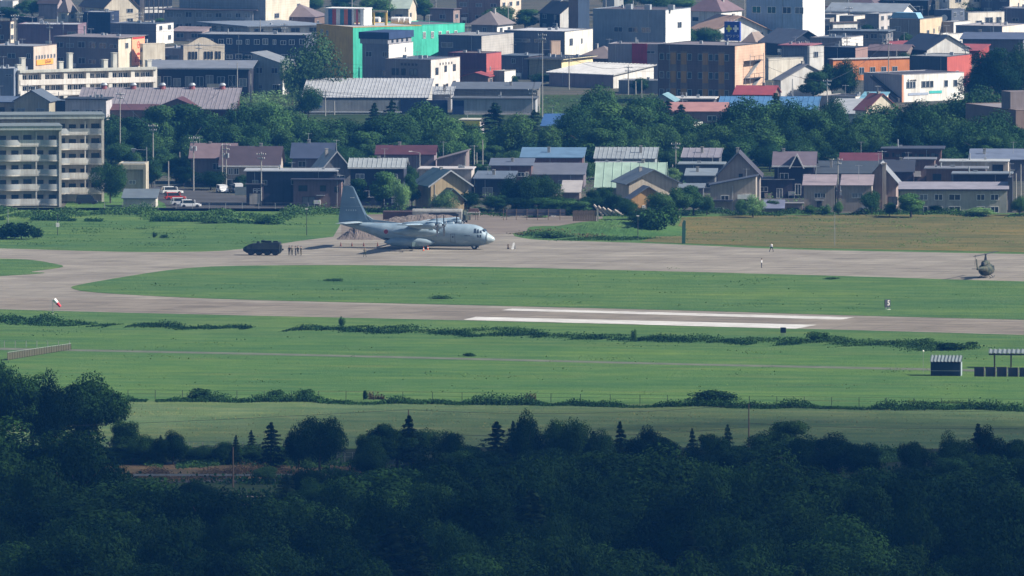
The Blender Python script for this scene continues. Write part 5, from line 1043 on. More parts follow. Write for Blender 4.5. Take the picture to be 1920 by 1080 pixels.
PL = [ # x, ytop, ybase, kind, lean, label
 (373, 80, 176, 1, 0, 'utility pole in front of the curved parapet hall'), (488, 37, 108, 0, 0, 'tall bare pole in front of the dark block with small windows'), (533, 43, 102, 1, 0, 'pole with crossarms left of the green tree top'),
 (225, 172, 316, 1, .004, 'tall white pole right of the rear apartment block'), (287, 232, 345, 1, 0, 'pole with crossarm before the dark belt trees, far left'), (316, 302, 360, 0, 0, 'short bare pole at the car park entrance'),
 (337, 285, 330, 0, 0, 'short grey pole at the street bend'), (363, 255, 358, 2, 0, 'pole with transformers left of the maroon roofed pink house'), (379, 292, 343, 0, 0, 'small pole in front of the pink grey house'),
 (417, 268, 352, 0, 0, 'plain pole just left of the twin transformer pole'), (424, 268, 354, 2, 0, 'twin transformer pole in front of the big dark brown roof'), (534, 259, 312, 2, 0, 'pole between the dark brown and the navy roofs'),
 (490, 285, 386, 1, 0, 'pole in front of the garage with white letters'), (605, 275, 331, 4, 0, 'mast with aerial above the flat metal roof'), (632, 305, 332, 0, 0, 'short pipe pole beside the steep grey gable'),
 (711, 250, 300, 1, 0, 'rear pole with crossarm above the dark red roof'), (717, 262, 304, 1, 0, 'front pole with crossarm before the dark red roof'), (787, 286, 334, 3, 0, 'lamp pole right of the dark red roofed house'),
 (872, 292, 334, 0, 0, 'bare pole beside the low white workshop'), (889, 272, 322, 4, 0, 'pole with aerial at the dark tree gap'), (905, 262, 322, 0, 0, 'slender pole left of the brown upper storey'),
 (894, 286, 324, 0, 0, 'thin pole between the aerial pole and the slender pole'), (988, 275, 304, 0, 0, 'lamp stub pole at the bright blue roof'), (1095, 292, 342, 0, 0, 'pole at the right end of the bright blue roofed house'),
 (1017, 62, 232, 1, 0, 'very tall concrete pole behind the belt trees, centre'), (998, 165, 218, 1, 0, 'shorter pole with box left of the very tall concrete pole'), (1011, 165, 212, 0, 0, 'thin pole between box pole and the very tall pole'),
 (1136, 251, 288, 1, 0, 'pole above the grey ribbed shed'), (1267, 266, 342, 1, 0, 'pole with wide crossarm right of the cream gabled house'), (1295, 278, 322, 0, 0, 'thin pole before the ribbed roof house with dish'),
 (1302, 296, 322, 0, 0, 'stub pole beside the ribbed roof house'), (1261, 308, 345, 0, 0, 'white post left of the wide crossarm pole'), (1612, 258, 292, 1, 0, 'small pole with lamp arm above the crimson roof'),
 (1571, 295, 396, 1, 0, 'pole in the gap of the mauve duplex'), (1654, 282, 345, 4, 0, 'aerial mast behind the tall chimney'), (1893, 305, 378, 4, 0, 'aerial mast at the right end of the black ribbed house'),
 (1905, 325, 396, 0, 0, 'first of two slim poles at the right edge'), (1914, 308, 398, 0, 0, 'second of two slim poles at the right edge'),
 (610, 168, 218, 1, 0, 'pole in front of the co-operative store emblem'), (627, 190, 216, 0, 0, 'short white post in front of the co-operative store'), (716, 96, 150, 1, 0, 'pole in front of the grey building with blue top storey'),
 (737, 124, 144, 3, 0, 'lamp before the three storey grey block'), (833, 165, 205, 1, 0, 'first pole at the navy bay'), (845, 168, 208, 0, 0, 'second pole at the navy bay'), (853, 186, 214, 3, 0, 'lamp pole in front of the grey panel building'),
 (826, 128, 170, 1, 0, 'pole before the white three window end'), (52, 158, 214, 1, 0, 'pole in front of the beige gabled house, far left'), (110, 172, 217, 0, 0, 'pole left of the pale grey box house'), (164, 178, 217, 0, 0, 'pole in front of the pale grey box house'),
 (229, 162, 212, 1, 0, 'pole in front of the pink ribbed roof'), (28, 26, 82, 1, 0, 'pole beside the mural building'), (93, 42, 96, 1, 0, 'pole in the middle of the mural building'), (149, 22, 68, 1, 0, 'pole right of the mural building'), (262, 22, 70, 1, 0, 'pole in front of the half timbered building'),
 (428, 118, 180, 0, 0, 'first pole before the dark stable hall'), (445, 118, 206, 0, 0, 'second pole before the dark stable hall'), (470, 138, 204, 0, 0, 'pole left of the slate roofed house by the green tree'), (424, 136, 176, 3, 0, 'lamp pole in front of the dark stable hall'),
 (660, -8, 52, 0, 0, 'tall thin mast on the striped tower side'), (774, 0, 40, 0, 0, 'slim pole right of the mint gabled roof'), (817, -6, 40, 0, 0, 'slim pole left of the dark brown top house'), (953, 6, 60, 0, 0, 'tall bare pole above the brown hip roof'),
 (990, 24, 56, 0, 0, 'thin pole before the dark central trees'), (1029, 56, 108, 2, 0, 'transformer pole in front of the long dark fronted block'), (954, 64, 104, 0, 0, 'pole in front of the ribbed lit end'), (1067, 104, 168, 1, 0, 'pole before the olive and yellow building'),
 (1136, -4, 92, 0, 0, 'tall pole before the large grey blue block'), (1158, 46, 100, 3, 0, 'lamp pole in front of the large grey blue block'), (1178, 122, 178, 1, 0, 'pole before the long white ribbed roof'), (1192, 152, 178, 0, 0, 'white post before the white ribbed roof'),
 (1203, 150, 184, 0, 0, 'dark post beside the brown hotel'), (1245, 152, 182, 3, 0, 'lamp post before the brown hotel'), (1396, -4, 60, 0, 0, 'tall mast behind the blue rooftop sign'), (1406, 104, 176, 1, 0, 'pole before the fire escape of the hotel'),
 (1412, 98, 165, 0, 0, 'second pole before the hotel fire escape'), (1510, 76, 124, 1, 0, 'pole left of the white cube'), (1588, 68, 112, 1, 0, 'pole in front of the black walled building'), (1528, 8, 70, 1, 0, 'pole before the bright white end wall, top right'),
 (1592, 12, 56, 1, 0, 'pole before the grey terrace roof'), (1486, 148, 212, 0, 0, 'bare pole in front of the vivid blue roof'), (1448, 154, 186, 0, 0, 'grey post at the foot of the hotel'), (1551, 148, 216, 1, 0, 'concrete pole at the right end of the vivid blue roof'),
 (1666, 72, 188, 1, 0, 'tall pole left of the white lettered building'), (1662, 142, 188, 0, 0, 'shorter pole beside the tall pole by the white lettered building'), (1681, 92, 136, 0, 0, 'dark pole in front of the orange building'), (1810, 84, 156, 1, 0, 'pole in front of the lit red wall'),
 (1785, 16, 44, 0, 0, 'white mast beside the round dish'), (1832, 78, 100, 1, 0, 'small pole at the bright red low roof'), (1765, 165, 188, 0, 0, 'post in front of the white lettered wall'), (1703, 168, 190, 0, 0, 'post at the left of the white lettered wall'),
]
TOPS = {}
for x, yt, yb, k, ln, lb in PL: o, tp = pole(x, yt, yb, lb, k, ln); TOPS[x] = tp
# leaning stays by the garage and a bare bush
for i, (xa, ya, xb, yb) in enumerate(((494, 320, 516, 380), (494, 338, 506, 384))):
    s = S(yb); a = Vector(((xa-xb)/s, 0, (yb-ya)/s)); o = tag(MB().cyl((0, 0, 0), a, .07, .07, 6).build('stay_pole', M['concrete'], None, G(xb, yb)), ['long slanting stay of the pole by the garage', 'short slanting stay of the pole by the garage'][i], 'pole')
def wire(a, b, sag=1.0, label='', r=.035):
    n = 10; m = MB(); P = [a.lerp(b, i/n)-Vector((0, 0, sag*4*(i/n)*(1-i/n))) for i in range(n+1)]
    c0 = P[0].copy()
    for i in range(n): m.cyl(P[i]-c0, P[i+1]-c0, r, r, 4, cap=False)
    o = m.build('overhead_wire', M['dark'], None, c0); tag(o, label, 'wire'); return o
for a, b, lb in ((363, 424, 'wire between the two transformer poles left of the dark brown roof'), (424, 534, 'wire over the dark brown roof'), (225, 287, 'wire from the tall white pole to the belt pole'), (1178, 1067, 'wire over the long white ribbed roof'), (1551, 1666, 'wire from the vivid blue roof to the tall pole'), (1406, 1551, 'wire above the vivid blue roof'), (610, 833, 'wire along the co-operative store roof')):
    wire(TOPS[a]-Vector((0, 0, .4)), TOPS[b]-Vector((0, 0, .4)), 1.2, lb)

tp = sorted([q for q in PL if q[3] in (1, 2) and q[2] < 240], key=lambda q: q[0]); done = {(610, 833), (1178, 1067), (1551, 1666), (1406, 1551)}; nwire = 0
for i, q in enumerate(tp):
    for r2 in tp[i+1:]:
        if (q[0], r2[0]) in done or (r2[0], q[0]) in done: continue
        if (TOPS[q[0]]-TOPS[r2[0]]).length < 62:
            for dz_ in (.45, 1.25): wire(TOPS[q[0]]-Vector((0, 0, dz_)), TOPS[r2[0]]-Vector((0, 0, dz_)), .8, ('upper' if dz_ < 1 else 'lower')+' wire from the '+q[5].replace('in front of the', 'at the'), .03)
            nwire += 1; break
# ================================================================ cars
def car(x, yb, rz, c, label, van=False, L_=4.3):
    o = empty('parked_van' if van else 'parked_car', G(x, yb), rz, label, 'van' if van else 'car')
    p = plain('car_paint', c, .3, 0, .5, .03); hw = .85; h1, h2 = (.95, 1.85) if van else (.85, 1.45)
    b = MB(); b.loft([[(x_, -hw*k, .3), (x_, hw*k, .3), (x_, hw*k, z), (x_, -hw*k, z)] for x_, z, k in ((-L_/2, h1*.8, .85), (-L_/2+.25, h1, 1), (L_/2-1.1, h1, 1), (L_/2-.2, h1*.78, .97), (L_/2, h1*.6, .85))])
    b.build('body', p, o, smooth=False)
    cab = [(-L_/2+.15, h1), (-L_/2+.45, h2), (L_/2-(1.3 if van else 1.9), h2), (L_/2-(.6 if van else 1.1), h1)]
    g_ = MB().prism([(x_, -hw*.93, z+.005) for x_, z in cab], (0, hw*1.86, 0)).build('windows', M['glass'], o); g_.name = 'windshield'
    MB().box(-L_/2+.42, L_/2-(1.25 if van else 1.85), -hw*.94, hw*.94, h2+.006, h2+.07).build('roof', p, o)
    for x_ in (-L_/2+.5, L_/2-1.3 if not van else L_/2-1.0): MB().box(x_, x_+.12, -hw*.945, hw*.945, h1, h2).build('pillar', p, o)
    for x_ in (-L_*.31, L_*.31):
        for y in (-hw-.02, hw-.18): w_ = MB().cyl((x_, y, .32), (x_, y+.2, .32), .32, .32, 12).build('wheel', M['rubber'], o)
    for y in (-.6, .45): MB().box(L_/2-.03, L_/2+.02, y, y+.25, .55, .7).build('headlight', M['white'], o)
car(322, 364, radians(12), (.80,.80,.78), 'white estate car parked behind the red car', L_=4.4); car(328, 375, radians(10), (.5,.05,.03), 'red car in the car park by the store shed')
car(340, 385, radians(8), (.55,.57,.60), 'silver car parked on the grass edge'); car(357, 389, radians(4), (.85,.85,.85), 'white car nearest the airfield fence', L_=4.2)
car(417, 361, radians(-75), (.8,.8,.8), 'white car in front of the beige wall of the brown roofed house'); car(441, 361, radians(-75), (.05,.06,.08), 'dark car beside the white car in the yard'); car(447, 362, radians(-80), (.75,.75,.75), 'white small van right of the dark car', True, 3.6)
car(162, 383, 0, (.02,.025,.04), 'dark blue van beside the rear apartment block', True, 4.4); car(1478, 370, radians(-80), (.85,.85,.85), 'white van in the yard of the black dormer house', True, 3.6)
box_thing('sign_board', 'blue grey notice board in the car park street', 'sign', 452, 371, 2.4, .12, 1.6, plain('board_grey', (.15,.19,.2)), 0, .5)
for i, (x, y, c) in enumerate(((471, 378, (.12,.10,.12)), (1440, 372, (.25,.22,.2)), (1600, 394, (.6,.6,.58)), (820, 398, (.10,.10,.12)))):
    box_thing('storage_bin', ['dark storage bin in front of the lettered garage', 'brown storage bin by the low carport', 'white storage bin at the foot of the duplex', 'grey storage bin behind the heap'][i], 'bin', x, y, 1.4, .8, 1.0, plain('bin%d' % i, c))
# windbreak hedges / round traffic sign
o = empty('traffic_sign', G(290, 352), 0, 'round red and white traffic sign at the street corner', 'sign'); MB().cyl((0, 0, 0), (0, 0, 2.6), .05, .05, 6).build('post', M['steel'], o); MB().cyl((0, -.1, 2.4), (0, -.06, 2.4), .5, .5, 16).build('sign_face', M['red'], o); MB().cyl((0, -.13, 2.4), (0, -.101, 2.4), .3, .3, 16).build('sign_centre', M['white'], o)
o = empty('flood_light', G(275, 345), 0, 'floodlight on a pole with a long arm above the entrance building', 'floodlight'); h = (345-281)/S(345)
MB().cyl((0, 0, 0), (0, 0, h+.6), .1, .07, 8).build('post', M['steel'], o); a = MB().cyl((0, 0, h), (-2.4, 0, h+.05), .05, .05, 6).build('arm', M['steel'], o); MB().loft([[(-2.6-q, -q, z), (-2.6+q, -q, z), (-2.6+q, q, z), (-2.6-q, q, z)] for q, z in ((.5, h+.25), (.15, h-.55))]).build('lamp_head', M['alu'], a)
# perimeter fence at the edge of the airfield (thin)
def wire_fence(label, pts, step, h, m, name='wire_fence', rails=2):
    P = [G(*p) for p in pts]; o = empty(name, P[0], 0, label, 'fence'); k = 0
    for a, b in zip(P[:-1], P[1:]):
        L_ = (b-a).length; n = max(1, int(L_/step))
        for i in range(n+(1 if b is P[-1] else 0)):
            q = a.lerp(b, i/n)-P[0]; MB().cyl(q, q+Vector((0, 0, h)), .05, .05, 5).build('post', m, o)
        for j in range(rails):
            z = h*(1-.42*j); MB().cyl(a-P[0]+Vector((0, 0, z)), b-P[0]+Vector((0, 0, z)), .02, .02, 4).build('strand', m, o)
    return o
wire_fence('thin post and wire fence along the houses left of the tail', [(196, 391), (330, 392), (640, 392)], 3.0, 1.2, M['steel'])
wire_fence('post and wire fence along the field hedge', [(240, 748), (700, 751), (1200, 757), (1920, 766)], 4.5, 1.5, M['dark'])
wire_fence('row of pale posts with one wire at the left edge of the field', [(-12, 652), (130, 652)], 1.8, 1.2, M['steel'], 'wire_fence', 1)
wire_fence('fine mesh fence by the shrubs above the reed bed', [(180, 846), (480, 846)], 2.0, 1.4, M['steel']); wire_fence('fine mesh fence right of the shrubs above the reed bed', [(560, 866), (690, 868)], 1.2, 1.6, M['steel'])

# ================================================================ airfield furniture
s = S(602)
o = empty('windsock', G(99, 602), 0, 'red and white windsock hanging on its pole at the runway edge', 'windsock'); h = (602-560)/s
MB().cyl((0, 0, 0), (0, 0, h), .06, .05, 6).build('pole', M['white'], o)
d = Vector((1.35, 0, -1.55)).normalized(); a = Vector((.2, 0, h-.1))
sk = MB().cyl(a, a+d*.85, .36, .30, 12, cap=False).build('white_band', col('sock_white', (.85,.83,.8)), o); MB().cyl(a+d*.85, a+d*1.75, .30, .2, 12, cap=False).build('red_band', col('sock_red', (.75,.03,.05)), o)
o = empty('distance_board', G(1664, 581), radians(38), 'black distance board with a white 5 in the grass', 'sign')
MB().box(-.6, .6, -.1, .1, .45, 1.85).build('board', M['dark'], o); inst('numeral', text_mesh('5', 1.3, M['white']), o, (.15, -.14, 1.2), (pi/2, 0, 0))
for x in (-.35, .35): MB().box(x-.05, x+.05, -.05, .05, -.1, .449).build('leg', M['steel'], o)
MB().box(-.2, .5, -.3, -.11, .0, .1).build('footing', M['white'], o)
o = empty('back_board', G(1468.5, 630), radians(-12), 'plain dark board on thin legs at the runway edge', 'sign')
MB().box(-.48, .48, -.06, .06, .55, 1.5).build('board', plain('board_navy', (.018,.022,.05)), o)
for x in (-.36, -.12, .12, .36): MB().box(x-.03, x+.03, -.03, .03, -.1, .549).build('leg', M['steel'], o)
def corrugated(x0, x1, y0, y1, z0, z1, n, amp, m, parent):
    b = MB(); vs_ = []
    k = n*4
    for j, (y, z) in enumerate(((y0, z0), (y1, z1))):
        for i in range(k+1): vs_.append((x0+(x1-x0)*i/k, y, z+amp*sin(i*pi/2)))
    b.add(vs_, [(i, i+1, k+2+i, k+1+i) for i in range(k)]); n_ = len(vs_)
    b.add([(x, y, z-.05) for x, y, z in vs_], [(i, i+1, k+2+i, k+1+i) for i in range(k)])
    return b.build('roof', m, parent)
s = S(705)
o = empty('hut', G(1745, 705), radians(-6), 'dark blue hut with corrugated roof in the right field', 'hut'); W_ = 57/s; H_ = 26/s
MB().box(0, W_*.97, 0, 2.6, -.1, H_).build('wall', wallmat((.025,.04,.07)), o); MB().box(0, W_*.98, -.05, -.01, .85, .93).build('band', M['steel'], o)
MB().box(W_*.971, W_*1.0, .1, 2.5, -.1, H_).build('end_wall', wallmat((.28,.35,.37)), o); corrugated(-.15, W_*1.02, -.3, 2.9, H_+.12, H_+1.0, 9, .075, roofmat((.17,.215,.225)), o)
o = empty('white_stake', G(1731, 700), 0, 'thin stake with a white ball left of the hut', 'stake'); MB().cyl((0, 0, 0), (0, 0, 3.7), .03, .03, 5).build('stake', M['steel'], o); bm = bmesh.new(); bmesh.ops.create_icosphere(bm, subdivisions=2, radius=.16); me = bpy.data.meshes.new('ball'); bm.to_mesh(me); bm.free(); me.materials.append(M['white']); inst('ball', me, o, (0, 0, 3.75))
s = S(693)
o = empty('open_shelter', G(1862, 690), radians(-4), 'open shelter with corrugated roof on four posts at the right edge', 'shelter'); W_ = 62/s
corrugated(-.8, W_+.6, -.5, 2.6, 2.55+.0, 3.05, 9, .075, roofmat((.17,.215,.225)), o)
for x in (.1, 2.9, 5.6):
    for y in (0, 2.4): MB().box(x, x+.16, y, y+.16, -.1, 2.5).build('post', M['wood'], o)
MB().box(-.7, W_+.5, -.42, -.3, 2.2, 2.45).build('beam', M['dark'], o)
o = empty('panel_wall', G(1825, 706), radians(-6), 'dark panelled wall with pale posts in front of the open shelter', 'wall'); s = S(706)
for i in range(6):
    MB().box(i*1.9+.15-(.6 if i == 0 else 0)*0, i*1.9+1.75, 0, .12, -.1, 1.55).build('panel', wallmat((.05,.055,.085)), o)
    MB().box(i*1.9+1.76, i*1.9+1.9, -.08, .14, -.1, 1.6).build('post', wallmat((.40,.33,.28)), o)
# long slope fence at left (mesh fence with pale top rail)
o = empty('slope_fence', G(14, 676), 0, 'brown netting fence with a pale top rail at the left edge', 'fence'); a = Vector((0, 0, 1.4)); bP = G(133, 656)-G(14, 676); b = bP+Vector((0, 0, 1.1))
MB().cyl(a, b, .03, .03, 6).build('top_rail', M['alu'], o)
n = 26
for i in range(n+1):
    q = bP*(i/n); MB().box(q.x-.03, q.x+.03, q.y-.03, q.y+.03, -.1, 1.4-.3*i/n).build('picket', plain('old_picket', (.06,.055,.035), .9), o)
MB().prism([(0, .05, .1), (bP.x, bP.y+.05, .1), (bP.x, bP.y+.05, 1.0), (0, .05, 1.3)], (0, .03, 0)).build('netting', plain('netting', (.06,.06,.035), .9), o)
# lamps / posts at the far edge
for (x, yt, yb, lb, hd) in ((15, 392, 428, 'thin grey post at the left edge near the brown bush', 0), (108, 400, 441, 'post with a white box on it in the left grass', 1), (575, 392, 441, 'lamp post with a white head in the grass left of the aircraft tail', 2), (1196, 405, 451, 'lamp post beside the bushes right of the corner grass', 2), (1565, 398, 461, 'tall grey post in the dry field', 0), (1731, 640, 650, 'short marker in the right field', 0)):
    s = S(yb); h = (yb-yt)/s; o = empty('marker_post', G(x, yb), 0, lb, 'post'); MB().cyl((0, 0, -.1), (0, 0, h), .07, .05, 6).build('shaft', M['steel'] if hd == 0 else M['dark'], o)
    if hd == 1: MB().box(-.32, .32, -.25, .25, h*.38, h*.38+.75).build('box', M['white'], o)
    if hd == 2: MB().box(-.25, .25, -.1, .1, h-.05, h+.12).build('lamp_head', M['white'], o)
o = tag(MB().prism([(-.35, 0, 0), (.3, 0, 0), (.38, 0, 4.3), (.0, 0, 4.5), (-.3, 0, 3.8)], (0, .5, 0)).build('green_tarp_post', plain('tarp_green', (.03,.10,.07)), None, G(1282, 457)), 'tall narrow green wrapped post at the dry field corner', 'post')
# cones, rope, generator
def cone(x, y, label):
    dark = y < 465
    def mk(): return (MB().box(-.2, .2, -.2, .2, 0, .04).mesh('base', M['rubber']), MB().cyl((0, 0, .04), (0, 0, .72), .15, .03, 10).mesh('cone_body', M['orange']), MB().cyl((0, 0, .30), (0, 0, .46), .112, .078, 10, cap=False).mesh('band', M['white']))
    b_, c_, w_ = cached('cone', mk); o = empty('traffic_cone', G(x, y), 0, label, 'cone'); inst('base', b_, o); cc = inst('cone_body', c_ if not dark else cached('coned', lambda: MB().cyl((0, 0, .04), (0, 0, .72), .15, .03, 10).mesh('cone_body', plain('faded_cone', (.16,.05,.035)))), o); 
    if not dark: inst('band', w_, cc, sc=(1.05, 1.05, 1))
    return o
for x, y, lb in ((794, 470.5, 'orange cone in front of the white power unit'), (802, 468.5, 'orange cone right behind the white power unit end'), (639, 462, 'first dark cone behind the tail, farthest left'), (660, 462, 'second cone behind the tail'), (682, 462, 'third cone behind the tail, above the soldier'), (708, 462, 'cone nearest the cargo ramp')): cone(x, y, lb).scale = (1.2, 1.2, 1.1)
a = G(639, 462)+Vector((0, 0, .5)); wire(a, G(708, 462)+Vector((0, 0, .5)), .1, 'rope between the cones behind the aircraft', .02)
o = empty('power_unit', G(787, 467.3), radians(4), 'pale grey power unit standing under the aircraft wing', 'power unit')
MB().box(-1.5, 1.5, -.55, .55, .35, 1.35).build('body', plain('unit_grey', (.20,.28,.27)), o); MB().box(-1.5, 1.5, -.57, -.551, .4, .55).build('skirt', M['dark'], o)
for x in (-1.1, 1.0): MB().cyl((x, -.6, .25), (x, -.4, .25), .25, .25, 10).build('wheel', M['rubber'], o)
o = empty('folding_board', G(961, 467.5), 0, 'white folding notice board leaning on the apron ahead of the nose', 'sign')
MB().prism([(-.25, -.3, 0), (.2, -.3, 0), (.45, 0, 1.25), (.1, 0, 1.25)], (0, .05, 0)).build('front_panel', M['white'], o); MB().prism([(.3, .4, 0), (.62, .4, 0), (.46, 0, 1.25), (.2, 0, 1.25)], (0, .05, 0)).build('rear_panel', M['white'], o)
o = empty('extinguisher_cart', G(953, 467), 0, 'small rusty wheeled cart beside the white folding board', 'cart'); MB().cyl((0, 0, .2), (0, .1, .9), .14, .14, 8).build('cylinder', M['wood'], o); MB().cyl((-.2, 0, .15), (.2, 0, .15), .15, .15, 8).build('wheel', M['rubber'], o)

# ================================================================ people
def person_mesh(pose, top, legs, hat, skin=True):
    J = {'pel': (0, 0, .95), 'chest': (0, 0, 1.28), 'neck': (0, 0, 1.46), 'head': (0, -.02, 1.62), 'top': (0, 0, 1.74)}
    if pose == 'walk': F = {'lk': (-.22, 0, .52), 'la': (-.42, 0, .09), 'lt': (-.30, -.0, .03), 'rk': (.26, 0, .52), 'ra': (.34, 0, .09), 'rt': (.20, 0, .03), 'le': (.22, -.1, 1.14), 'lh': (.10, -.22, .92), 're': (-.2, .14, 1.14), 'rh': (-.36, .16, .93)}
    elif pose == 'wide': F = {'lk': (-.14, 0, .5), 'la': (-.22, 0, .09), 'lt': (-.24, -.14, .03), 'rk': (.16, 0, .5), 'ra': (.26, .02, .09), 'rt': (.28, -.12, .03), 'le': (-.3, 0, 1.16), 'lh': (-.2, -.16, 1.0), 're': (.3, 0, 1.16), 'rh': (.2, -.16, 1.0)}
    else: F = {'lk': (-.10, 0, .5), 'la': (-.11, .02, .09), 'lt': (-.12, -.14, .03), 'rk': (.10, 0, .5), 'ra': (.11, .02, .09), 'rt': (.12, -.14, .03), 'le': (-.25, .02, 1.15), 'lh': (-.22, -.08, .90), 're': (.25, .02, 1.15), 'rh': (.22, -.08, .90)}
    J.update(F); J['ls'] = (-.2, 0, 1.40); J['rs'] = (.2, 0, 1.40); J['lhip'] = (-.1, 0, .90); J['rhip'] = (.1, 0, .90)
    E = [('pel','chest'),('chest','neck'),('neck','head'),('head','top'),('chest','ls'),('ls','le'),('le','lh'),('chest','rs'),('rs','re'),('re','rh'),('pel','lhip'),('lhip','lk'),('lk','la'),('la','lt'),('pel','rhip'),('rhip','rk'),('rk','ra'),('ra','rt')]
    rad = {'pel': (.15,.11), 'chest': (.17,.12), 'neck': (.06,.06), 'head': (.095,.11), 'top': (.08,.09), 'ls': (.075,.07), 'rs': (.075,.07), 'le': (.05,.05), 're': (.05,.05), 'lh': (.042,.035), 'rh': (.042,.035), 'lhip': (.10,.10), 'rhip': (.10,.10), 'lk': (.07,.07), 'rk': (.07,.07), 'la': (.05,.055), 'ra': (.05,.055), 'lt': (.045,.04), 'rt': (.045,.04)}
    ks = list(J); me = bpy.data.meshes.new('p'); me.from_pydata([J[k] for k in ks], [(ks.index(a), ks.index(b)) for a, b in E], [])
    o = bpy.data.objects.new('p', me); C.objects.link(o); md = o.modifiers.new('s', 'SKIN')
    for i, k in enumerate(ks): me.skin_vertices[0].data[i].radius = rad[k]; me.skin_vertices[0].data[i].use_root = (k == 'pel')
    sb = o.modifiers.new('u', 'SUBSURF'); sb.levels = 1; sb.render_levels = 1
    out = bpy.data.meshes.new_from_object(o.evaluated_get(bpy.context.evaluated_depsgraph_get())); out.name = 'person_body'; bpy.data.objects.remove(o)
    out.materials.clear()
    for m in (legs, top, M['skin'], hat, M['rubber']): out.materials.append(m)
    for p in out.polygons:
        z = p.center.z; x = abs(p.center.x); i = 0
        if z < .10: i = 4
        elif z < .97 and not (z > .86 and x > .17): i = 0
        elif z < 1.44: i = 1 if z > 1.0 or x < .17 else 2
        elif z < 1.66: i = 2
        else: i = 3
        p.material_index = i
    out.polygons.foreach_set('use_smooth', [True]*len(out.polygons)); return out
green = plain('uniform_green', (.035,.048,.028), .85); greend = plain('uniform_dark', (.022,.026,.024), .85); whites = plain('white_shirt', (.78,.78,.78), .7); navyt = plain('navy_trousers', (.012,.016,.04), .8); tanu = plain('uniform_tan', (.14,.12,.075), .85)
capm = plain('dark_cap', (.02,.02,.022), .8)
def person(x, y, pose, top, legs, label, rz=0, hat=None):
    k = ('per', pose, top.name, legs.name, (hat or capm).name); me = cached(k, lambda: person_mesh(pose, top, legs, hat or capm)); s = 1.0
    o = inst('person', me, None, G(x, y), (0, 0, rz)); tag(o, label, 'person')
    def hm_():
        b = MB(); b.cyl((0, 0, 1.68), (0, 0, 1.79), .115, .10, 12).prism([(-.09, -.1, 1.69), (.09, -.1, 1.69), (.06, -.21, 1.68), (-.06, -.21, 1.68)], (0, 0, .02)); return b.mesh('cap', hat or capm)
    inst('cap', cached(('cap', (hat or capm).name), hm_), o); return o
person(542.5, 478.5, 'stand', greend, greend, 'soldier in dark uniform standing nearest the armoured vehicle'); person(547.5, 478.5, 'stand', tanu, green, 'second soldier from the armoured vehicle, in paler uniform', .5)
person(554, 479, 'stand', greend, greend, 'left of the two soldiers close together in the middle of the group', 1.2); person(558.5, 478.5, 'wide', green, greend, 'soldier standing astride at the middle of the group', -.6)
person(564.5, 479, 'stand', tanu, tanu, 'soldier at the right end of the group by the armoured vehicle', -1.0); person(684, 482, 'wide', tanu, green, 'lone soldier in green walking below the tail', .3)
person(1446.5, 472.5, 'walk', whites, navyt, 'walking person in white shirt and navy trousers, farther from the camera', 0); person(1428, 502.5, 'stand', whites, navyt, 'standing person in white shirt and navy trousers, nearer the median grass', 1.5)

# ================================================================ armoured vehicle (eight wheels, faces left)
o = empty('armoured_vehicle', G(492, 478.5), radians(176-2), 'dark eight wheeled armoured carrier on the taxiway', 'armoured vehicle'); CD = camo_dark()
def sec(x, zb, zs, zt, hw, ht): return [(x, -hw*.78, zb), (x, hw*.78, zb), (x, hw, zs), (x, ht, zt), (x, -ht, zt), (x, -hw, zs)]
MB().loft([sec(-3.45, .6, 1.3, 2.38, 1.15, 1.0), sec(-3.35, .36, 1.2, 2.45, 1.26, 1.05), sec(1.8, .36, 1.2, 2.22, 1.26, 1.05), sec(2.8, .45, 1.2, 1.85, 1.22, 1.0), sec(3.5, .85, 1.15, 1.45, 1.08, .9)]).build('hull', CD, o)
for x in (-2.5, -1.0, .55, 2.05):
    for y in (-1.26, .92): wq = MB().cyl((x, y, .52), (x, y+.34, .52), .53, .53, 16).build('wheel', M['rubber'], o); MB().cyl((x, y-.02, .52), (x, y+.36, .52), .24, .24, 10).build('hub', CD, wq)
cu = MB().cyl((.7, .3, 2.1), (.7, .3, 2.42), .42, .36, 12).build('cupola', CD, o); MB().cyl((.9, .3, 2.5), (2.1, .3, 2.58), .04, .03, 6).box(.5, 1.0, .2, .4, 2.42, 2.62).build('gun', M['dark'], cu)
for i, (x, y, w_) in enumerate(((-2.9, -.5, .9), (-1.7, .0, 1.2), (-.5, -.2, .7))): MB().box(x, x+w_, y-.45, y+.55, 2.4, 2.66+.06*i).build('stowage', CD, o)
for x in (-3.2, -.2, 1.6): MB().cyl((x, -.9, 1.8), (x, -.9, 2.55), .03, .02, 5).build('aerial', M['dark'], o)
MB().box(-3.62, -3.47, -.8, .8, .7, 1.9).build('rear_door', CD, o); MB().box(-3.9, -3.62, -1.0, -.4, .9, 1.2).build('rear_rack', M['dark'], o)
for y in (-.7, .5): MB().box(3.2, 3.4, y, y+.2, 1.34, 1.5).build('headlight', M['white'], o)
MB().prism([(2.2, -1.1, 1.95), (2.7, -1.1, 1.75), (2.7, -1.05, 1.95)], (0, .5, 0)).build('driver_hatch', M['dark'], o)

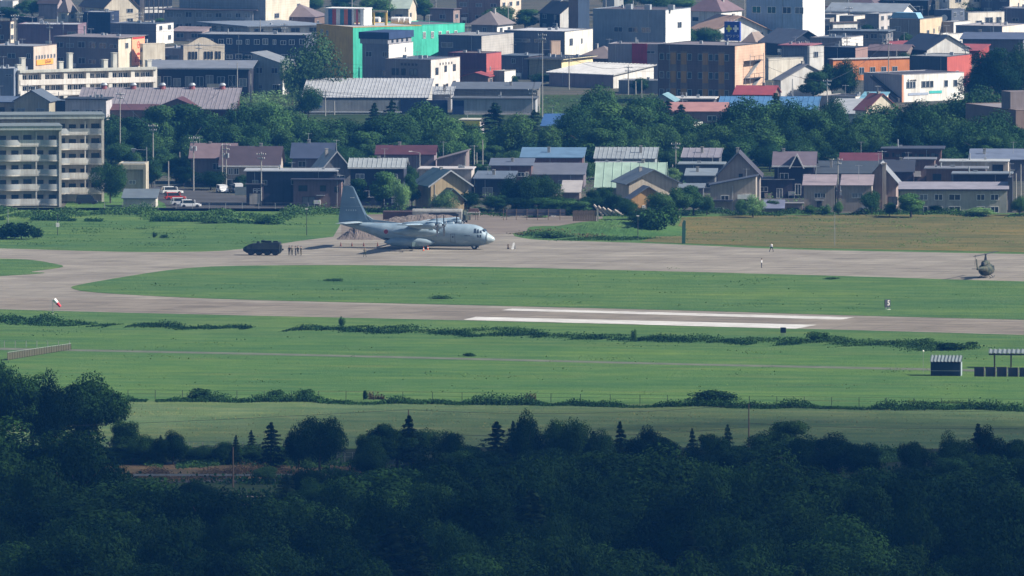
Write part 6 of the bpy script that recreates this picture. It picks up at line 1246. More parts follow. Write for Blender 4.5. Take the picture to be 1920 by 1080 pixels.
# ================================================================ transport aircraft
def aircraft():
    o = empty('transport_aircraft', (0, 0, 0), 0, 'grey four engined propeller transport aircraft parked on the apron', 'aircraft')
    def am():
        t = NT('aircraft_grey'); v = t.coord('Object', (1, 1, 1)); n = t.noise(v, .35, 4); f = t.noise(t.coord('Object', (.5, 1, 2.5)), 1.6, 5, .7)
        c = t.ramp(n, [(.38, (.19,.265,.325)), (.5, (.245,.325,.38)), (.62, (.29,.375,.43))]); c = t.mix(.4, c, t.ramp(f, [(.35, (.78,.8,.82)), (.6, (1.06,)*3)]), 'MULTIPLY')
        return t.fin(c, .45, 0, .4)
    A = am(); AF = plain('fin_shaded_grey', (.12,.185,.25), .5, 0, .4, .18, .25); AL = plain('pale_panel', (.31,.38,.42), .4)  # fin grey is darkened to put its grazing shade into the colour
    NS = 28
    st = [(0, 1.93, .06, .06), (.22, 1.95, .42, .40), (.6, 1.98, .74, .64), (1.2, 2.03, 1.06, .94), (1.6, 2.15, 1.26, 1.18), (2.1, 2.34, 1.46, 1.50), (2.8, 2.50, 1.68, 1.80), (3.8, 2.62, 1.92, 2.02), (5.2, 2.63, 2.08, 2.13), (9, 2.62, 2.16, 2.16), (14, 2.62, 2.16, 2.16), (18, 2.62, 2.16, 2.16),
          (19.5, 2.78, 2.08, 1.98), (21.5, 3.15, 1.86, 1.62), (23.5, 3.55, 1.55, 1.24), (25.5, 3.92, 1.15, .88), (27.5, 4.22, .72, .56), (29.2, 4.42, .34, .30), (30.0, 4.48, .10, .10)]
    def ring(x, zc, hw, hh): return [(-x, cos(2*pi*i/NS)*hw, zc+sin(2*pi*i/NS)*hh) for i in range(NS)]
    rings = []
    for a, b in zip(st[:-1], st[1:]):
        for k in range(3):
            t = k/3; rings.append(ring(*[p+(q-p)*t for p, q in zip(a, b)]))
    rings.append(ring(*st[-1])); fz = MB().loft(rings).build('fuselage', A, o, smooth=True)
    MB().loft([ring(x, z, a*1.012, b*1.012) for x, z, a, b in ((-.02, 1.93, .05, .05), (.21, 1.95, .43, .41), (.6, 1.98, .74, .64), (1.2, 2.03, 1.06, .94), (1.5, 2.12, 1.22, 1.12))]).build('radome', plain('radome_pale', (.33,.40,.42), .4), o, smooth=True)
    def prof(x):
        for a, b in zip(st[:-1], st[1:]):
            if a[0] <= x <= b[0]: t = (x-a[0])/(b[0]-a[0]); return [p+(q-p)*t for p, q in zip(a[1:], b[1:])]
    def patch(name, pts, m, off=.03, side=-1):     # polygon (x from nose, z) projected on the fuselage side
        P = []
        for x, z in pts:
            zc, hw, hh = prof(x); y = hw*sqrt(max(0, 1-((z-zc)/hh)**2)); P.append((-x, side*(y+off), z))
        b = MB()
        if len(pts) == 4:
            nu, nv = 3, 6; P = []
            for j in range(nv+1):
                for i in range(nu+1):
                    u, v = i/nu, j/nv; x = (pts[0][0]*(1-u)+pts[1][0]*u)*(1-v)+(pts[3][0]*(1-u)+pts[2][0]*u)*v; z = (pts[0][1]*(1-u)+pts[1][1]*u)*(1-v)+(pts[3][1]*(1-u)+pts[2][1]*u)*v
                    zc, hw, hh = prof(x); z_ = min(z, zc+hh*.985); y = hw*sqrt(max(0, 1-((z_-zc)/hh)**2)); k_ = (z_-zc)/hh; P.append((-x, side*(y+off*1.2), z_+off*k_))
            b.add(P, [(j*(nu+1)+i, j*(nu+1)+i+1, (j+1)*(nu+1)+i+1, (j+1)*(nu+1)+i) for j in range(nv) for i in range(nu)])
        else: b.add(P, [tuple(range(len(P)))])
        return b.build(name, m, o)
    for i, (x0, x1, z0, z1) in enumerate(((2.2,2.6,3.1,3.6),(2.68,3.08,3.1,3.8),(3.15,3.65,3.1,3.95),(2.2,2.55,2.3,2.82),(2.65,3.0,2.3,2.82))):
        for sd_ in (-1, 1): patch('cockpit_window', [(x0, z0), (x1, z0), (x1, z1), (x0+.12, z1)], M['glass'], .02, sd_)
    b = MB()
    for y in (-.75, -.25, .28, .78): MB().prism([(-1.72, y-.2, 3.40), (-1.72, y+.2, 3.40), (-2.12, y+.18, 3.86), (-2.12, y-.18, 3.86)], (.03, 0, .03)).build('windscreen', M['glass'], o)
    fr = [(7.2, 1.25), (8.1, 1.25), (8.1, 2.95), (7.2, 2.95)]; patch('door_outline', fr, plain('outline', (.09,.12,.14)), .012); patch('crew_door', [(7.28, 1.33), (8.02, 1.33), (8.02, 2.87), (7.28, 2.87)], A, .02)
    patch('door_window', [(7.5, 2.2), (7.75, 2.2), (7.75, 2.5), (7.5, 2.5)], M['glass'], .03)
    for x in (4.4, 4.65, 4.9, 5.15): patch('stencil_mark', [(x, 2.55), (x+.17, 2.55), (x+.17, 2.75), (x, 2.75)], plain('stencil', (.08,.10,.12)), .015)
    patch('scoop', [(4.7, 1.5), (5.5, 1.5), (5.5, 1.72), (4.7, 1.72)], AL, .06)
    c0 = (20.6, 3.15); patch('roundel_border', [(c0[0]+cos(a)*.50, c0[1]+sin(a)*.50) for a in [2*pi*i/24 for i in range(24)]], plain('roundel_white', (.5,.52,.52)), .018); patch('roundel', [(c0[0]+cos(a)*.43, c0[1]+sin(a)*.43) for a in [2*pi*i/24 for i in range(24)]], plain('roundel_red', (.30,.03,.035), .6), .03)
    # cargo ramp
    MB().prism([(-19.6, -1.3, .95), (-19.6, 1.3, .95), (-22.6, 1.2, .12), (-22.6, -1.2, .12)], (0, 0, .14)).build('cargo_ramp', A, o); patch('ramp_opening', [(19.9, 1.35), (21.3, 1.95), (21.3, 2.0), (19.9, 1.9)], M['dark'], .02)
    # sponson
    for sd_ in (-1, 1):
        R_ = []
        for x, k in ((11.2, .06), (11.8, .5), (12.8, .86), (14, 1), (18.2, 1), (19.6, .75), (20.6, .3), (21, .05)):
            R_.append([(-x, sd_*(2.0+cos(2*pi*i/16)*.78*k), 1.22+sin(2*pi*i/16)*.84*k) for i in range(16)])
        MB().loft(R_).build('wheel_fairing', A, o, smooth=True)
        for x in (13.9, 15.6): g_ = MB().cyl((-x, sd_*2.0-.25, .68), (-x, sd_*2.0+.25, .68), .68, .68, 18).build('main_wheel', M['rubber'], o)
    ng = MB().cyl((-3.9, 0, .4), (-3.9, 0, 1.2), .1, .12, 8).build('nose_strut', M['steel'], o)
    for y in (-.42, .16):
        t_ = MB().cyl((-3.9, y, .48), (-3.9, y+.26, .48), .48, .48, 18).build('nose_wheel', M['rubber'], ng); MB().cyl((-3.9, y-.015, .48), (-3.9, y+.275, .48), .24, .24, 12).build('hub', M['white'], t_)
    MB().box(-4.7, -3.2, .38, .42, .35, .95).build('gear_door', A, o)
    # wing
    def wing(sd_):
        rr_ = []
        for y, xl, c, z, th in ((0, 10.9, 5.0, 4.62, .72), (2.0, 10.9, 5.0, 4.66, .70), (9.5, 11.1, 4.3, 4.84, .52), (20.2, 11.9, 2.35, 5.12, .24)):
            P = []
            for u, w_ in ((0, 0), (.04, .5), (.15, .85), (.35, 1), (.65, .75), (1, .04), (1, -.04), (.65, -.4), (.35, -.55), (.15, -.5), (.04, -.3)): P.append((-(xl+c*u), sd_*y, z+w_*th*.62))
            rr_.append(P)
        return MB().loft(rr_).build('wing', A, o, smooth=False)
    for sd_ in (-1, 1):
        wg = wing(sd_); MB().prism([(-(15.3), sd_*2.4, 4.9), (-(15.0), sd_*10, 5.12), (-(15.5), sd_*10, 5.1), (-(15.9), sd_*2.4, 4.85)], (0, 0, .05)).build('flap', AL, wg)
    MB().loft([[(-x, cos(2*pi*i/16)*1.5*k, 4.55+max(-.2, sin(2*pi*i/16))*.62*k) for i in range(16)] for x, k in ((9.6, .1), (10.4, .8), (11.5, 1), (15, 1), (17.5, .55), (19, .1))]).build('wing_fairing', A, o, smooth=True)
    pm = plain('propeller_dark', (.03,.035,.04), .5)
    def engine(y, z):
        e = MB().loft([[(-x, y+cos(2*pi*i/16)*.62*k, z+dz+sin(2*pi*i/16)*.72*k) for i in range(16)] for x, k, dz in ((8.95, .5, 0), (9.15, .8, -.02), (9.8, 1, -.05), (12.4, .95, 0), (14.0, .6, .12), (15.3, .2, .2))]).build('engine_nacelle', A, o, smooth=True)
        MB().loft([[(-x, y+cos(2*pi*i/12)*r_, z+sin(2*pi*i/12)*r_) for i in range(12)] for x, r_ in ((8.25, .05), (8.45, .22), (8.7, .32), (8.95, .34))]).build('spinner', pm, e, smooth=True)
        MB().box(-10.2, -9.4, y-.3, y+.3, z-.95, z-.55).build('intake', A, e)
        for k in range(4):
            a = radians(8)+k*pi/2; d_ = Vector((0, cos(a), sin(a))); c_ = Vector((-8.65, y, z)); s2 = Vector((.14, -sin(a)*.15, cos(a)*.15)); s3 = Vector((.10, -sin(a)*.17, cos(a)*.17)); t_ = Vector((.03, 0, 0))
            MB().prism([c_+d_*.25-s2*.7, c_+d_*.9-s2, c_+d_*2.0-s3, c_+d_*2.08, c_+d_*2.0+s3, c_+d_*.9+s2, c_+d_*.25+s2*.7], t_).build('propeller_blade', pm, e)
        return e
    for sd_ in (-1, 1):
        engine(sd_*4.95, 4.55); engine(sd_*10.15, 4.78)
        R_ = [[(-x, sd_*7.5+cos(2*pi*i/16)*.82*k, 3.35+sin(2*pi*i/16)*.82*k) for i in range(16)] for x, k in ((8.9, .04), (9.3, .42), (10.1, .8), (11.3, 1), (14.5, 1), (16.3, .72), (17.6, .3), (18.1, .04))]
        tk_ = MB().loft(R_).build('fuel_tank', A, o, smooth=True); MB().prism([(-11.6, sd_*7.5-.12, 4.0), (-14.6, sd_*7.5-.12, 4.0), (-14.9, sd_*7.5-.12, 4.9), (-11.6, sd_*7.5-.12, 4.9)], (0, .24, 0)).build('pylon', A, tk_)
    # tail
    def fin_():
        rr_ = []
        for z, xl, c, th in ((4.5, 22.6, 7.6, .20), (5.3, 24.3, 6.0, .30), (8.5, 26.0, 3.9, .22), (11.3, 27.35, 2.2, .12), (11.62, 27.8, 1.4, .04)):
            rr_.append([(-(xl+c*u), w_*th, z) for u, w_ in ((0, 0), (.08, .7), (.3, 1), (.7, .7), (1, .05), (1, -.05), (.7, -.7), (.3, -1), (.08, -.7))])
        return MB().loft(rr_).build('fin', AF, o)
    f_ = fin_(); MB().prism([(-17.8, -.12, 4.70), (-23.8, -.16, 4.9), (-25.2, -.14, 6.4), (-23.6, -.12, 5.35)], (0, .26, 0)).build('dorsal_fillet', A, o)
    MB().prism([(-27.2, -.30, 9.35), (-28.0, -.28, 9.35), (-28.0, -.28, 9.47), (-27.2, -.30, 9.47)], (0, .05, 0)).build('fin_light', M['white'], f_)
    MB().box(-29.4, -25.6, -.33, -.27, 7.75, 7.80).build('fin_panel_line', A, f_)
    for i in range(5): MB().prism([(-27.0-i*.45, -.36, 6.9), (-26.8-i*.45, -.36, 6.9), (-26.8-i*.45, -.36, 7.2), (-27.0-i*.45, -.36, 7.2)], (0, .03, 0)).build('serial_mark', AL, f_)
    for sd_ in (-1, 1):
        rr_ = []
        for y, xl, c, th in ((0, 25.4, 4.2, .26), (8.0, 26.9, 2.0, .10)): rr_.append([(-(xl+c*u), sd_*y, 4.75+w_*th) for u, w_ in ((0, 0), (.1, .6), (.35, 1), (1, .05), (1, -.05), (.35, -.8), (.1, -.6))])
        MB().loft(rr_).build('tailplane', AL, o)
    for x, h_ in ((8.0, .45), (9.4, .9), (10.6, .9), (6.2, .5)): MB().cyl((-x, 0, 4.7), (-x-.1, 0, 4.75+h_), .05, .03, 5).build('aerial', M['white'], o)
    return o
ac = aircraft()
HD = radians(-14); nose = G(927, 470); ac.rotation_euler = (radians(-1.3), 0, HD)
nw = G(890, 467.6); ac.location = nw+Vector((cos(HD), sin(HD), 0))*3.9

# ================================================================ helicopter seen almost from behind
def helicopter():
    o = empty('helicopter', G(1848, 521), radians(78), 'camouflaged helicopter with tall rotor mast at the right edge of the apron', 'helicopter')
    t = NT('heli_camo'); f = t.noise(t.coord(), .8, 2); HC = t.fin(t.ramp(f, [(.40, (.018,.026,.022)), (.47, (.04,.055,.035)), (.56, (.09,.085,.055)), (.62, (.03,.035,.03))]), .7)
    def rg(x, zc, hw, hh, n=16): return [(x, cos(2*pi*i/n)*hw, zc+sin(2*pi*i/n)*hh) for i in range(n)]
    MB().loft([rg(4.3, 1.05, .15, .2), rg(3.9, 1.15, .75, .6), rg(3.0, 1.35, 1.15, .95), rg(1.8, 1.5, 1.3, 1.15), (rg(-.5, 1.5, 1.3, 1.15)), rg(-1.6, 1.6, .95, .85), rg(-2.4, 1.75, .5, .5)]).build('cabin', HC, o, smooth=True)
    MB().loft([rg(1.2, 2.5, .5, .3), rg(.6, 2.75, .7, .5), rg(-1.2, 2.75, .62, .5), rg(-2.4, 2.5, .4, .35)]).build('engine_cowling', HC, o, smooth=True)
    MB().loft([rg(-2.2, 1.8, .5, .5), rg(-5, 1.95, .32, .34), rg(-8.3, 2.1, .17, .2)]).build('tail_boom', HC, o, smooth=True)
    MB().prism([(-7.6, -.06, 2.2), (-8.5, -.06, 2.1), (-9.5, -.06, 3.9), (-9.0, -.06, 4.0)], (0, .12, 0)).build('tail_fin', HC, o)
    MB().prism([(-6.2, -1.3, 2.0), (-6.8, -1.3, 2.0), (-6.8, 1.3, 2.0), (-6.2, 1.3, 2.0)], (0, 0, .06)).build('stabiliser', M['dark'], o)
    for k in (1, -1): MB().prism([(-9.2, .22, 3.75), (-9.2+.1, .22, 3.75+k*.0), (-9.2+.25*k+.1, .22, 3.75+k*.95), (-9.2+.25*k-.1, .22, 3.75+k*.95)], (0, .04, 0)).build('tail_rotor_blade', M['dark'], o)
    mst = MB().cyl((0, 0, 3.2), (0, 0, 4.35), .30, .12, 10).build('mast', M['dark'], o)
    hb = MB().box(-.35, .35, -.2, .2, 4.25, 4.42).build('rotor_hub', M['dark'], o)
    for k, dr in ((1, .12), (-1, -.02)):
        a = radians(-6); d_ = Vector((cos(a), sin(a), 0))*k; p_ = Vector((-sin(a), cos(a), 0))*.27; z0 = 4.32
        MB().prism([Vector((0, 0, z0))+d_*.3-p_*.5, Vector((0, 0, z0+dr))+d_*7.0-p_, Vector((0, 0, z0+dr))+d_*7.0+p_, Vector((0, 0, z0))+d_*.3+p_*.5], (0, 0, .06)).build('rotor_blade', M['dark'], o)
    for y in (-1.15, 1.15):
        sk = MB().cyl((-1.9, y, .08), (2.2, y, .08), .06, .06, 8).cyl((2.2, y, .08), (2.7, y, .35), .06, .05, 8).build('skid', M['dark'], o)
        for x in (-.9, 1.3): MB().cyl((x, y, .08), (x, y*.55, .65), .05, .05, 6).build('skid_strut', M['dark'], o)
    for y in (-1, 1):
        MB().prism([(.7, y*1.285, 1.4), (1.9, y*1.285, 1.4), (1.8, y*1.2, 2.2), (.8, y*1.2, 2.2)], (0, y*.05, 0)).build('side_window', M['glass'], o)
        MB().prism([(2.2, y*1.18, 1.5), (3.0, y*1.05, 1.45), (2.7, y*1.0, 2.1), (2.2, y*1.1, 2.2)], (0, y*.08, 0)).build('cockpit_window', M['glass'], o)
    MB().cyl((-2.2, 0, 2.75), (-3.0, 0, 2.85), .28, .24, 12).build('exhaust', M['dark'], o)
    return o
helicopter()
# ================================================================ vegetation
ORD = ['first', 'second', 'third', 'fourth', 'fifth', 'sixth', 'seventh', 'eighth', 'ninth', 'tenth', 'eleventh', 'twelfth']
# tree belt behind the houses: (x, ybase, h, w, kind)
BELT = []
def belt_top(x): return np.interp(x, [195, 215, 250, 300, 360, 400, 440, 500, 560, 620, 700, 780, 850, 900, 960, 1030, 1060, 1120, 1180, 1240, 1290, 1350, 1400, 1470, 1540, 1600, 1660, 1720, 1800, 1860, 1905],
    [232, 208, 204, 206, 193, 192, 208, 205, 200, 206, 208, 208, 214, 226, 228, 232, 182, 158, 165, 190, 210, 205, 182, 186, 198, 200, 195, 190, 172, 178, 215])
rb = random.Random(21)
for row, (dy, step) in enumerate(((0, 50), (30, 54), (58, 56), (82, 62))):
    x = 205+row*13
    while x < 1925:
        top = belt_top(x)+dy+rb.uniform(-16, 14)
        yb = min(322-(3-row)*5, max(256+row*14, top+rb.uniform(92, 128)))
        if yb-top > 30: BELT.append((x+rb.uniform(-10, 10), yb, yb-top, rb.uniform(.78, 1.15)*min(118, max(70, (yb-top)*1.05)), row))
        x += step*rb.uniform(.7, 1.25)
cnt = {}
belt_names = [(195, 420, 'belt behind the car park'), (420, 640, 'belt behind the brown roof'), (640, 900, 'belt before the ribbed roof store'), (900, 1060, 'belt around the tall concrete pole'), (1060, 1290, 'belt by the pinkish roof'), (1290, 1480, 'belt below the vivid blue roof'), (1480, 1660, 'belt behind the duplex'), (1660, 2000, 'belt behind the brown lodge')]
rowname = ['rearmost', 'upper middle', 'lower middle', 'front']
for (x, yb, h, w_, row) in BELT:
    nm = [n for a, b, n in belt_names if a <= x < b] or [belt_names[-1][2]]
    k = (row, nm[0]); cnt[k] = cnt.get(k, 0)+1
    tree('M', x, yb, h, w_, '%s tree from left, %s row, %s' % (ORD[min(11, cnt[k]-1)], rowname[row], nm[0]), 'deciduous trees of the belt behind the houses')
for (x, yt, yb, w_, lb) in ((702, 193, 262, 40, 'pointed conifer in front of the co-operative store wall, left one'), (733, 187, 264, 46, 'pointed conifer in front of the co-operative store wall, right one'), (925, 193, 282, 66, 'broad dark spruce before the grey panel building'), (1000, 206, 280, 60, 'dark spruce beside the very tall concrete pole'), (868, 228, 275, 36, 'small fir beside the tiny yellow sign shop'),
    (1250, 188, 262, 44, 'fir in front of the pinkish red roof, left'), (1278, 196, 262, 44, 'fir in front of the pinkish red roof, right'), (784, 162, 196, 28, 'little fir in front of the ribbed co-operative roof'), (1455, 175, 262, 50, 'dark fir before the vivid blue roof')):
    tree('C', x, yb, yb-yt, w_, lb)
# big light tree by the slate roofed house and other town trees
for a in (('L', 598, 205, 138, 118, 'big light green tree left of the co-operative store'), ('L', 548, 196, 82, 56, 'light green tree under the slate roofed house'), ('M', 578, 222, 60, 60, 'tree at the end of the co-operative store wall'),
    ('M', 60, 34, 40, 70, 'dark tree behind the garage at the top left'), ('M', 20, 40, 28, 60, 'tree at the left edge, top'), ('M', 100, 12, 30, 50, 'tree at the top edge above the cream pyramid house'), ('M', 275, 46, 18, 26, 'small tree below the half timbered building'), ('M', 300, 50, 16, 30, 'bush like tree right of the half timbered building foot'),
    ('M', 590, 22, 30, 50, 'tree at the top edge behind the brown hip roof'), ('M', 640, 30, 38, 60, 'dark tree behind the striped rooftop tower'), ('M', 705, 44, 52, 76, 'dark tree behind the yellow rooftop frame'), ('M', 745, 40, 30, 50, 'tree in front of the mint gabled roof'), ('M', 795, 40, 48, 60, 'tree left of the dark brown top house'),
    ('M', 940, 52, 44, 70, 'green tree under the brown top house'), ('M', 985, 58, 44, 60, 'dark green tree left of the black gabled house'), ('M', 1160, 20, 40, 70, 'tree behind the grey blue block, left'), ('M', 1230, 22, 44, 90, 'tree behind the grey blue block, middle'), ('M', 1280, 22, 34, 60, 'tree behind the white ribbed end'),
    ('M', 1285, 92, 44, 60, 'tree behind the hotel roof, left'), ('M', 1325, 90, 42, 70, 'tree behind the hotel roof, right'), ('M', 1672, 34, 24, 40, 'tree in front of the white eave terrace'), ('M', 1810, 28, 30, 80, 'green tree at the top right'), ('M', 1850, 22, 22, 50, 'small green tree near the top right corner'),
    ('D', 1868, 205, 122, 96, 'very tall dark tree at the right edge'), ('D', 1910, 200, 120, 80, 'very tall dark tree cut by the right edge'), ('D', 1828, 200, 78, 60, 'dark tree left of the very tall right edge tree'), ('M', 1560, 186, 74, 60, 'tree left of the orange building'), ('M', 1588, 186, 74, 62, 'dark tree in front of the orange building'), ('M', 1525, 190, 60, 60, 'loose tree in front of the grey sloping roof'),
    ('M', 1700, 140, 40, 62, 'tree between the orange shop and the lit red wall'), ('M', 958, 162, 22, 30, 'bush tree beside the small white shed'), ('L', 500, 222, 34, 50, 'light bushy tree on the green verge'), ('L', 470, 216, 24, 46, 'pale bush tree on the green verge, left'),
    ('D', 207, 381, 82, 68, 'round dark tree in front of the beige entrance building'), ('M', 718, 392, 76, 62, 'tree in front of the navy two storey house, left'), ('M', 668, 392, 62, 54, 'dark tree just behind the tail fin'), ('L', 750, 398, 62, 46, 'bright shrub like tree before the navy house, right'), ('M', 772, 392, 70, 40, 'dark tree between navy house and tan house'), ('L', 838, 398, 40, 52, 'bright tree covering the green porch'),
    ('D', 960, 396, 70, 70, 'dark spreading tree before the dark blue house, left'), ('D', 1010, 398, 76, 84, 'dark spreading tree before the dark blue house, right'), ('D', 985, 396, 62, 70, 'dark tree in the middle of the spreading pair'), ('D', 1128, 398, 54, 54, 'dark tree left of the orange annexe'), ('M', 1150, 404, 46, 44, 'tree behind the leaning pale poles'),
    ('M', 1236, 412, 56, 62, 'green tree before the orange annexe'), ('M', 1272, 408, 64, 62, 'green tree right of the cream gabled house'), ('M', 1300, 404, 60, 54, 'green tree before the slate lean-to'), ('M', 1210, 436, 52, 60, 'dark tree at the corner of the dry field'),
    ('L', 1412, 408, 42, 48, 'bright tree in front of the barn roofed house'), ('M', 1634, 402, 48, 52, 'round green tree by the right half of the duplex'), ('M', 1708, 408, 48, 62, 'green tree before the two storey terrace'), ('D', 1756, 400, 16, 30, 'low tree at the terrace front'), ('M', 285, 352, 56, 46, 'dark tree left of the car park'), ('D', 395, 356, 38, 66, 'dark hedge like tree before the pink grey house'), ('D', 345, 350, 40, 46, 'dark tree at the street bend')):
    tree(a[0], a[1], a[2], a[3], a[4], a[5])
for i, (x, yb, h, w_, v) in enumerate(((40, 448, 32, 84, 2), (12, 448, 24, 60, 1), (70, 448, 22, 32, 2), (289, 446, 10, 12, 0), (310, 446, 6, 26, 1), (515, 420, 16, 60, 1), (400, 418, 9, 60, 1), (640, 615, 19, 16, 0), (1190, 640, 20, 16, 0), (1215, 438, 44, 76, 2), (1246, 424, 40, 70, 2), (1030, 446, 12, 70, 0),
    (375, 752, 24, 62, 2), (515, 748, 18, 40, 2), (570, 749, 20, 44, 2), (685, 751, 20, 12, 2), (1325, 758, 26, 112, 1), (1785, 656, 14, 68, 2), (1740, 650, 16, 50, 1), (1825, 652, 12, 30, 2), (1536, 640, 18, 60, 2), (883, 668, 6, 30, 1), (830, 560, 6, 50, 1), (632, 527, 4, 62, 1), (1560, 524, 4, 40, 1), (1430, 396, 14, 40, 0), (1550, 402, 16, 30, 0), (1130, 432, 18, 60, 3), (900, 400, 12, 50, 3), (1005, 408, 10, 50, 3))):
    shrub(x, yb, h, w_, ['big brown green bush at the left edge', 'bush cut by the left edge behind the big one', 'small end of the brown green bushes at the left edge', 'tiny dark bush in the upper left grass', 'flat low bush right of the tiny dark one', 'low bush in the weeds left of the tail', 'low flat bush behind the upper left grass', 'upright little bush in the weed strip below the runway', 'pointed bush in the weed strip, centre right', 'dark dense bush at the lamp post by the dry field', 'dark bush behind the dense one by the dry field', 'low bush at the tip of the corner grass',
        'dark round shrub on the field hedge, left', 'first flat shrub on the field hedge', 'second flat shrub on the field hedge', 'tiny upright shrub on the field hedge', 'wide green shrub on the field hedge, right', 'dark low shrub mass left of the hut', 'green shrub mass in the weed strip at right', 'small shrub in the weeds above the hut', 'dark shrub right of the plain board', 'tiny shrub by the dirt track', 'flat weed patch in the median grass, centre', 'flat weed patch in the median grass, upper left', 'flat weed patch at the upper edge of the median, right', 'bush beside the blue roofed shed', 'bush at the gap of the duplex', 'bright bush at the foot of the leaning poles', 'bright bush behind the white stall', 'bright bush behind the net fence'][i], v)
# weed strips (uncountable)
tufts('weeds', [(-60, 398), (200, 402), (420, 404), (640, 402)], 14, 26000, 1.5, .32, LW, 3, label='tall weeds between the houses and the airfield grass')
tufts('weeds', [(-60, 412), (200, 414), (360, 416), (500, 418)], 3, 9000, 1.3, .30, LM, 31, .35, 'dark weed line in the upper left grass', 9)
tufts('weeds', [(640, 398), (860, 402), (1060, 404), (1300, 402), (1600, 400), (1940, 404)], 8, 20000, 1.1, .30, LW, 4, .1, 'weeds along the gravel lot and houses')
tufts('weeds', [(980, 442), (1060, 444), (1140, 447), (1190, 450)], 9, 9000, .6, .26, LW, 5, label='rough growth on the corner by the apron')
tufts('weeds', [(960, 440), (1040, 436), (1100, 446)], 6, 1500, .8, .3, LB, 55, label='dry brown growth at the corner tip')
tufts('weeds', [(-60, 602), (100, 606), (200, 611)], 7, 15000, 1.5, .30, LM, 6, label='weed strip below the runway, left')
tufts('weeds', [(200, 612), (400, 615), (640, 620), (900, 628), (1200, 638), (1500, 646)], 6, 24000, .85, .26, LM, 7, .3, 'weed strip below the runway, middle', 5)
tufts('weeds', [(640, 612), (900, 622), (1200, 634), (1500, 642), (1820, 656)], 9, 16000, .8, .28, LW, 71, .2, 'pale weed strip below the runway', 7)
tufts('weeds', [(1450, 640), (1600, 642), (1820, 654)], 7, 13000, .85, .28, LW, 8, label='weed strip below the runway, right')
tufts('weeds', [(236, 752), (480, 753), (700, 756), (1200, 762), (1500, 765), (1940, 770)], 3.5, 46000, 1.5, .26, LM, 9, -.1, 'hedge of tall weeds along the field fence', 6)
tufts('weeds', [(1700, 756), (1800, 758), (1940, 762)], 3, 3000, .7, .25, LG, 12, label='dry grass before the field fence at right')
tufts('weeds', [(690, 749), (720, 749)], 1.5, 500, 1.2, .25, LB, 13, label='rusty brown plants on the field hedge, left'); tufts('weeds', [(985, 752), (1005, 752)], 1.5, 500, 1.3, .25, LB, 14, label='rusty brown plants on the field hedge, centre')
tufts('reeds', [(150, 894), (420, 896), (700, 893)], 6, 42000, 1.9, .20, LR, 15, label='pinkish brown reed bed behind the road')
tufts('weeds', [(150, 868), (360, 868), (560, 870), (620, 868)], 9, 30000, 2.2, .34, LM, 16, label='dense green thicket above the reed bed')
tufts('weeds', [(560, 876), (700, 872)], 5, 5000, 1.4, .30, LM, 17, label='thicket right of the reed bed')
tufts('weeds', [(1620, 850), (1760, 862), (1940, 858)], 10, 14000, 1.2, .3, LM, 18, label='growth in the gap of the wood at right')
tufts('weeds', [(440, 940), (700, 936)], 4, 4000, .8, .3, LM, 19, label='verge growth beside the road')
tufts('undergrowth', [(-60, 905), (180, 940), (400, 1000), (560, 1000), (700, 945), (760, 885), (1000, 885), (1960, 895)], 30, 60000, 2.2, .5, LD, 20, label='undergrowth at the edge of the foreground wood')
specks('scattered weed patches in the median grass', [(160, 538), (1300, 504), (1960, 590), (400, 560)], 170, LG, 61)
specks('darker weed patches in the median grass', [(300, 515), (1800, 520), (1960, 590), (500, 562)], 40, LW, 62)
specks('scattered weed patches in the meadow', [(0, 630), (1900, 664), (1940, 760), (100, 742)], 240, LG, 63)
specks('darker weed patches in the meadow', [(0, 620), (1900, 652), (1940, 760), (100, 742)], 50, LW, 64)
specks('weed patches in the upper left grass', [(0, 414), (600, 420), (440, 468), (0, 462)], 200, LG, 65)
specks('dark weed patches in the upper left grass', [(0, 414), (600, 420), (440, 468), (0, 462)], 60, LM, 66)
specks('pale seed heads in the hay field', [(200, 760), (1920, 775), (1920, 838), (300, 835)], 900, leafmat('seed_heads', [(0.16, 0.17, 0.08), (0.20, 0.19, 0.10), (0.13, 0.16, 0.07)]), 67, .5, .22, 5)
specks('green tussocks in the dry field', [(1300, 410), (1920, 408), (1920, 470), (1250, 452)], 400, LG, 68, .3)
specks('rough tussocks between the town houses', [(430, 168), (560, 170), (560, 225), (430, 222)], 500, LL, 69, 1.2, .4, 2)
specks('rough growth behind the tall pole', [(1010, 182), (1240, 182), (1240, 250), (1010, 250)], 500, LW, 70, 1.2, .4, 2)
specks('growth between the houses of the front row', [(300, 330), (1900, 330), (1900, 396), (640, 396)], 900, LW, 72, 1.3, .4, 2)
# guard rail of the road
gr = empty('guard_rail', G(250, 899), 0, 'white guard rail along the road behind the foreground wood', 'guard rail'); a = G(250, 899)
b = G(700, 898)-a
MB().box(0, b.x, 0, .06, .55, .85).build('rail', M['steel'], gr)
for i in range(14): MB().box(b.x*i/13, b.x*i/13+.12, .07, .17, 0, .9).build('post', M['steel'], gr)
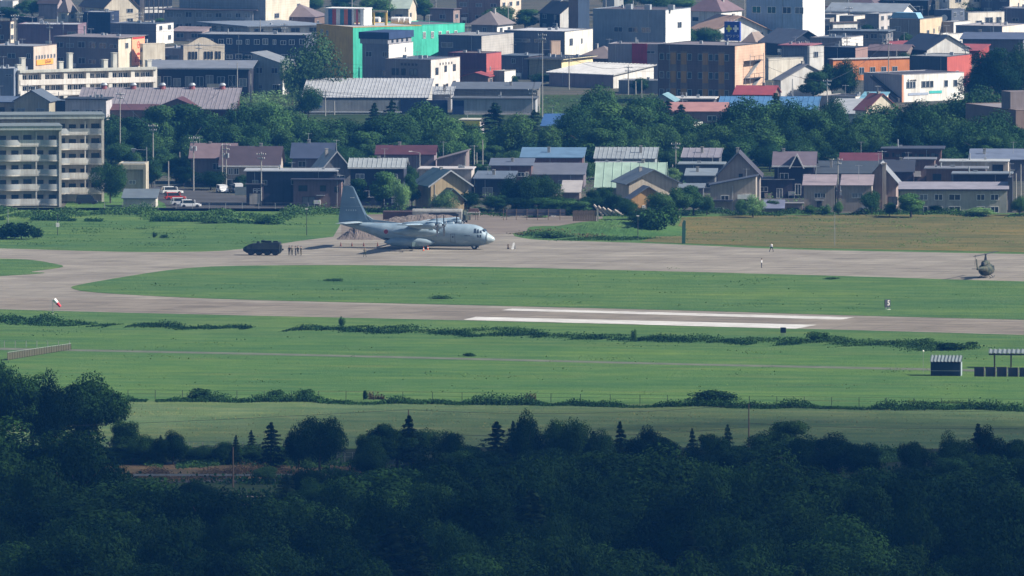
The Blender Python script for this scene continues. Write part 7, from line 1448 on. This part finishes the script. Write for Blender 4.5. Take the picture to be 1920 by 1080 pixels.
# foreground poles and wires
o, t1 = pole(437, 838, 916, 'thin roadside pole in the clearing of the foreground wood', 0, 0); o, t2 = pole(766, 768, 850, 'dark pole top beside the pointed fir, centre', 0, 0); o, t3 = pole(1404, 758, 838, 'utility pole standing at the edge of the foreground wood', 0, 0)
for i, (z, a_, b_, lb) in enumerate(((0, Vector((-160, t2.y-20, t2.z-3)), t2, 'upper wire from the left to the dark pole top'), (0, t2, t3, 'upper wire between the two foreground poles'), (-3.6, t2, t3, 'lower wire between the two foreground poles'), (0, t3, Vector((t3.x+70, t3.y+6, t3.z-.6)), 'upper wire leaving the foreground pole to the right'), (-3.0, t3, Vector((t3.x+70, t3.y+4, t3.z+.0)), 'lower wire leaving the foreground pole to the right'), (-3.6, Vector((t2.x-60, t2.y-20, t2.z-1)), t2, 'lower wire from the left to the dark pole top'))):
    wire(a_+Vector((0, 0, z)), b_+Vector((0, 0, z)), 1.0, lb, .03)
# foreground wood, single trees seen against the field
for a in (('D', 210, 945, 50, 80, 'low dark tree in front of the hidden road, far left'), ('D', 285, 950, 52, 90, 'low dark tree in front of the hidden road, left'), ('D', 365, 950, 50, 86, 'low dark tree in front of the hidden road, right'), ('M', 500, 905, 34, 60, 'single bushy tree standing in the reed bed'), ('D', 590, 955, 60, 90, 'dark tree right of the bare patch in the clearing')):
    tree(a[0], a[1], a[2], a[3], a[4], a[5])
for a in (('C', 472, 868, 68, 26, 'tiny spiky fir at the left of the wood edge'), ('C', 441, 872, 62, 22, 'tiniest fir left of the spiky one'), ('C', 508, 880, 98, 54, 'broad spruce left of the spreading tree'), ('D', 600, 885, 112, 112, 'spreading dark tree at the wood edge, left centre'), ('D', 560, 880, 80, 60, 'smaller tree attached to the spreading dark tree'),
    ('D', 722, 880, 98, 70, 'ragged tree left of the pointed fir'), ('C', 770, 880, 112, 44, 'pointed fir beside the dark pole top'), ('D', 690, 886, 76, 70, 'low tree between spreading and ragged trees'), ('D', 842, 886, 82, 60, 'small tree right of the pointed fir'), ('C', 929, 886, 106, 50, 'tiered fir left of the round tall tree'), ('C', 957, 884, 106, 30, 'slim fir touching the round tall tree'),
    ('D', 988, 900, 132, 72, 'round tall tree at the wood edge, centre'), ('D', 1060, 900, 126, 86, 'wide tall tree right of the round one'), ('C', 1110, 896, 98, 50, 'fir right of the wide tall tree'), ('C', 1165, 890, 110, 36, 'dark spiky fir, centre right'), ('D', 1130, 900, 96, 70, 'tree under the fir right of the wide tall tree'), ('D', 1215, 895, 98, 80, 'low broad tree right of the dark spiky fir'),
    ('C', 1299, 888, 94, 32, 'narrow fir left of the utility pole'), ('C', 1364, 888, 102, 36, 'blocky dark fir just left of the utility pole'), ('D', 1335, 892, 90, 60, 'tree between the two firs by the utility pole'), ('M', 1472, 880, 98, 96, 'rounded greener tree right of the utility pole'), ('D', 1560, 900, 90, 120, 'dark broad tree sloping down to the gap'), ('D', 1620, 905, 78, 80, 'low tree at the left of the gap'),
    ('D', 1716, 905, 84, 64, 'dark tree at the right of the gap'), ('D', 1785, 905, 98, 80, 'bushy dark pine like tree, right'), ('C', 1832, 905, 122, 40, 'tall thin tipped fir at right'), ('D', 1848, 905, 108, 74, 'dark tree beside the thin tipped fir'), ('D', 1905, 905, 92, 76, 'dark tree cut by the right edge of the wood'), ('D', 1240, 890, 80, 70, 'small tree in the wood edge row at centre right'), ('D', 875, 888, 62, 70, 'low tree between small tree and tiered fir'),
    ('D', 165, 850, 152, 142, 'large round dark tree standing out against the field, left'), ('D', 60, 850, 158, 120, 'dark tree left of the large round one'), ('D', 5, 850, 190, 110, 'tall dark tree at the left edge of the wood'), ('D', 100, 862, 168, 90, 'dark tree between the two big left trees'), ('D', 235, 868, 84, 80, 'lower tree right of the large round one'), ('D', 325, 872, 66, 70, 'round bush like tree in front of the hay field, left'), ('C', 300, 870, 60, 22, 'small fir before the hay field, far left'), ('D', 275, 872, 58, 60, 'low tree left of the round bush like one')):
    tree(a[0], a[1], a[2], a[3], a[4], a[5])
for k_, x_ in enumerate(range(205, 600, 44)): tree('M', x_, 869+(k_ % 3), 34+(k_*7) % 9, 74, '%s bushy green tree from the left in the thicket above the reed bed' % ORD[k_], 'green thicket above the reeds')
for k_, (x_, y_) in enumerate(((930, 400), (975, 402), (1020, 402), (1048, 400), (1110, 402), (1150, 400))): tree('D', x_, y_, 36, 64, '%s low dark bush tree from the left under the spreading trees by the net fence' % ORD[k_], 'dark undergrowth behind the net fence')
for a in (('D', 880, 392, 34, 60, 'low dark bush tree behind the camouflaged truck'), ('M', 1082, 404, 30, 60, 'tree above the brown board fence'), ('M', 1180, 412, 36, 50, 'tree between leaning poles and orange annexe'), ('M', 1325, 404, 40, 40, 'tree at the left foot of the barn roofed house'), ('M', 1392, 404, 30, 40, 'small tree before the barn roofed house, middle'),
    ('L', 1258, 346, 34, 40, 'bright tree at the right end of the mint roof'), ('M', 1105, 340, 40, 40, 'tree left of the mint green roof'), ('M', 905, 338, 34, 40, 'tree behind the dark blue two storey house'), ('M', 770, 356, 44, 36, 'tree between the navy house and low white workshop'), ('M', 690, 340, 20, 40, 'small tree behind the grey metal roof'),
    ('M', 455, 356, 28, 34, 'tree between the yard cars and the garage'), ('M', 1448, 398, 26, 36, 'bush tree behind the shiny blue shed roof'), ('M', 1520, 404, 22, 30, 'small tree at the left corner of the duplex'), ('M', 1572, 404, 26, 24, 'narrow tree in the duplex gap'), ('M', 1668, 406, 26, 30, 'small tree under the tall chimney'), ('L', 1840, 406, 18, 60, 'low bright tree before the terrace, right'), ('M', 1912, 404, 36, 40, 'tree at the right end of the front row'),
    ('M', 1640, 330, 30, 50, 'tree behind the crimson roof'), ('D', 330, 342, 50, 60, 'dark tree behind the street bend'), ('M', 240, 340, 60, 50, 'tree behind the entrance building'), ('M', 300, 330, 60, 60, 'tree behind the traffic sign'), ('M', 1500, 178, 50, 50, 'tree behind the vivid blue roof'), ('M', 1200, 176, 30, 40, 'tree beside the white posts by the hotel'),
    ('M', 130, 206, 24, 30, 'small tree between the grey box house and gabled house'), ('M', 460, 120, 22, 40, 'small tree right of the dark stable hall'), ('M', 1010, 160, 22, 50, 'green bush behind the dark green roofed shed'), ('M', 900, 196, 16, 60, 'bush in front of the dark green roofed shed'), ('M', 970, 200, 16, 60, 'second bush in front of the dark green roofed shed'),
    ('M', 1625, 66, 20, 30, 'small dark tree by the striped awning box'), ('M', 1700, 96, 34, 30, 'small tree before the stained block'), ('M', 1905, 96, 26, 40, 'tree at the right edge below the cream end')):
    tree(a[0], a[1], a[2], a[3], a[4], a[5])
def wood_top(x): return np.interp(x, [-60, 0, 100, 180, 200, 260, 330, 420, 500, 560, 620, 680, 720, 800, 900, 1000, 1200, 1400, 1500, 1600, 1700, 1800, 1980],
    [760, 765, 768, 800, 872, 884, 888, 892, 928, 900, 886, 880, 845, 838, 850, 842, 842, 838, 838, 850, 880, 868, 868])
rw = random.Random(5); rows = [-24, 0, 34, 70, 108, 148, 190, 234]
hal = ['foremost left', 'left', 'centre left', 'centre', 'centre right', 'right', 'far right']
rown = ['low rear row', 'wood edge row', 'second row', 'third row', 'fourth row', 'fifth row', 'sixth row', 'front row']
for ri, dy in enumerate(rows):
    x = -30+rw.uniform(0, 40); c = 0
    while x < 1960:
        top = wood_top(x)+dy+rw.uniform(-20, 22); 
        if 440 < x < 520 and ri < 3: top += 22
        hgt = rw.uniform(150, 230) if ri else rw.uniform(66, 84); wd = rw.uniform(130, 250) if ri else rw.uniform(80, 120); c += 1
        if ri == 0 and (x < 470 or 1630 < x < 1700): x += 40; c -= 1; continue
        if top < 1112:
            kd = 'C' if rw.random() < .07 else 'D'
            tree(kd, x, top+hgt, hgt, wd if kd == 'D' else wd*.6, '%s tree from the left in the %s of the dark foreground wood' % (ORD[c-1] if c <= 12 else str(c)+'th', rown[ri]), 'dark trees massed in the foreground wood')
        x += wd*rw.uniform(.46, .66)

# ================================================================ cumulus added out of view over the hill side (outside the haze) to shade the foreground wood
rc = np.random.RandomState(4)
bm = bmesh.new(); bmesh.ops.create_icosphere(bm, subdivisions=5, radius=1)
for v in bm.verts:
    c_ = v.co.copy(); f = 1+.07*sin(c_.x*9+1)*cos(c_.y*7)+.05*sin(c_.x*19+c_.y*14)+.03*sin(c_.y*31+c_.z*9)
    v.co = Vector((c_.x*1150*f, c_.y*CLOUD_RY*f, (c_.z*110 if c_.z > 0 else c_.z*45)*f))
me = bpy.data.meshes.new('shade_cloud'); bm.to_mesh(me); bm.free()
cl = inst('shade_cloud', me, None, (1194, CLOUD_Y-160, 900)); cl['kind'] = 'stuff'; cl['label'] = 'out of view cumulus added to shade the foreground wood'
m = bpy.data.materials.new('shade_cloud_vapour'); m.use_nodes = True; nt3 = m.node_tree
for n in list(nt3.nodes):
    if n.type != 'OUTPUT_MATERIAL': nt3.nodes.remove(n)
pc = nt3.nodes.new('ShaderNodeVolumePrincipled'); pc.inputs['Color'].default_value = (1, 1, 1, 1); pc.inputs['Density'].default_value = CLOUD_D; pc.inputs['Anisotropy'].default_value = 0.6
nt3.links.new(pc.outputs[0], [n for n in nt3.nodes if n.type == 'OUTPUT_MATERIAL'][0].inputs['Volume']); me.materials.append(m)

# ================================================================ haze
hz = MB().box(-6200, 6200, -3200, 12200, -1, 203).build('haze', NT('none').m); hz['kind'] = 'stuff'; hz['label'] = 'thin blue haze over the plain and town'
m = bpy.data.materials.new('haze_air'); m.use_nodes = True; nt2 = m.node_tree
for n in list(nt2.nodes):
    if n.type != 'OUTPUT_MATERIAL': nt2.nodes.remove(n)
pv = nt2.nodes.new('ShaderNodeVolumePrincipled'); pv.inputs['Color'].default_value = (*HAZE_COLOR, 1); pv.inputs['Density'].default_value = HAZE_DENSITY; pv.inputs['Anisotropy'].default_value = 0.0
nt2.links.new(pv.outputs[0], [n for n in nt2.nodes if n.type == 'OUTPUT_MATERIAL'][0].inputs['Volume'])
hz.data.materials.clear(); hz.data.materials.append(m)
